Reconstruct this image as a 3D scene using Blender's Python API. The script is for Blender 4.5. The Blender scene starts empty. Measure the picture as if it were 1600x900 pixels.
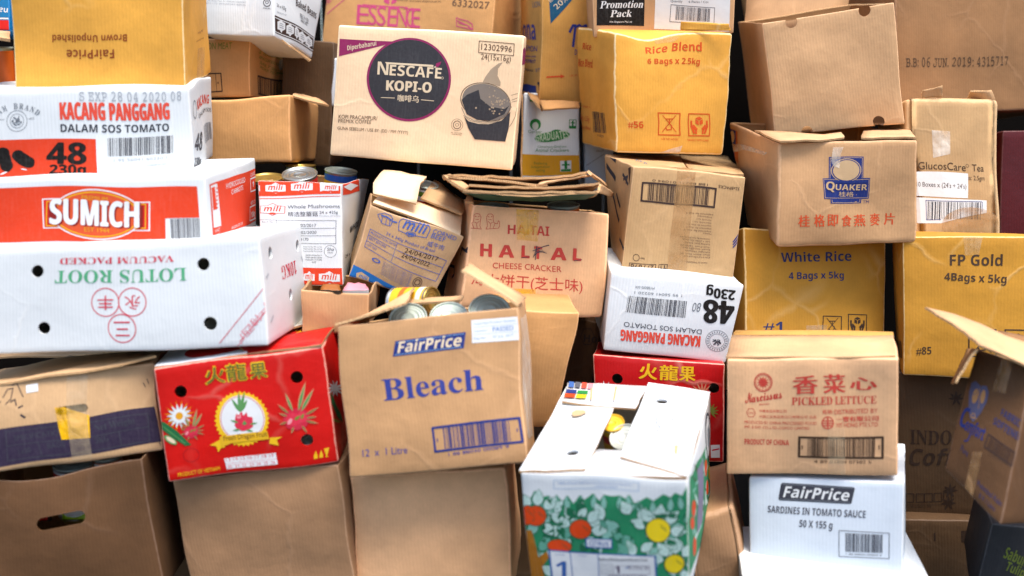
import bpy, bmesh, math, random
import numpy as np
from mathutils import Vector
from mathutils.geometry import tessellate_polygon

# ------------------------------------------------------------------ scene, camera, sky, sun
scene = bpy.context.scene
COL = scene.collection
R = math.radians
cam = bpy.data.cameras.new("camera")
cam.sensor_width = 36.0
cam.lens = 1650 / 1600 * 36
cam.clip_start, cam.clip_end = 0.05, 2000
cam.dof.use_dof = True
cam.dof.focus_distance = 2.36
cam.dof.aperture_fstop = 1.6
camo = bpy.data.objects.new("camera", cam)
camo.rotation_euler = (R(80), 0, 0)
COL.objects.link(camo)
scene.camera = camo

SUN_EL, SUN_AZ = 69, 148          # azimuth from +Y (into the pile) clockwise: the sun stands high on the right
w = bpy.data.worlds.new("World")
scene.world = w
w.use_nodes = True
nt = w.node_tree
bg = nt.nodes["Background"]
sky = nt.nodes.new("ShaderNodeTexSky")
sky.sky_type = 'NISHITA'
sky.sun_disc = False
sky.sun_elevation, sky.sun_rotation = R(SUN_EL), R(SUN_AZ)
sky.air_density, sky.dust_density, sky.ozone_density = 1.0, 3.0, 1.0
nt.links.new(sky.outputs[0], bg.inputs[0])
bg.inputs[1].default_value = 0.15
sl = bpy.data.lights.new("sun", 'SUN')
sl.energy = 2.0
sl.angle = R(24)
sl.color = (1.0, 0.93, 0.83)
so = bpy.data.objects.new("sun", sl)
d = Vector((math.sin(R(SUN_AZ)) * math.cos(R(SUN_EL)), math.cos(R(SUN_AZ)) * math.cos(R(SUN_EL)), math.sin(R(SUN_EL))))
so.rotation_euler = d.to_track_quat('Z', 'Y').to_euler()
so.location = d * 5
COL.objects.link(so)
vs = scene.view_settings
vs.view_transform, vs.look, vs.gamma, vs.exposure = 'Standard', 'None', 1.0, 1.13
scene.render.engine = 'CYCLES'
scene.cycles.max_bounces = 6
scene.cycles.use_denoising = True

# ------------------------------------------------------------------ colours and measurements (metres; print in 1/10000 of its face)
BOARDS = [('kraft', '#c3996e', {}), ('kraft_cream', '#f2d3ac', {'stain': 0.08}), ('kraft_pale', '#d2a87c', {}), ('kraft_pink', '#c89d72', {}), ('kraft_orange', '#cc9860', {}), ('kraft_red', '#e4b182', {}), ('kraft_gold', '#cf9b50', {}), ('kraft_brown', '#5f4229', {}), ('kraft_front', '#b98f64', {}), ('kraft_peach', '#dfb084', {}), ('kraft_shade', '#57402a', {}), ('kraft_grey', '#bd9a72', {}), ('kraft_dark', '#936c47', {}), ('kraft_mid', '#a07a58', {}), ('kraft_tea', '#bd996c', {}), ('kraft_inner', '#a67b4e', {'crease': 0.2}), ('yellow_board', '#e4a645', {'wear_col': '#efd29a', 'stain': 0.17, 'wear': 1.1, 'scuff': 0.15, 'crease': 0.9}), ('yellow_deep', '#c58d30', {'wear_col': '#e6c488', 'stain': 0.17, 'wear': 1.1, 'scuff': 0.15, 'crease': 0.9}), ('white_board', '#d4d9db', {'rough': 0.5, 'fleck': 0.015, 'stain': 0.045, 'flute': 1.0, 'lump': 0.45, 'crease': 0.5, 'wear_col': '#f2eee6', 'wear': 0.5, 'scuff': 0.1}), ('white_inner', '#d0cabc', {'rough': 0.7, 'fleck': 0.02, 'stain': 0.06, 'crease': 0.3}), ('blue_white', '#ccd6e0', {'rough': 0.5, 'fleck': 0.015, 'stain': 0.04, 'flute': 0.7, 'lump': 0.45, 'crease': 0.5, 'wear_col': '#eeeeee', 'wear': 0.5}), ('red_board', '#c00f08', {'rough': 0.5, 'fleck': 0.02, 'stain': 0.14, 'flute': 0.3, 'crease': 0.35, 'wear_col': '#e9b8a4', 'wear': 0.7, 'coat': 0.05}), ('red_deep', '#b50f12', {'rough': 0.38, 'fleck': 0.02, 'stain': 0.14, 'flute': 0.6, 'crease': 0.9, 'wear_col': '#e9b8a4', 'wear': 0.7, 'coat': 0.1}), ('red_dark', '#4a0609', {'rough': 0.4, 'stain': 0.15}), ('blue_board', '#1478b4', {'rough': 0.4, 'stain': 0.1}), ('grey_board', '#333335', {'rough': 0.6, 'stain': 0.1}), ('green_board', '#0d4a3c', {'rough': 0.5, 'stain': 0.2, 'fleck': 0.03})]  # darkest browns among the krafts have the shade of covered boxes in their colour
INKS = {'rust': '#9a4a1c', 'ltgrey': '#b4bac2', 'coral': '#f0543f', 'ink': '#3d3f4a', 'black': '#15110f', 'redorange': '#ea4420', 'redorange2': '#e1571c', 'orangered': '#e0562a', 'grey': '#7d858e', 'white': '#eef1f2', 'ochre': '#eba81f', 'red': '#e2231a', 'darkred': '#8e1712', 'crimson': '#df2f4a', 'green': '#58b483', 'pink': '#f29aa4', 'purple': '#322740', 'ink2': '#2a2a3a', 'yellow': '#f8c51c', 'yellow2': '#e8b51e', 'gold': '#f6c51a', 'brown': '#6a4212', 'leafgreen': '#5c9a58', 'olive': '#6a6f2a', 'olivegreen': '#7c8a34', 'darkgreen': '#1d6b3c', 'palepetal': '#dbe6ee', 'rasp': '#cf2340', 'peach': '#d88d6a', 'cream': '#f1dcba', 'darkrim': '#b3161c', 'navy': '#22357e', 'navy2': '#333f92', 'ltblue': '#8db4dc', 'blue': '#3f86cf', 'plum': '#9c2a63', 'charcoal': '#3b3b40', 'brownink': '#6c5140', 'brownblk': '#43302a', 'brownink2': '#5f4a3c', 'steam': '#b9a48a', 'cupfoam': '#8b8177', 'pinkink': '#d64d7e', 'bluegreen': '#175a80', 'cgreen': '#238a3f', 'paleg': '#e0e8dc', 'palegreen': '#cfe6c8', 'redink': '#d3463a', 'bandblue': '#1f73c2', 'blueink': '#4a66b4', 'kraftpale': '#d5b48a', 'kraft2': '#b98a58', 'dkgrey': '#5b5d66', 'kraftgrey': '#b39d84', 'dkbrown': '#4b3626', 'navyink': '#333b6b', 'rust2': '#c96a2a', 'blue2': '#3b67ae', 'plumink': '#5c4a68', 'citgreen': '#2a9062', 'paleleaf': '#d4efe8', 'midleaf': '#9ad2c2', 'dkleaf': '#3a5a35', 'dkgreen2': '#1b6a48', 'midleaf2': '#6fb59f', 'orange': '#ea4a12', 'lemon': '#f6d81c', 'bark': '#b0701c', 'darkbark': '#6b3d10', 'plumgrey': '#8b86a0', 'navyfade': '#5a5a78', 'darkink': '#3c2a1e', 'blue3': '#1d7fb8'}
TAPES = [('tape', '#d8c3a0', 0.3), ('paletape', '#e8ddcc', 0.62), ('yellowtape', '#e8b01c', 0.62), ('yellowpatch', '#e6b012', 1.0), ('kafttape', '#b98f5f', 0.5)]
PLAINS = [('asphalt', '#1d1c1b', 0.9, 0), ('gap_black', '#0f0c0a', 0.9, 0), ('tin', '#b9bcb6', 0.28, 0.9), ('tin_lid', '#aab5aa', 0.42, 0.35), ('gold_lid', '#b59a52', 0.35, 0.8), ('pale_lid', '#d5d6c8', 0.4, 0.4), ('paper_white', '#dfe0dc', 0.5, 0), ('paper_yellow', '#e6b21e', 0.45, 0), ('paper_brown', '#93571f', 0.5, 0), ('paper_orange', '#e0661a', 0.45, 0), ('paper_red', '#c9261c', 0.45, 0), ('paper_blue', '#1d57ae', 0.4, 0), ('paper_green', '#6e8f22', 0.5, 0), ('paper_lime', '#9cc51e', 0.5, 0), ('paper_pink', '#d98a98', 0.5, 0), ('paper_dark', '#3a2c24', 0.5, 0)]  # the near-black board tone stands in for unlit depth behind the pile
GROUND_Z = -1.216
CARTONS = [
('brown_rice', 'rice_carton', 'yellow carton with upside-down brown lettering on top of the left stack', 'box', 'yellow rice cartons', 'yellow_board', 'kraft_inner',
  [-0.9801, 2.118, 0.0262, -0.6559, 2.16, 0.0305, -1.0219, 2.437, 0.0579, -0.694, 2.4805, 0.0668, -0.9641, 2.0964, 0.2639, -0.6438, 2.1378, 0.2692, -1.0059, 2.4154, 0.2957, -0.6888, 2.4565, 0.2955],
  1, (0.002, 0.004, 0.002), 0.0018, 0.004, [], False, [],
  [('front', 'lettering', [('t','rust',1,'Brown Unpolished','bold',[6645,4326,2354,4279,6636,3779]),
    ('t','rust',1,'FairPrice','bold',[5864,3169,3148,3095,5857,2446])]),
   ('right', 'lettering', [('t','rust',1,'Brown Unpolished','sans',[7309,3518,4062,3454,7273,3363]),
    ('t','rust',1,'FairPrice','sans',[7014,4278,4726,4200,6962,4047])]),
   ('right', 'tape', [('p','tape',0,[4611,2704,7574,2630,6831,120,4124,68])])]),
('beans_front', 'bean_carton', 'white carton with red 48 panel and black beans, right way up under the yellow carton', 'box', 'white bean cartons', 'white_board', 'kraft_inner',
  [-1.0797, 2.0415, -0.147, -0.6325, 2.1112, -0.1443, -1.132, 2.3763, -0.123, -0.6877, 2.4453, -0.1246, -1.0598, 2.0327, 0.0192, -0.6323, 2.0988, 0.0296, -1.1121, 2.3675, 0.0431, -0.6816, 2.435, 0.0585],
  2, (0.002, 0.003, 0.002), 0.0018, 0.004, [], False, [],
  [('front', 'lettering', [('t','ltgrey',1,'S EXP 28 04 2020 08','mono',[5295,8673,9627,8629,5304,9623]),
    ('t','coral',1,'KACANG PANGGANG','bold',[4459,6614,9056,6545,4473,8480]),
    ('t','coral',1.08,'KACANG PANGGANG','bold',[4481,6614,9079,6544,4496,8480]),
    ('t','coral',1.16,'KACANG PANGGANG','bold',[4437,6614,9033,6545,4451,8480]),
    ('t','coral',1.24,'KACANG PANGGANG','bold',[4459,6648,9057,6578,4474,8513]),
    ('t','coral',1.32,'KACANG PANGGANG','bold',[4459,6580,9055,6511,4473,8446]),
    ('t','ink',1,'DALAM SOS TOMATO','bold',[4433,5218,9003,5183,4438,6086]),
    ('t','ltgrey',1,'1 95 56041 60220 1','sans',[6618,1860,8869,1928,6620,2177]),
    ('t','ltgrey',1,'MYBB00000 004','sans',[7975,1164,8852,1223,7977,1383]),
    ('t','black',2,'48','bold',[3835,1646,5457,1620,3852,4036]),
    ('t','black',2.08,'48','bold',[3863,1646,5485,1620,3879,4036]),
    ('t','black',2.16,'48','bold',[3808,1647,5429,1621,3824,4037]),
    ('t','black',2.24,'48','bold',[3836,1689,5457,1663,3852,4079]),
    ('t','black',2.32,'48','bold',[3835,1603,5456,1577,3851,3993]),
    ('t','black',2,'230g','bold',[3945,438,5439,444,3950,1518]),
    ('t','black',2.08,'230g','bold',[3957,438,5452,444,3962,1518]),
    ('t','black',2.16,'230g','bold',[3933,437,5427,444,3938,1518]),
    ('t','black',2.24,'230g','bold',[3945,457,5440,464,3950,1538]),
    ('t','black',2.32,'230g','bold',[3945,418,5439,425,3950,1499]),
    ('t','grey',1,'A','serif',[1584,6548,1699,6911,1405,6977]),
    ('t','grey',1,'Y','serif',[1731,6997,1866,7302,1580,7501]),
    ('t','grey',1,'A','serif',[1904,7372,2057,7609,1786,7936]),
    ('t','grey',1,'M','serif',[2098,7661,2264,7825,2016,8270]),
    ('t','grey',1,'B','serif',[2527,7956,2704,7962,2524,8602]),
    ('t','grey',1,'R','serif',[2750,7953,2925,7880,2787,8591]),
    ('t','grey',1,'A','serif',[2969,7850,3137,7699,3046,8463]),
    ('t','grey',1,'N','serif',[3179,7650,3336,7424,3293,8220]),
    ('t','grey',1,'D','serif',[3374,7357,3514,7064,3522,7870]),
    ('t','grey',1,'Since','sans',[1859,6752,2122,6738,1860,6969]),
    ('t','grey',1,'1892','sans',[3145,6683,3375,6719,3141,6899])]),
   ('front', 'barcode', [('b','ink',1,[6380,4590,9145,4648,9121,2572,6388,2504],3,44)]),
   ('front', 'printed_band', [('p','redorange',0,[-43,4549,5876,4470,5918,-69,-43,-48])]),
   ('front', 'emblem', [('e','black',2,[2130,2242,2256,811,1878,2063],0,28),
    ('e','black',3,[2067,3052,2328,3039,2064,2406],0,28),
    ('e','black',3,[2193,1576,2454,1564,2189,898],0,28),
    ('e','black',2,[2878,2206,3296,1412,2736,1616],0,28),
    ('e','black',3,[2670,2700,2923,2688,2665,2076],0,28),
    ('e','black',3,[3088,1858,3341,1846,3082,1203],0,28),
    ('e','black',2,[1334,2402,1239,954,1079,2543],0,28),
    ('e','black',3,[1382,3221,1642,3209,1379,2575],0,28),
    ('e','black',3,[1286,1728,1545,1716,1284,1049],0,28),
    ('e','white',4,[2904,1051,3031,969,2898,979],0,28),
    ('e','white',4,[2060,696,2208,841,2072,603],0,28),
    ('e','grey',0,[2650,6613,3082,6590,2640,5407],0.95,28),
    ('e','grey',0,[2650,6613,2941,6598,2643,5793],0.94,28),
    ('e','grey',1,[2576,6897,2534,6949,2588,6968],0,28),
    ('e','grey',1,[2668,6725,2655,6790,2696,6768],0,28),
    ('e','grey',1,[2688,6784,2706,6994,2714,6768],0,28),
    ('e','grey',1,[2742,6782,2717,6931,2760,6805],0,28),
    ('e','grey',1,[2527,6338,2547,6200,2498,6307],0,28),
    ('e','grey',1,[2621,6648,2612,6468,2594,6659],0,28),
    ('e','grey',1,[2648,6599,2680,6423,2625,6567],0,28),
    ('e','grey',1,[2715,6224,2778,6251,2720,6133],0,28),
    ('e','grey',1,[2543,6983,2494,6997,2547,7076],0,28),
    ('e','grey',1,[2628,6588,2655,6534,2615,6540],0,28),
    ('e','grey',1,[2609,6429,2667,6393,2604,6367],0,28),
    ('e','grey',1,[2728,6567,2767,6629,2742,6501],0,28),
    ('e','grey',1,[2475,6596,2453,6435,2443,6627],0,28),
    ('e','grey',1,[2823,6434,2849,6588,2842,6411],0,28),
    ('e','grey',1,[2576,6189,2645,6115,2566,6119],0,28),
    ('e','grey',1,[2695,6748,2669,6927,2721,6776],0,28),
    ('e','grey',1,[2636,6593,2638,6397,2601,6590],0,28),
    ('e','grey',1,[2791,6465,2837,6425,2785,6412],0,28),
    ('e','grey',1,[2734,7012,2736,7210,2752,7010],0,28),
    ('e','grey',1,[2656,6594,2719,6559,2651,6531],0,28),
    ('e','grey',1,[2462,6581,2473,6439,2427,6560],0,28),
    ('e','grey',1,[2649,6747,2616,6878,2664,6775],0,28)]),
   ('right', 'lettering', [('t','coral',1,'KACANG','bold',[2620,7043,8525,6789,2870,8126]),
    ('t','ink',1,'DALAM SOS','sans',[2858,6025,9282,5795,2968,6497]),
    ('t','ink',1,'48','bold',[350,2602,3082,2368,1074,4591]),
    ('t','ink',1,'230g','bold',[238,823,2641,614,510,1787]),
    ('e','grey',0,[1489,7324,2193,7210,1223,6259],0.85,28)]),
   ('right', 'barcode', [('b','grey',1,[4871,4680,8854,4562,9229,2402,5052,2549],3,26)])]),
('carrots', 'vegetable_tray', 'white tray with a red-orange panel and a handle hole, stacked on the lotus root box', 'box', 'cardboard boxes in the pile', 'white_board', 'white_inner',
  [-1.0581, 2.0121, -0.2798, -0.5795, 1.9798, -0.268, -1.0367, 2.3325, -0.2734, -0.5575, 2.2991, -0.2703, -1.0442, 2.0085, -0.1458, -0.5757, 1.977, -0.1376, -1.0227, 2.3289, -0.1394, -0.5539, 2.299, -0.1199],
  3, (0.002, 0.003, 0.002), 0.0018, 0.004, [], False, [('right', 0.5951, 0.4356, 0.018, 0.014)],
  [('front', 'printed_band', [('p','redorange',0,[-655,8902,9663,8654,9744,4186,8381,4189,8396,536,-651,1135])]),
   ('front', 'emblem', [('p','white',1,[3323,7078,3771,7056,3773,7794,3771,7056,7803,6589,7778,2451,7300,2477,3371,2687]),
    ('p','red',2,[3381,6907,7745,6423,7722,2625,3420,2854]),
    ('e','white',3,[5582,4741,7485,4643,5567,1070],0,40),
    ('e','red',4,[5582,4741,7428,4646,5568,1275],0,40),
    ('e','ochre',5,[5582,4741,7389,4648,5568,1412],0,40),
    ('e','orangered',6,[5582,4741,7313,4652,5569,1650],0,40),
    ('s','ochre',7,23.1,[3536,6631,3993,6609]),
    ('s','ochre',7,23.1,[3536,6631,3507,3087,3934,3065]),
    ('s','ochre',7,23.1,[7178,6283,7629,6260,7609,2870,7207,2891]),
    ('p','darkred',7,[3613,6291,3943,6275,3935,3336,3605,3353]),
    ('p','darkred',7,[7301,5939,7531,5927,7514,3045,7285,3057])]),
   ('front', 'lettering', [('t','darkred',8,'SUMICH','bold',[3760,3142,7436,2811,3781,6787]),
    ('t','white',9,'SUMICH','bold',[3663,3350,7342,3054,3681,6926]),
    ('t','white',9.08,'SUMICH','bold',[3696,3348,7374,3052,3714,6924]),
    ('t','white',9.16,'SUMICH','bold',[3630,3353,7310,3057,3648,6929]),
    ('t','white',9.24,'SUMICH','bold',[3664,3415,7342,3119,3682,6990]),
    ('t','white',9.32,'SUMICH','bold',[3663,3286,7341,2989,3681,6862]),
    ('t','ochre',8,'PREMIUM','sans',[4963,6864,6073,6742,4968,7468]),
    ('t','ochre',8,'EST 1944','sans',[5052,2258,6129,2200,5054,2870])]),
   ('front', 'barcode', [('b','ink',1,[8572,4077,9753,4117,9768,1111,8609,1107],5,40)]),
   ('right', 'printed_band', [('p','redorange',0,[711,8735,9844,8552,9795,1095,1128,438])]),
   ('right', 'lettering', [('t','white',1,'HYDROCOOLED','sans',[3649,7248,7477,7218,3672,7973]),
    ('t','white',1,'CARROTS','sans',[4552,6175,6955,6242,4572,6836]),
    ('t','white',1,'CLASS','sans',[8654,7636,9656,7666,8669,8138]),
    ('t','white',1,'NET WT','sans',[8576,3567,9661,3576,8591,4073]),
    ('t','white',1,'1','bold',[9045,6038,9366,6028,9068,6832]),
    ('t','white',1,'10kg','bold',[8643,1748,9568,1755,8667,2577]),
    ('s','white',1,26.5,[8646,7332,9809,7325]),
    ('s','white',1,26.5,[8646,7332,8631,5469,9796,5460]),
    ('s','white',1,26.5,[8372,3321,9695,3340]),
    ('s','white',1,26.5,[8372,3321,8317,1423,9721,1382]),
    ('p','white',1,[906,8477,2023,8479,2484,2196,1252,2359]),
    ('p','redorange',2,[1007,8182,1594,8180,1781,4886,1219,4879]),
    ('p','redorange',2,[1798,8014,2116,7815,1865,7596]),
    ('p','redorange',2,[1780,7461,2098,7262,1848,7042]),
    ('p','redorange',2,[1763,6907,2081,6708,1831,6488]),
    ('p','redorange',2,[1746,6353,2064,6153,1814,5933]),
    ('p','redorange',2,[1729,5797,2047,5597,1796,5377]),
    ('p','redorange',2,[1711,5241,2029,5041,1779,4820]),
    ('t','white',1,'PRODUCE OF','sans',[4448,968,6639,1223,4460,1370]),
    ('t','white',1,'VIC','sans',[1388,1576,2251,1590,1400,1977]),
    ('t','white',1,'3175','sans',[1413,826,2228,854,1425,1228])])]),
('lotus', 'vegetable_box', 'long white upside-down lotus root box with round air holes and red circles', 'box', 'cardboard boxes in the pile', 'white_board', 'white_inner',
  [-1.0182, 1.902, -0.4628, -0.4449, 1.8838, -0.4403, -1.0074, 2.2228, -0.4777, -0.4364, 2.2042, -0.4565, -1.0052, 1.9105, -0.2716, -0.4541, 1.8933, -0.2423, -0.9944, 2.2312, -0.2865, -0.441, 2.215, -0.2523],
  4, (0.002, 0.003, 0.002), 0.0018, 0.004, [], False, [('front', 0.8105, 0.7837, 0.0115, 0.0115), ('front', 0.2554, 0.7824, 0.0115, 0.0115), ('front', 0.2769, 0.2344, 0.0115, 0.0115), ('front', 0.8172, 0.2337, 0.0125, 0.0125), ('right', 0.2004, 0.8245, 0.012, 0.012), ('right', 0.8347, 0.8011, 0.012, 0.012), ('right', 0.568, 0.3556, 0.012, 0.012)],
  [('front', 'lettering', [('t','crimson',1,'VACUUM PACKED','serif',[7143,8854,3319,8966,7139,8266]),
    ('t','green',1,'LOTUS ROOT','serif',[7538,7626,3159,7786,7527,6449]),
    ('e','crimson',0,[5703,4657,6166,4605,5682,3282],0.93,28),
    ('t','crimson',1,'永','sans',[5976,5290,5450,5307,5968,3919]),
    ('e','crimson',0,[4822,4691,5286,4638,4804,3310],0.93,28),
    ('t','crimson',1,'丰','sans',[5094,5326,4567,5343,5089,3949]),
    ('e','crimson',0,[5312,2184,5772,2137,5292,797],0.93,28),
    ('t','crimson',1,'三','sans',[5583,2825,5060,2836,5576,1442]),
    ('s','crimson',1,13.1,[8418,435,9996,5351]),
    ('s','crimson',1,13.1,[9079,483,9983,3157]),
    ('t','pink',1,'广','sans',[9129,1294,8836,484,9313,731]),
    ('t','pink',1,'西','sans',[9418,2209,9124,1404,9602,1648]),
    ('t','pink',1,'特','sans',[9707,3098,9412,2298,9891,2538]),
    ('t','pink',1,'产','sans',[9961,4052,9665,3256,10145,3493])]),
   ('right', 'lettering', [('t','crimson',1,'10KG','serif',[7565,6641,3855,6569,7600,5385]),
    ('s','ltgrey',1,39.1,[9231,3593,9630,2266]),
    ('s','ltgrey',1,39.1,[8678,1651,9042,947]),
    ('s','ltgrey',1,39.1,[636,6148,1114,6421]),
    ('s','ltgrey',1,39.1,[787,2014,1313,2442]),
    ('s','ltgrey',1,29.3,[9100,6803,9469,6226])])]),
('band', 'cardboard_box', 'brown box with a dark purple printed band and a torn yellow tape patch', 'box', 'cardboard boxes in the pile', 'kraft_grey', 'kraft_inner',
  [-0.9981, 1.8271, -0.6663, -0.6564, 1.9076, -0.6476, -1.0686, 2.1368, -0.7115, -0.7269, 2.2173, -0.6928, -0.996, 1.8504, -0.5097, -0.6694, 1.9299, -0.4745, -1.0664, 2.1602, -0.5549, -0.7403, 2.2386, -0.5261],
  5, (0.002, 0.008, 0.003), 0.004, 0.006, [], False, [('front', 0.5688, 0.6197, 0.028, -0.008)],
  [('front', 'printed_band', [('p','purple',0,[-103,4819,9878,5203,10119,1029,-101,467])]),
   ('front', 'lettering', [('s','ink',1,14.5,[2302,4497,9478,4438,9348,1234,2268,1136,2302,4497]),
    ('s','ink',1,14.5,[2285,2848,9414,2863]),
    ('s','ink',1,14.5,[3856,2812,3936,1209]),
    ('s','ink',1,14.5,[7914,2919,7967,1242]),
    ('t','ink',1,'SPECIFICATION','sans',[2689,3339,5217,3444,2657,3954]),
    ('t','ink',1,'Net Weight','serif',[6746,3426,8767,3453,6722,4143]),
    ('t','ink',1,'1x20','sans',[2842,1705,3439,1777,2803,2318]),
    ('t','ink',1,'BAGS','sans',[4311,2013,5186,2067,4281,2620]),
    ('t','ink',1,'5KG','serif',[6704,2003,7390,2053,6676,2660]),
    ('s','ink2',1,14.5,[2178,8299,2390,9145,2664,9207,2582,8014,2305,7493]),
    ('s','ink2',1,14.5,[2599,9533,2847,9693,3195,8119]),
    ('s','ink2',1,19.3,[2578,7710,2784,7948,2871,7250]),
    ('s','ink2',1,33.8,[3100,6172,3298,5867]),
    ('s','ink2',1,24.2,[2975,6973,3181,7151]),
    ('s','ink2',1,14.5,[1902,7625,2066,7877]),
    ('s','ink2',1,14.5,[9398,7981,9493,7513]),
    ('s','ink2',1,14.5,[9586,8365,9678,7839]),
    ('s','ink2',1,14.5,[9816,1107,9880,649]),
    ('s','ink2',1,14.5,[9522,4128,9706,3489])]),
   ('front', 'sticker', [('p','white',1,[3309,9357,3915,9460,3955,8570,3351,8494])]),
   ('front', 'tape', [('p','yellowpatch',2,[4810,6639,5290,6612,6565,5270,6493,2750,5042,2892]),
    ('p','tape',3,[5435,9807,6486,9767,6427,372,5416,345])])]),
('handhole', 'cardboard_box', 'open dark brown box with an oval hand hole at the lower left', 'box', 'cardboard boxes in the pile', 'kraft_brown', 'kraft_inner',
  [-1.0092, 1.8369, -0.9303, -0.6551, 1.8771, -0.9244, -1.045, 2.1548, -0.9402, -0.6909, 2.1949, -0.9344, -1.0078, 1.8452, -0.6704, -0.6842, 1.8823, -0.6514, -1.0437, 2.163, -0.6804, -0.7201, 2.2001, -0.6614],
  6, (0.002, 0.006, 0.002), 0.004, 0.004, [(0.42, 0, 1.0, 0.12, 0, 0, -0.026)], True, [('front', 0.5201, 0.6591, 0.044, -0.0125)],
  []),
('dragon', 'fruit_box', 'glossy red dragon fruit box beside the bleach box, with a yellow scalloped badge', 'box', 'red dragon fruit boxes', 'red_board', 'white_inner',
  [-0.6329, 1.8705, -0.6959, -0.3222, 1.8826, -0.6615, -0.6435, 2.1702, -0.7055, -0.3328, 2.1823, -0.6712, -0.6555, 1.8767, -0.4795, -0.3486, 1.8888, -0.4415, -0.6661, 2.1763, -0.4891, -0.3592, 2.1884, -0.4512],
  7, (0.002, 0.004, 0.002), 0.0018, 0.004, [], False, [('front', 0.1384, 0.7691, 0.0115, 0.0115), ('front', 0.8283, 0.7802, 0.0115, 0.0115), ('front', 0.8399, 0.2297, 0.0115, 0.0115)],
  [('front', 'emblem', [('p','yellow',0,[6255,4446,6352,4215,6192,4064,6259,3811,6084,3701,6119,3433,5935,3369,5938,3094,5750,3077,5720,2804,5533,2835,5472,2572,5293,2650,5201,2405,5035,2528,4916,2308,4768,2472,4625,2285,4500,2485,4338,2336,4239,2566,4063,2460,3994,2713,3809,2653,3771,2922,3583,2909,3577,3185,3392,3221,3419,3495,3241,3578,3300,3842,3136,3969,3226,4216,3080,4383,3197,4604,3074,4807,3214,4996,3118,5228,3278,5379,3212,5632,3386,5741,3351,6008,3535,6071,3533,6345,3720,6361,3751,6631,3936,6600,3998,6860,4177,6781,4268,7023,4434,6900,4552,7116,4700,6953,4842,7137,4967,6938,5128,7084,5227,6857,5403,6960,5473,6710,5657,6769,5695,6504,5883,6515,5889,6243,6075,6207,6048,5936,6226,5854,6167,5593,6331,5467,6243,5222,6389,5056,6272,4836,6395,4635]),
    ('e','white',1,[4764,4771,6111,4528,4558,2793],0,28),
    ('e','crimson',2,[4764,4771,6061,4537,4565,2867],0.975,28),
    ('l','leafgreen',2,[4697,5340,4775,7078,4911,5329],None),
    ('l','leafgreen',2,[4697,5340,5143,7069,4898,5238],None),
    ('l','leafgreen',2,[4697,5340,4279,6555,4889,5486],None),
    ('l','leafgreen',2,[4697,5340,5249,6363,4864,5152],None),
    ('p','crimson',3,[4328,4850,4435,5258,4569,5085,4769,5420,4855,5033,5075,5309,5099,4933,5382,4845,5346,4015,5039,3753,4675,3669,4357,3913,4249,4212]),
    ('l','leafgreen',3,[4477,4451,4015,4727,4528,4621],None),
    ('l','leafgreen',3,[5153,4236,5655,4338,5167,4053],None),
    ('l','leafgreen',4,[4540,3843,4099,3809,4538,4027],None),
    ('l','leafgreen',4,[4914,3776,5333,3587,4874,3599],None),
    ('p','leafgreen',4,[4717,4314,4876,4621,4995,4301,4832,4200]),
    ('p','pink',4,[4429,5203,4556,4957,4750,5238,4640,4793,4453,4827]),
    ('p','yellow',3,[2646,2723,3323,3127,3524,2378,3266,2349,3080,2025,3010,2564]),
    ('p','yellow',3,[6286,2915,7008,2879,6678,2640,6753,2141,6194,2389]),
    ('p','yellow2',4,[3283,3359,3986,3401,4755,3468,6162,3552,6236,2793,4807,2749,3909,2666,3274,2423])]),
   ('front', 'lettering', [('t','brown',5,'Fresh Dragon Fruit','sans',[3507,2944,6137,3072,3506,3388]),
    ('t','yellow',1,'PRODUCT OF VIETNAM','sans',[597,369,2991,438,601,726]),
    ('p','yellow',1,[8621,615,8652,909,8806,1293,8864,872,8838,614]),
    ('p','yellow',1,[8942,633,8968,891,9112,1295,9169,856,9146,635]),
    ('p','yellow',1,[9271,1361,9580,1381,9459,954,9383,706,9476,615,9272,613,9337,752,9309,981])]),
   ('front', 'title', [('t','gold',0.8,'火','sans',[2822,7998,4026,7996,2850,9417]),
    ('t','gold',1.2,'火','sans',[2897,7984,4101,7983,2924,9404]),
    ('t','gold',0.8,'火','sans',[2865,8045,4069,8044,2893,9464]),
    ('t','gold',1.2,'火','sans',[2854,7936,4058,7935,2881,9356]),
    ('t','olive',3,'火','sans',[2903,8038,4032,8050,2921,9349]),
    ('t','olive',3.2,'火','sans',[2926,8015,4055,8028,2943,9326]),
    ('t','gold',0.8,'龍','sans',[4092,8021,5367,8080,4086,9492]),
    ('t','gold',1.2,'龍','sans',[4167,8007,5441,8067,4161,9478]),
    ('t','gold',0.8,'龍','sans',[4135,8068,5410,8128,4129,9539]),
    ('t','gold',1.2,'龍','sans',[4124,7960,5398,8019,4118,9431]),
    ('t','olive',3,'龍','sans',[4172,8061,5372,8134,4158,9422]),
    ('t','olive',3.2,'龍','sans',[4195,8039,5395,8112,4181,9400]),
    ('t','gold',0.8,'果','sans',[5545,8084,6588,8113,5551,9425]),
    ('t','gold',1.2,'果','sans',[5619,8071,6663,8099,5625,9411]),
    ('t','gold',0.8,'果','sans',[5588,8131,6631,8160,5594,9472]),
    ('t','gold',1.2,'果','sans',[5576,8023,6620,8052,5582,9364]),
    ('t','olive',3,'果','sans',[5625,8125,6594,8167,5621,9356]),
    ('t','olive',3.2,'果','sans',[5648,8102,6617,8144,5644,9334])]),
   ('front', 'calendar', [('p','white',1,[3348,1431,6489,1551,6486,538,3398,441]),
    ('t','crimson',2,'13','sans',[3444,1132,3700,1143,3445,1430]),
    ('t','crimson',2,'14','sans',[3884,1146,4140,1157,3885,1444]),
    ('t','crimson',2,'15','sans',[4324,1160,4580,1172,4325,1458]),
    ('t','crimson',2,'16','sans',[4764,1175,5020,1186,4765,1472]),
    ('t','crimson',2,'17','sans',[5204,1189,5460,1200,5205,1486]),
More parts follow.
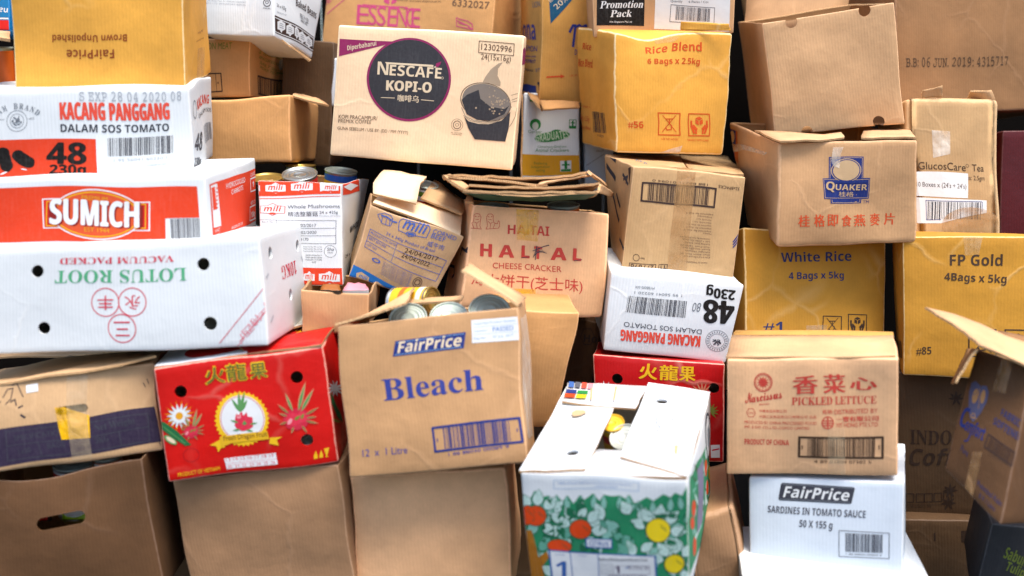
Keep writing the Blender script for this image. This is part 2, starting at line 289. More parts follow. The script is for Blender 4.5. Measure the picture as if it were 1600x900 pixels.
    ('t','crimson',2,'18','sans',[5645,1203,5900,1214,5645,1500]),
    ('t','crimson',2,'19','sans',[6085,1217,6341,1229,6086,1514]),
    ('t','crimson',2,'20','sans',[3456,507,3711,518,3456,805]),
    ('t','crimson',2,'21','sans',[3896,522,4151,533,3896,820]),
    ('t','crimson',2,'22','sans',[4336,536,4591,548,4336,835]),
    ('t','crimson',2,'23','sans',[4776,551,5032,563,4777,849]),
    ('t','crimson',2,'24','sans',[5216,566,5472,577,5217,864]),
    ('t','crimson',2,'25','sans',[5657,581,5912,592,5657,878]),
    ('t','crimson',2,'26','sans',[6097,595,6353,607,6098,893]),
    ('s','pink',2,6.0,[3373,937,6487,1045]),
    ('s','pink',2,4.0,[3795,1446,3794,466]),
    ('s','pink',2,4.0,[4241,1461,4241,481]),
    ('s','pink',2,4.0,[4687,1476,4688,497]),
    ('s','pink',2,4.0,[5134,1491,5134,512]),
    ('s','pink',2,4.0,[5581,1505,5581,528]),
    ('s','pink',2,4.0,[6027,1520,6028,544])]),
   ('front', 'fruit_print', [('l','palepetal',1,[1117,5658,1838,5526,1090,5402],None),
    ('l','palepetal',1,[1117,5658,1718,5079,1017,5441],None),
    ('l','palepetal',1,[1117,5658,1479,4746,964,5523],None),
    ('l','palepetal',1,[1117,5658,1168,4593,941,5632],None),
    ('l','palepetal',1,[1117,5658,847,4651,953,5746],None),
    ('l','palepetal',1,[1117,5658,580,4908,998,5843],None),
    ('l','palepetal',1,[1117,5658,419,5315,1066,5903],None),
    ('l','palepetal',1,[1117,5658,396,5789,1144,5914],None),
    ('l','palepetal',1,[1117,5658,516,6236,1217,5875],None),
    ('l','palepetal',1,[1117,5658,754,6568,1270,5793],None),
    ('l','palepetal',1,[1117,5658,1065,6720,1292,5685],None),
    ('l','palepetal',1,[1117,5658,1385,6662,1281,5571],None),
    ('l','palepetal',1,[1117,5658,1653,6406,1236,5474],None),
    ('l','palepetal',1,[1117,5658,1814,6002,1168,5414],None),
    ('l','yellow',0,[1117,5658,2003,5280,1101,5587],None),
    ('l','yellow',0,[1117,5658,1826,4807,1084,5601],None),
    ('l','yellow',0,[1117,5658,1541,4462,1072,5623],None),
    ('l','yellow',0,[1117,5658,1192,4300,1067,5650],None),
    ('l','yellow',0,[1117,5658,831,4344,1069,5679],None),
    ('l','yellow',0,[1117,5658,514,4589,1079,5704],None),
    ('l','yellow',0,[1117,5658,288,4997,1094,5723],None),
    ('l','yellow',0,[1117,5658,189,5506,1113,5732],None),
    ('l','yellow',0,[1117,5658,232,6037,1132,5729],None),
    ('l','yellow',0,[1117,5658,408,6509,1149,5716],None),
    ('l','yellow',0,[1117,5658,693,6851,1162,5694],None),
    ('l','yellow',0,[1117,5658,1042,7011,1167,5666],None),
    ('l','yellow',0,[1117,5658,1403,6966,1165,5638],None),
    ('l','yellow',0,[1117,5658,1720,6722,1155,5612],None),
    ('l','yellow',0,[1117,5658,1945,6316,1140,5594],None),
    ('l','yellow',0,[1117,5658,2045,5810,1121,5585],None),
    ('e','white',2,[1117,5658,1514,5585,1055,5072],0,28),
    ('e','ochre',3,[1117,5658,1328,5620,1084,5347],0,28),
    ('p','darkgreen',3,[-32,5458,255,5293,915,4349,1597,3006,1276,2969,608,3842,-44,4861]),
    ('s','leafgreen',4,15.9,[-11,5174,1295,3154]),
    ('p','rasp',2,[1198,4202,1332,4584,1624,4740,1935,4706,2140,4414,2154,4029,1983,3676,1654,3538,1320,3726]),
    ('e','crimson',2.3,[1571,4169,1804,3992,1458,3862],0,28),
    ('e','crimson',2.4,[1892,4227,2060,4284,1931,3936],0,28),
    ('e','pink',2.6,[1436,4077,1491,4015,1358,3931],0,28),
    ('l','peach',3,[1597,4596,1429,5647,1722,4645],None),
    ('l','leafgreen',3.4,[1597,4596,1446,5542,1664,4622],None),
    ('l','peach',3,[1797,4583,2186,6095,1961,4498],None),
    ('l','leafgreen',3.4,[1797,4583,2147,5944,1885,4538],None),
    ('l','peach',3,[1881,4525,2443,5648,2013,4387],None),
    ('l','leafgreen',3.4,[1881,4525,2387,5536,1951,4452],None),
    ('l','peach',3,[1451,4498,1092,5085,1522,4591],None),
    ('l','olive',3.4,[1451,4498,1128,5026,1489,4548],None),
    ('l','peach',3,[2003,4321,2519,4608,2034,4193],None),
    ('l','olive',3.4,[2003,4321,2467,4579,2019,4252],None),
    ('l','peach',3,[1379,4378,1071,4613,1418,4485],None),
    ('l','olive',3.4,[1379,4378,1102,4589,1400,4435],None),
    ('l','peach',3,[1998,4001,2426,3743,1960,3873],None),
    ('l','olive',3.4,[1998,4001,2384,3769,1978,3933],None),
    ('l','peach',3,[1839,3782,1994,3326,1765,3726],None),
    ('l','olive',3.4,[1839,3782,1978,3371,1800,3752],None),
    ('l','peach',3,[1550,3770,1439,3396,1475,3815],None),
    ('l','olive',3.4,[1550,3770,1450,3434,1510,3794],None),
    ('l','peach',3,[1347,4082,1041,3979,1331,4199],None),
    ('l','olive',3.4,[1347,4082,1072,3989,1339,4145],None),
    ('l','peach',3,[2024,4149,2413,4129,2018,4028],None),
    ('l','olive',3.4,[2024,4149,2374,4131,2021,4084],None),
    ('l','olivegreen',3.5,[1614,4126,1841,4339,1671,3992],None),
    ('l','olivegreen',3.5,[1849,4119,1962,4425,1931,4056],None),
    ('p','rasp',2,[7172,4337,7388,4947,7859,5195,8362,5141,8695,4675,8721,4060,8446,3498,7914,3277,7373,3577]),
    ('e','crimson',2.3,[7777,4285,8154,4002,7596,3794],0,28),
    ('e','crimson',2.4,[8295,4377,8568,4467,8361,3913],0,28),
    ('e','pink',2.6,[7558,4138,7647,4039,7432,3904],0,28),
    ('l','peach',3,[7816,4967,7538,6641,8019,5044],None),
    ('l','leafgreen',3.4,[7816,4967,7566,6474,7924,5008],None),
    ('l','peach',3,[8140,4944,8760,7351,8406,4810],None),
    ('l','leafgreen',3.4,[8140,4944,8698,7112,8282,4873],None),
    ('l','peach',3,[8277,4853,9179,6641,8490,4632],None),
    ('l','leafgreen',3.4,[8277,4853,9089,6463,8390,4735],None),
    ('l','peach',3,[7581,4809,6997,5746,7694,4959],None),
    ('l','olive',3.4,[7581,4809,7055,5652,7641,4889],None),
    ('l','peach',3,[8475,4527,9309,4984,8525,4322],None),
    ('l','olive',3.4,[8475,4527,9225,4939,8501,4418],None),
    ('l','peach',3,[7464,4619,6965,4993,7527,4790],None),
    ('l','olive',3.4,[7464,4619,7015,4956,7498,4710],None),
    ('l','peach',3,[8468,4016,9164,3604,8408,3812],None),
    ('l','olive',3.4,[8468,4016,9094,3645,8436,3907],None),
    ('l','peach',3,[8212,3667,8466,2937,8093,3576],None),
    ('l','olive',3.4,[8212,3667,8440,3010,8149,3618],None),
    ('l','peach',3,[7744,3647,7567,3050,7623,3719],None),
    ('l','olive',3.4,[7744,3647,7585,3110,7679,3685],None),
    ('l','peach',3,[7415,4146,6919,3980,7388,4333],None),
    ('l','olive',3.4,[7415,4146,6969,3997,7401,4246],None),
    ('l','peach',3,[8510,4252,9140,4220,8501,4060],None),
    ('l','olive',3.4,[8510,4252,9077,4223,8505,4149],None),
    ('l','olivegreen',3.5,[7846,4217,8213,4556,7938,4001],None),
    ('l','olivegreen',3.5,[8227,4204,8408,4693,8360,4104],None),
    ('e','leafgreen',4,[464,3680,790,3233,341,3487],0,28),
    ('e','cream',5,[489,3676,724,3353,410,3551],0,28),
    ('e','darkrim',1,[1505,2137,1966,2055,1443,1544],0.93,28)]),
   ('right', 'fruit_print', [('l','palepetal',1,[2506,5585,5977,4442,2397,5449],None),
    ('l','palepetal',1,[2506,5585,4977,4306,1985,5618],None),
    ('l','palepetal',1,[2506,5585,3066,4668,1775,5773],None),
    ('l','palepetal',1,[2506,5585,1054,5353,1842,5856],None),
    ('l','palepetal',1,[2506,5585,-323,6087,2161,5836],None),
    ('l','palepetal',1,[2506,5585,-633,6619,2616,5720],None),
    ('l','palepetal',1,[2506,5585,211,6773,3035,5550],None),
    ('l','palepetal',1,[2506,5585,1958,6483,3254,5392],None),
    ('l','palepetal',1,[2506,5585,4022,5826,3185,5308],None),
    ('l','palepetal',1,[2506,5585,5597,5035,2855,5330],None),
    ('p','darkgreen',2,[278,5950,1059,5315,3109,3070,3454,2164,2034,3080,90,5093]),
    ('l','olivegreen',2,[2613,2481,-883,4106,3096,2518],None)]),
   ('top', 'lettering', [('t','gold',1,'火龍果','sans',[7580,5600,9794,5544,7301,7848])])]),
('under_dragon', 'cardboard_box', 'plain brown box standing under the bright red fruit box', 'box', 'cardboard boxes in the pile', 'kraft_mid', 'kraft_inner',
  [-0.621, 1.9126, -0.9553, -0.2934, 1.8845, -0.9281, -0.5958, 2.2115, -0.9498, -0.2682, 2.1834, -0.9227, -0.6461, 1.9102, -0.7068, -0.3259, 1.8825, -0.6665, -0.6209, 2.2091, -0.7014, -0.3007, 2.1814, -0.6611],
  8, (0.002, 0.006, 0.002), 0.003, 0.004, [], False, [],
  []),  # dimness of the bottom row is put into this board colour
('bleach', 'bleach_carton', 'open brown bleach carton with blue lettering, filled with tin cans', 'box', 'cardboard boxes in the pile', 'kraft_front', 'kraft_inner',
  [-0.295, 1.8348, -0.6752, 0.0252, 1.81, -0.636, -0.2744, 2.0429, -0.7124, 0.0459, 2.014, -0.6944, -0.3212, 1.8863, -0.4014, 0.0069, 1.8608, -0.3619, -0.3006, 2.0944, -0.4386, 0.0268, 2.0715, -0.386],
  9, (0.003, 0.006, 0.004), 0.0028, 0.004, [], True, [],
  [('front', 'emblem', [('p','navy',0,[3176,8620,7205,8709,7083,7664,3017,7622]),
    ('s','ltblue',1,9.5,[3268,8509,7099,8605]),
    ('s','ltblue',1,9.5,[3140,7725,7004,7772])]),
   ('front', 'lettering', [('t','cream',1,'FairPrice','bolditsans',[3291,7824,6980,7841,3278,8554]),
    ('t','navy2',1,'Bleach','serif',[2321,4851,8076,4871,2304,6213]),
    ('t','navy2',1,'12  x  1 Litre','sans',[765,1349,3240,1354,763,1814]),
    ('t','navy2',1,'1 88 88030 00089 9','sans',[5665,900,9073,1036,5656,1098])]),
   ('front', 'barcode', [('s','navy',1,42.6,[4869,2808,9779,2869,9806,1353,4879,1281,4869,2808]),
    ('b','navy',1,[5476,2809,9208,2849,9183,1452,5466,1385],9,34),
    ('p','navy',1,[5053,2125,5111,2119,5095,1888,5038,1894]),
    ('p','navy',1,[9572,2233,9628,2227,9615,1998,9558,2004])]),
   ('front', 'sticker', [('p','white',0,[7505,9434,9925,9408,9952,7888,7526,7943]),
    ('t','blue',1,'PASSED','sans',[8611,8575,9681,8580,8602,8855]),
    ('t','ltblue',1,'Imported Product Release','sans',[7655,9118,9811,9125,7652,9250]),
    ('t','ltblue',1,'Inspection','sans',[7655,8655,8334,8657,7652,8771]),
    ('t','ltblue',1,'Reg No.','sans',[7626,8179,8277,8185,7622,8295]),
    ('t','ltblue',1,'07 JUL 2017','sans',[8614,8145,9657,8154,8608,8310]),
    ('s','ltblue',1,4.7,[7617,8958,9927,8946]),
    ('s','ltblue',1,4.7,[7617,8494,9955,8448])]),
   ('right', 'tape', [('p','paletape',1,[505,9270,7740,9131,7329,1404,1462,1411])])]),
('under_bleach', 'cardboard_box', 'plain creased brown box standing under the bleach carton', 'box', 'cardboard boxes in the pile', 'kraft_red', 'kraft_inner',
  [-0.2954, 1.9032, -0.9505, 0.0024, 1.8864, -0.9356, -0.2783, 2.2026, -0.9551, 0.0195, 2.1859, -0.9402, -0.3091, 1.9078, -0.6995, -0.0144, 1.8913, -0.6771, -0.292, 2.2073, -0.7041, 0.0027, 2.1908, -0.6817],
  10, (0.002, 0.007, 0.002), 0.003, 0.007, [], False, [],
  []),
('citrus', 'fruit_box', 'white citrus box printed with green leaves, oranges and lemons', 'box', 'cardboard boxes in the pile', 'white_board', 'white_inner',
  [0.0361, 1.7381, -0.856, 0.299, 1.6629, -0.8248, 0.1383, 2.1136, -0.8121, 0.4012, 2.0384, -0.7808, 0.0142, 1.7166, -0.6214, 0.2848, 1.6411, -0.605, 0.1126, 2.093, -0.5725, 0.3914, 2.0161, -0.5645],
  11, (0.002, 0.003, 0.002), 0.0018, 0.004, [], True, [('front', 0.2565, 0.4552, 0.0125, 0.0125), ('front', 0.6714, 0.4605, 0.0125, 0.0125)],
  [('front', 'foliage_print', [('p','citgreen',0,[-757,54,-118,7905,223,8192,405,7746,798,8581,1075,8048,1660,8256,1909,7720,2165,8370,2486,7837,2868,8311,3183,7685,3642,8347,3903,7993,4485,8478,4875,7946,5174,8419,5722,8353,6138,8465,6538,8208,6715,8585,6965,7952,7355,8247,7661,8539,8031,8280,8583,8862,8977,8605,9251,8988,9643,8731,9959,9487,10129,3850,10114,-38]),
    ('l','dkgreen2',1,[137,7005,96,8193,589,7103],None),
    ('l','midleaf',1.02,[135,7059,97,8139,500,7138],'citgreen'),
    ('l','dkgreen2',1.02,[707,7394,871,8598,1150,7368],None),
    ('l','midleaf',1.04,[714,7449,864,8544,1072,7428],'citgreen'),
    ('l','dkgreen2',1.04,[1577,7065,1712,8275,2019,7052],None),
    ('l','midleaf',1.06,[1583,7120,1706,8220,1940,7109],'citgreen'),
    ('l','dkgreen2',1.06,[2088,7179,2159,8388,2532,7203],None),
    ('l','midleaf',1.08,[2091,7234,2155,8333,2449,7253],'citgreen'),
    ('l','dkgreen2',1.08,[2801,7118,2763,8317,3242,7205],None),
    ('l','midleaf',1.1,[2799,7172,2765,8263,3155,7243],'citgreen'),
    ('l','dkgreen2',1.1,[3571,7151,3751,8362,4001,7100],None),
    ('l','midleaf',1.12,[3579,7207,3742,8307,3926,7165],'citgreen'),
    ('l','dkgreen2',1.12,[4420,7281,4598,8492,4846,7226],None),
    ('l','midleaf',1.14,[4428,7336,4590,8437,4772,7292],'citgreen'),
    ('l','dkgreen2',1.15,[5119,7219,5179,8438,5550,7236],None),
    ('l','midleaf',1.16,[5122,7275,5177,8383,5469,7288],'citgreen'),
    ('l','dkgreen2',1.17,[6090,7263,6140,8484,6517,7281],None),
    ('l','midleaf',1.18,[6092,7319,6138,8429,6437,7333],'citgreen'),
    ('l','dkgreen2',1.19,[6676,7383,6620,8592,7101,7466],None),
    ('l','midleaf',1.2,[6674,7438,6623,8537,7016,7505],'citgreen'),
    ('l','dkgreen2',1.21,[7325,7041,7178,8232,7743,7180],None),
    ('l','midleaf',1.22,[7319,7096,7185,8178,7655,7207],'citgreen'),
    ('l','dkgreen2',1.23,[8000,7071,7986,8295,8421,7122],None),
    ('l','midleaf',1.24,[8000,7127,7987,8239,8339,7168],'citgreen'),
    ('l','dkgreen2',1.25,[8949,7395,9007,8624,9364,7394],None),
    ('l','midleaf',1.26,[8952,7451,9005,8568,9287,7450],'citgreen'),
    ('l','dkgreen2',1.26,[9629,7522,9494,8723,10037,7645],None),
    ('l','midleaf',1.28,[9623,7576,9500,8668,9952,7676],'citgreen'),
    ('l','dkgreen2',1.28,[7996,6135,7967,7306,8526,6210],None),
    ('l','midleaf2',1.3,[7994,6191,7969,7250,8443,6255],'citgreen'),
    ('l','dkgreen2',1.3,[6237,7234,7072,7827,6511,6433],None),
    ('l','midleaf',1.32,[6275,7261,7034,7800,6515,6558],'citgreen'),
    ('l','dkgreen2',1.32,[-61,2885,-634,3593,560,3677],None),
    ('l','midleaf',1.34,[-91,2922,-605,3556,464,3629],'citgreen'),
    ('l','dkgreen2',1.34,[4053,6516,5017,5890,3701,5700],None),
    ('l','paleleaf',1.36,[4090,6492,4980,5914,3781,5778],'citgreen'),
    ('l','dkgreen2',1.36,[1835,1620,750,2397,2286,2540],None),
    ('l','paleleaf',1.38,[1798,1646,787,2371,2200,2466],'citgreen'),
    ('l','dkgreen2',1.39,[1048,4461,2065,5532,1409,3871],None),
    ('l','midleaf2',1.4,[1084,4499,2030,5494,1394,3992],'citgreen'),
    ('l','dkgreen2',1.41,[2711,1710,2203,2860,3292,2193],None),
    ('l','paleleaf',1.42,[2690,1758,2224,2813,3194,2176],'citgreen'),
    ('l','dkgreen2',1.43,[1357,3061,1793,4739,1889,2906],None),
    ('l','paleleaf',1.44,[1371,3117,1778,4684,1820,2986],'citgreen'),
    ('l','dkgreen2',1.45,[5794,5555,4953,6734,6218,6104],None),
    ('l','midleaf',1.46,[5766,5594,4981,6696,6127,6061],'citgreen'),
    ('l','dkgreen2',1.47,[3354,3838,4056,4753,3743,3325],None),
    ('l','midleaf2',1.48,[3387,3880,4024,4712,3718,3443],'citgreen'),
    ('l','dkgreen2',1.49,[3690,3418,2676,2552,3281,4312],None),
    ('l','paleleaf',1.5,[3652,3386,2715,2584,3286,4187],'citgreen'),
    ('l','dkgreen2',1.5,[9616,4108,8952,5438,10164,4670],None),
    ('l','paleleaf',1.52,[9593,4154,8975,5393,10074,4646],'citgreen'),
    ('l','dkgreen2',1.52,[1629,6819,2585,7914,2118,6095],None),
    ('l','paleleaf',1.54,[1663,6857,2552,7876,2099,6213],'citgreen'),
    ('l','dkgreen2',1.54,[8484,3673,9097,4349,8840,3031],None),
    ('l','paleleaf',1.56,[8518,3710,9064,4313,8824,3156],'citgreen'),
    ('l','dkgreen2',1.56,[9834,3230,8861,3416,9942,4059],None),
    ('l','midleaf2',1.58,[9794,3238,8901,3408,9887,3953],'citgreen'),
    ('l','dkgreen2',1.58,[235,5952,-703,6851,779,6794],None),
    ('l','midleaf2',1.6,[202,5984,-670,6820,688,6735],'citgreen'),
    ('l','dkgreen2',1.6,[4755,2094,3997,2943,5158,2712],None),
    ('l','paleleaf',1.62,[4723,2129,4028,2908,5068,2657],'citgreen'),
    ('l','dkgreen2',1.62,[3926,6585,3336,7784,4455,7073],None),
    ('l','midleaf2',1.64,[3904,6629,3357,7740,4361,7050],'citgreen'),
    ('l','dkgreen2',1.65,[2558,4932,1524,5814,3069,5854],None),
    ('l','paleleaf',1.66,[2523,4962,1558,5785,2982,5788],'citgreen'),
    ('l','dkgreen2',1.67,[1714,3513,1182,4844,2237,3910],None),
    ('l','midleaf',1.68,[1695,3561,1201,4797,2139,3898],'citgreen'),
    ('l','dkgreen2',1.69,[5461,5509,4793,6453,5913,6087],None),
    ('l','midleaf2',1.7,[5433,5548,4820,6415,5823,6045],'citgreen'),
    ('l','dkgreen2',1.71,[1785,2919,2551,4231,2371,2390],None),
    ('l','paleleaf',1.72,[1813,2967,2523,4183,2330,2500],'citgreen'),
    ('l','dkgreen2',1.73,[7983,7541,8392,6366,7496,7186],None),
    ('l','paleleaf',1.74,[8001,7492,8374,6415,7588,7191],'citgreen'),
    ('l','dkgreen2',1.75,[2389,3213,2028,4307,2915,3561],None),
    ('l','midleaf',1.76,[2372,3263,2044,4258,2818,3557],'citgreen'),
    ('l','dkgreen2',1.76,[8176,2810,7305,3441,8531,3677],None),
    ('l','midleaf',1.78,[8140,2837,7341,3415,8453,3600],'citgreen'),
    ('l','dkgreen2',1.78,[9712,5784,8774,6477,10047,6617],None),
    ('l','midleaf',1.8,[9677,5810,8809,6451,9972,6542],'citgreen'),
    ('l','dkgreen2',1.8,[9802,5522,9046,6125,10226,6513],None),
    ('l','paleleaf',1.82,[9767,5549,9080,6098,10150,6441],'citgreen'),
    ('l','dkgreen2',1.82,[6225,2690,5738,4241,6866,3113],None),
    ('l','midleaf2',1.84,[6209,2742,5754,4190,6772,3113],'citgreen'),
    ('l','dkgreen2',1.84,[4675,4367,5219,5900,5180,4099],None),
    ('l','paleleaf',1.86,[4694,4420,5201,5847,5122,4193],'citgreen'),
    ('l','dkgreen2',1.86,[2331,3173,1669,4427,2996,3806],None),
    ('l','midleaf2',1.88,[2308,3217,1692,4383,2899,3780],'citgreen'),
    ('l','dkgreen2',1.89,[3340,5981,2500,7089,3896,6701],None),
    ('l','midleaf',1.9,[3311,6019,2528,7052,3805,6656],'citgreen'),
    ('l','dkgreen2',1.91,[7132,2231,6600,3604,7779,2743],None),
    ('l','midleaf',1.92,[7112,2280,6619,3555,7685,2733],'citgreen'),
    ('l','dkgreen2',1.93,[2166,1952,3165,2279,2276,997],None),
    ('l','paleleaf',1.94,[2210,1966,3122,2265,2308,1123],'citgreen'),
    ('l','dkgreen2',1.95,[1636,6059,815,7151,2226,6791],None),
    ('l','midleaf',1.96,[1607,6097,843,7114,2132,6747],'citgreen'),
    ('l','dkgreen2',1.97,[6221,5331,6747,4008,5475,4740],None),
    ('l','midleaf2',1.98,[6240,5283,6728,4057,5569,4751],'citgreen'),
    ('l','dkgreen2',1.99,[1974,5321,3021,6020,2263,4450],None),
    ('l','midleaf',2,[2014,5348,2982,5993,2271,4576],'citgreen'),
    ('l','dkgreen2',2,[5048,1842,4337,3208,5741,2525],None),
    ('l','midleaf',2.02,[5024,1887,4360,3163,5646,2500],'citgreen'),
    ('l','dkgreen2',2.02,[7225,6542,7633,7740,7804,6222],None),
    ('l','paleleaf',2.04,[7243,6594,7615,7688,7748,6315],'citgreen'),
    ('l','dkgreen2',2.04,[6680,3804,6428,4816,7468,4238],None),
    ('l','midleaf',2.06,[6666,3857,6441,4764,7375,4247],'citgreen'),
    ('l','dkgreen2',2.06,[-25,4371,-56,3336,-793,4285],None),
    ('l','paleleaf',2.08,[-26,4315,-54,3392,-704,4239],'citgreen'),
    ('l','dkgreen2',2.08,[9484,6729,8348,7271,9694,7480],None),
    ('l','paleleaf',2.1,[9447,6747,8386,7253,9627,7391],'citgreen'),
    ('l','dkgreen2',2.1,[1113,2625,324,3756,1687,3291],None),
    ('l','midleaf2',2.12,[1085,2665,352,3716,1590,3250],'citgreen'),
    ('l','dkgreen2',2.12,[8864,6103,8815,7517,9621,6219],None),
    ('l','paleleaf',2.14,[8862,6159,8817,7461,9538,6263],'citgreen'),
    ('l','dkgreen2',2.15,[6712,7010,6224,8082,7377,7612],None),
    ('l','paleleaf',2.16,[6691,7056,6244,8037,7286,7593],'citgreen'),
    ('l','dkgreen2',2.17,[234,2458,1080,3563,758,1820],None),
    ('l','midleaf',2.18,[267,2501,1048,3520,730,1938],'citgreen'),
    ('l','dkgreen2',2.19,[1499,6330,2194,7233,2005,5694],None),
    ('l','paleleaf',2.2,[1531,6372,2162,7192,1979,5810],'citgreen'),
    ('l','dkgreen2',2.21,[1931,6667,1100,7694,2417,7308],None),
    ('l','midleaf2',2.22,[1902,6703,1129,7658,2325,7261],'citgreen'),
    ('l','dkgreen2',2.23,[2585,2674,2320,3893,3131,2941],None),
    ('l','midleaf',2.24,[2573,2727,2331,3841,3035,2953],'citgreen'),
    ('l','dkgreen2',2.25,[3965,3313,4856,4420,4427,2654],None),
    ('l','paleleaf',2.26,[3998,3354,4823,4380,4404,2775],'citgreen'),
    ('l','dkgreen2',2.27,[4919,3177,5997,3021,4774,2191],None),
    ('l','midleaf',2.28,[4961,3171,5955,3027,4834,2299],'citgreen'),
    ('l','dkgreen2',2.29,[5039,6420,4590,7842,5760,6895],None),
    ('l','paleleaf',2.3,[5023,6469,4605,7793,5667,6894],'citgreen'),
    ('l','dkgreen2',2.31,[6812,3657,6376,4952,7466,4118],None),
    ('l','paleleaf',2.32,[6795,3708,6392,4902,7373,4114],'citgreen'),
    ('l','dkgreen2',2.33,[9349,2023,9694,3597,9853,1837],None),
    ('l','paleleaf',2.34,[9362,2079,9682,3541,9787,1922],'citgreen'),
    ('l','dkgreen2',2.35,[7512,3706,8200,4415,7971,2824],None),
    ('l','paleleaf',2.36,[7546,3742,8166,4379,7958,2951],'citgreen'),
    ('l','dkgreen2',2.37,[2118,4299,3041,4672,2257,3440],None),
    ('l','paleleaf',2.38,[2161,4316,2998,4655,2283,3565],'citgreen'),
    ('l','dkgreen2',2.38,[2309,3804,1463,4332,2703,4706],None),
    ('l','paleleaf',2.4,[2271,3828,1501,4309,2621,4627],'citgreen'),
    ('l','dkgreen2',2.4,[9060,1904,9034,3495,9884,1992],None),
    ('l','paleleaf',2.42,[9059,1962,9035,3438,9800,2041],'citgreen'),
    ('l','dkgreen2',2.42,[9293,4495,8611,5809,9842,5074],None),
    ('l','midleaf2',2.44,[9270,4540,8634,5765,9752,5049],'citgreen'),
    ('l','dkgreen2',2.44,[6184,4720,5513,5674,6626,5292],None),
    ('l','midleaf2',2.46,[6156,4760,5541,5635,6536,5250],'citgreen'),
    ('l','dkgreen2',2.46,[2101,4489,2673,5299,2686,3817],None),
    ('l','midleaf',2.48,[2132,4533,2642,5255,2656,3932],'citgreen'),
    ('l','dkgreen2',2.48,[5832,2798,4945,1672,5327,3517],None),
    ('l','midleaf2',2.5,[5800,2757,4978,1713,5350,3396],'citgreen'),
    ('l','dkgreen2',2.5,[39,2728,-1260,2260,-71,3531],None),
    ('l','midleaf2',2.52,[-5,2712,-1215,2276,-101,3407],'citgreen'),
    ('l','dkgreen2',2.52,[2098,2981,1812,4486,2791,3291],None),
    ('l','paleleaf',2.54,[2088,3035,1822,4433,2696,3306],'citgreen'),
    ('l','dkgreen2',2.54,[4982,4682,5474,5850,5615,4262],None),
    ('l','midleaf',2.56,[5004,4733,5452,5800,5563,4362],'citgreen'),
    ('l','dkgreen2',2.56,[7513,5314,8311,5870,7818,4386],None),
    ('l','paleleaf',2.58,[7551,5340,8274,5843,7822,4514],'citgreen'),
    ('l','dkgreen2',2.58,[6034,5486,5129,6444,6532,6308],None),
    ('l','midleaf',2.6,[6003,5520,5161,6411,6446,6251],'citgreen'),
    ('l','dkgreen2',2.6,[800,3629,1592,4815,1334,3077],None),
    ('l','midleaf2',2.62,[831,3674,1562,4770,1299,3190],'citgreen'),
    ('l','dkgreen2',2.62,[2034,3270,1430,4167,2635,3962],None),
    ('l','paleleaf',2.64,[2007,3311,1457,4126,2539,3923],'citgreen'),
    ('l','dkgreen2',2.65,[2881,5769,1958,6673,3251,6369],None),
    ('l','paleleaf',2.66,[2849,5800,1990,6642,3163,6309],'citgreen'),
    ('l','dkgreen2',2.67,[9962,6221,10113,7734,10608,6140],None),
    ('l','midleaf2',2.68,[9968,6277,10107,7678,10534,6207],'citgreen'),
    ('l','dkgreen2',2.69,[6372,3721,5782,4666,6873,4309],None),
    ('l','midleaf2',2.7,[6346,3763,5808,4625,6782,4274],'citgreen'),
    ('l','dkgreen2',2.71,[7155,4050,7963,4886,7495,3406],None),
    ('l','paleleaf',2.72,[7190,4086,7929,4851,7482,3531],'citgreen'),
    ('l','dkgreen2',2.73,[7730,2210,6674,2764,7991,3032],None),
    ('l','midleaf',2.74,[7692,2230,6712,2744,7918,2944],'citgreen'),
    ('l','dkgreen2',2.75,[3302,5402,2678,6138,3700,5965],None),
    ('l','paleleaf',2.76,[3272,5437,2708,6103,3609,5914],'citgreen'),
    ('l','dkgreen2',2.77,[8530,6225,8375,7280,9190,6469],None),
    ('l','paleleaf',2.78,[8522,6280,8383,7225,9102,6494],'citgreen'),
    ('l','dkgreen2',2.79,[1832,3173,2183,4542,2388,3011],None),
    ('l','paleleaf',2.8,[1846,3228,2169,4487,2318,3091],'citgreen'),
    ('l','dkgreen2',2.81,[2364,4752,2916,6216,3119,4362],None),
    ('l','midleaf2',2.82,[2384,4805,2896,6164,3061,4455],'citgreen'),
    ('l','dkgreen2',2.83,[2983,5497,4201,5191,2792,4653],None),
    ('l','midleaf2',2.84,[3024,5487,4160,5201,2859,4754],'citgreen'),
    ('l','dkgreen2',2.85,[290,4834,819,6328,941,4554],None),
    ('l','midleaf',2.86,[309,4887,800,6275,879,4642],'citgreen'),
    ('l','dkgreen2',2.87,[7721,3264,8158,4582,8246,2972],None),
    ('l','midleaf',2.88,[7739,3318,8141,4529,8188,3068],'citgreen'),
    ('l','dkgreen2',2.88,[2906,5909,1884,6361,3213,6826],None),
    ('l','paleleaf',2.9,[2867,5926,1924,6344,3139,6738],'citgreen'),
    ('l','dkgreen2',2.9,[3174,6292,2607,7445,3809,6870],None),
    ('l','paleleaf',2.92,[3152,6336,2629,7401,3714,6848],'citgreen'),
    ('l','dkgreen2',2.92,[3623,6448,3798,7888,4351,6395],None),
    ('l','paleleaf',2.94,[3630,6504,3791,7833,4274,6457],'citgreen'),
    ('l','dkgreen2',2.94,[4024,6240,4850,7297,4509,5575],None),
    ('l','paleleaf',2.96,[4056,6280,4819,7256,4485,5693],'citgreen'),
    ('l','dkgreen2',2.96,[4184,5625,5275,5543,4069,4652],None),
    ('l','paleleaf',2.98,[4226,5622,5233,5546,4125,4761],'citgreen'),
    ('l','dkgreen2',2.98,[3920,5082,4577,3984,3315,4433],None),
    ('l','paleleaf',3,[3945,5040,4552,4027,3410,4466],'citgreen'),
    ('l','dkgreen2',3,[8500,3297,7498,3770,8767,4241],None),
    ('l','paleleaf',3.02,[8462,3315,7536,3752,8698,4151],'citgreen'),
    ('l','dkgreen2',3.02,[8747,3690,8162,4884,9342,4283],None),
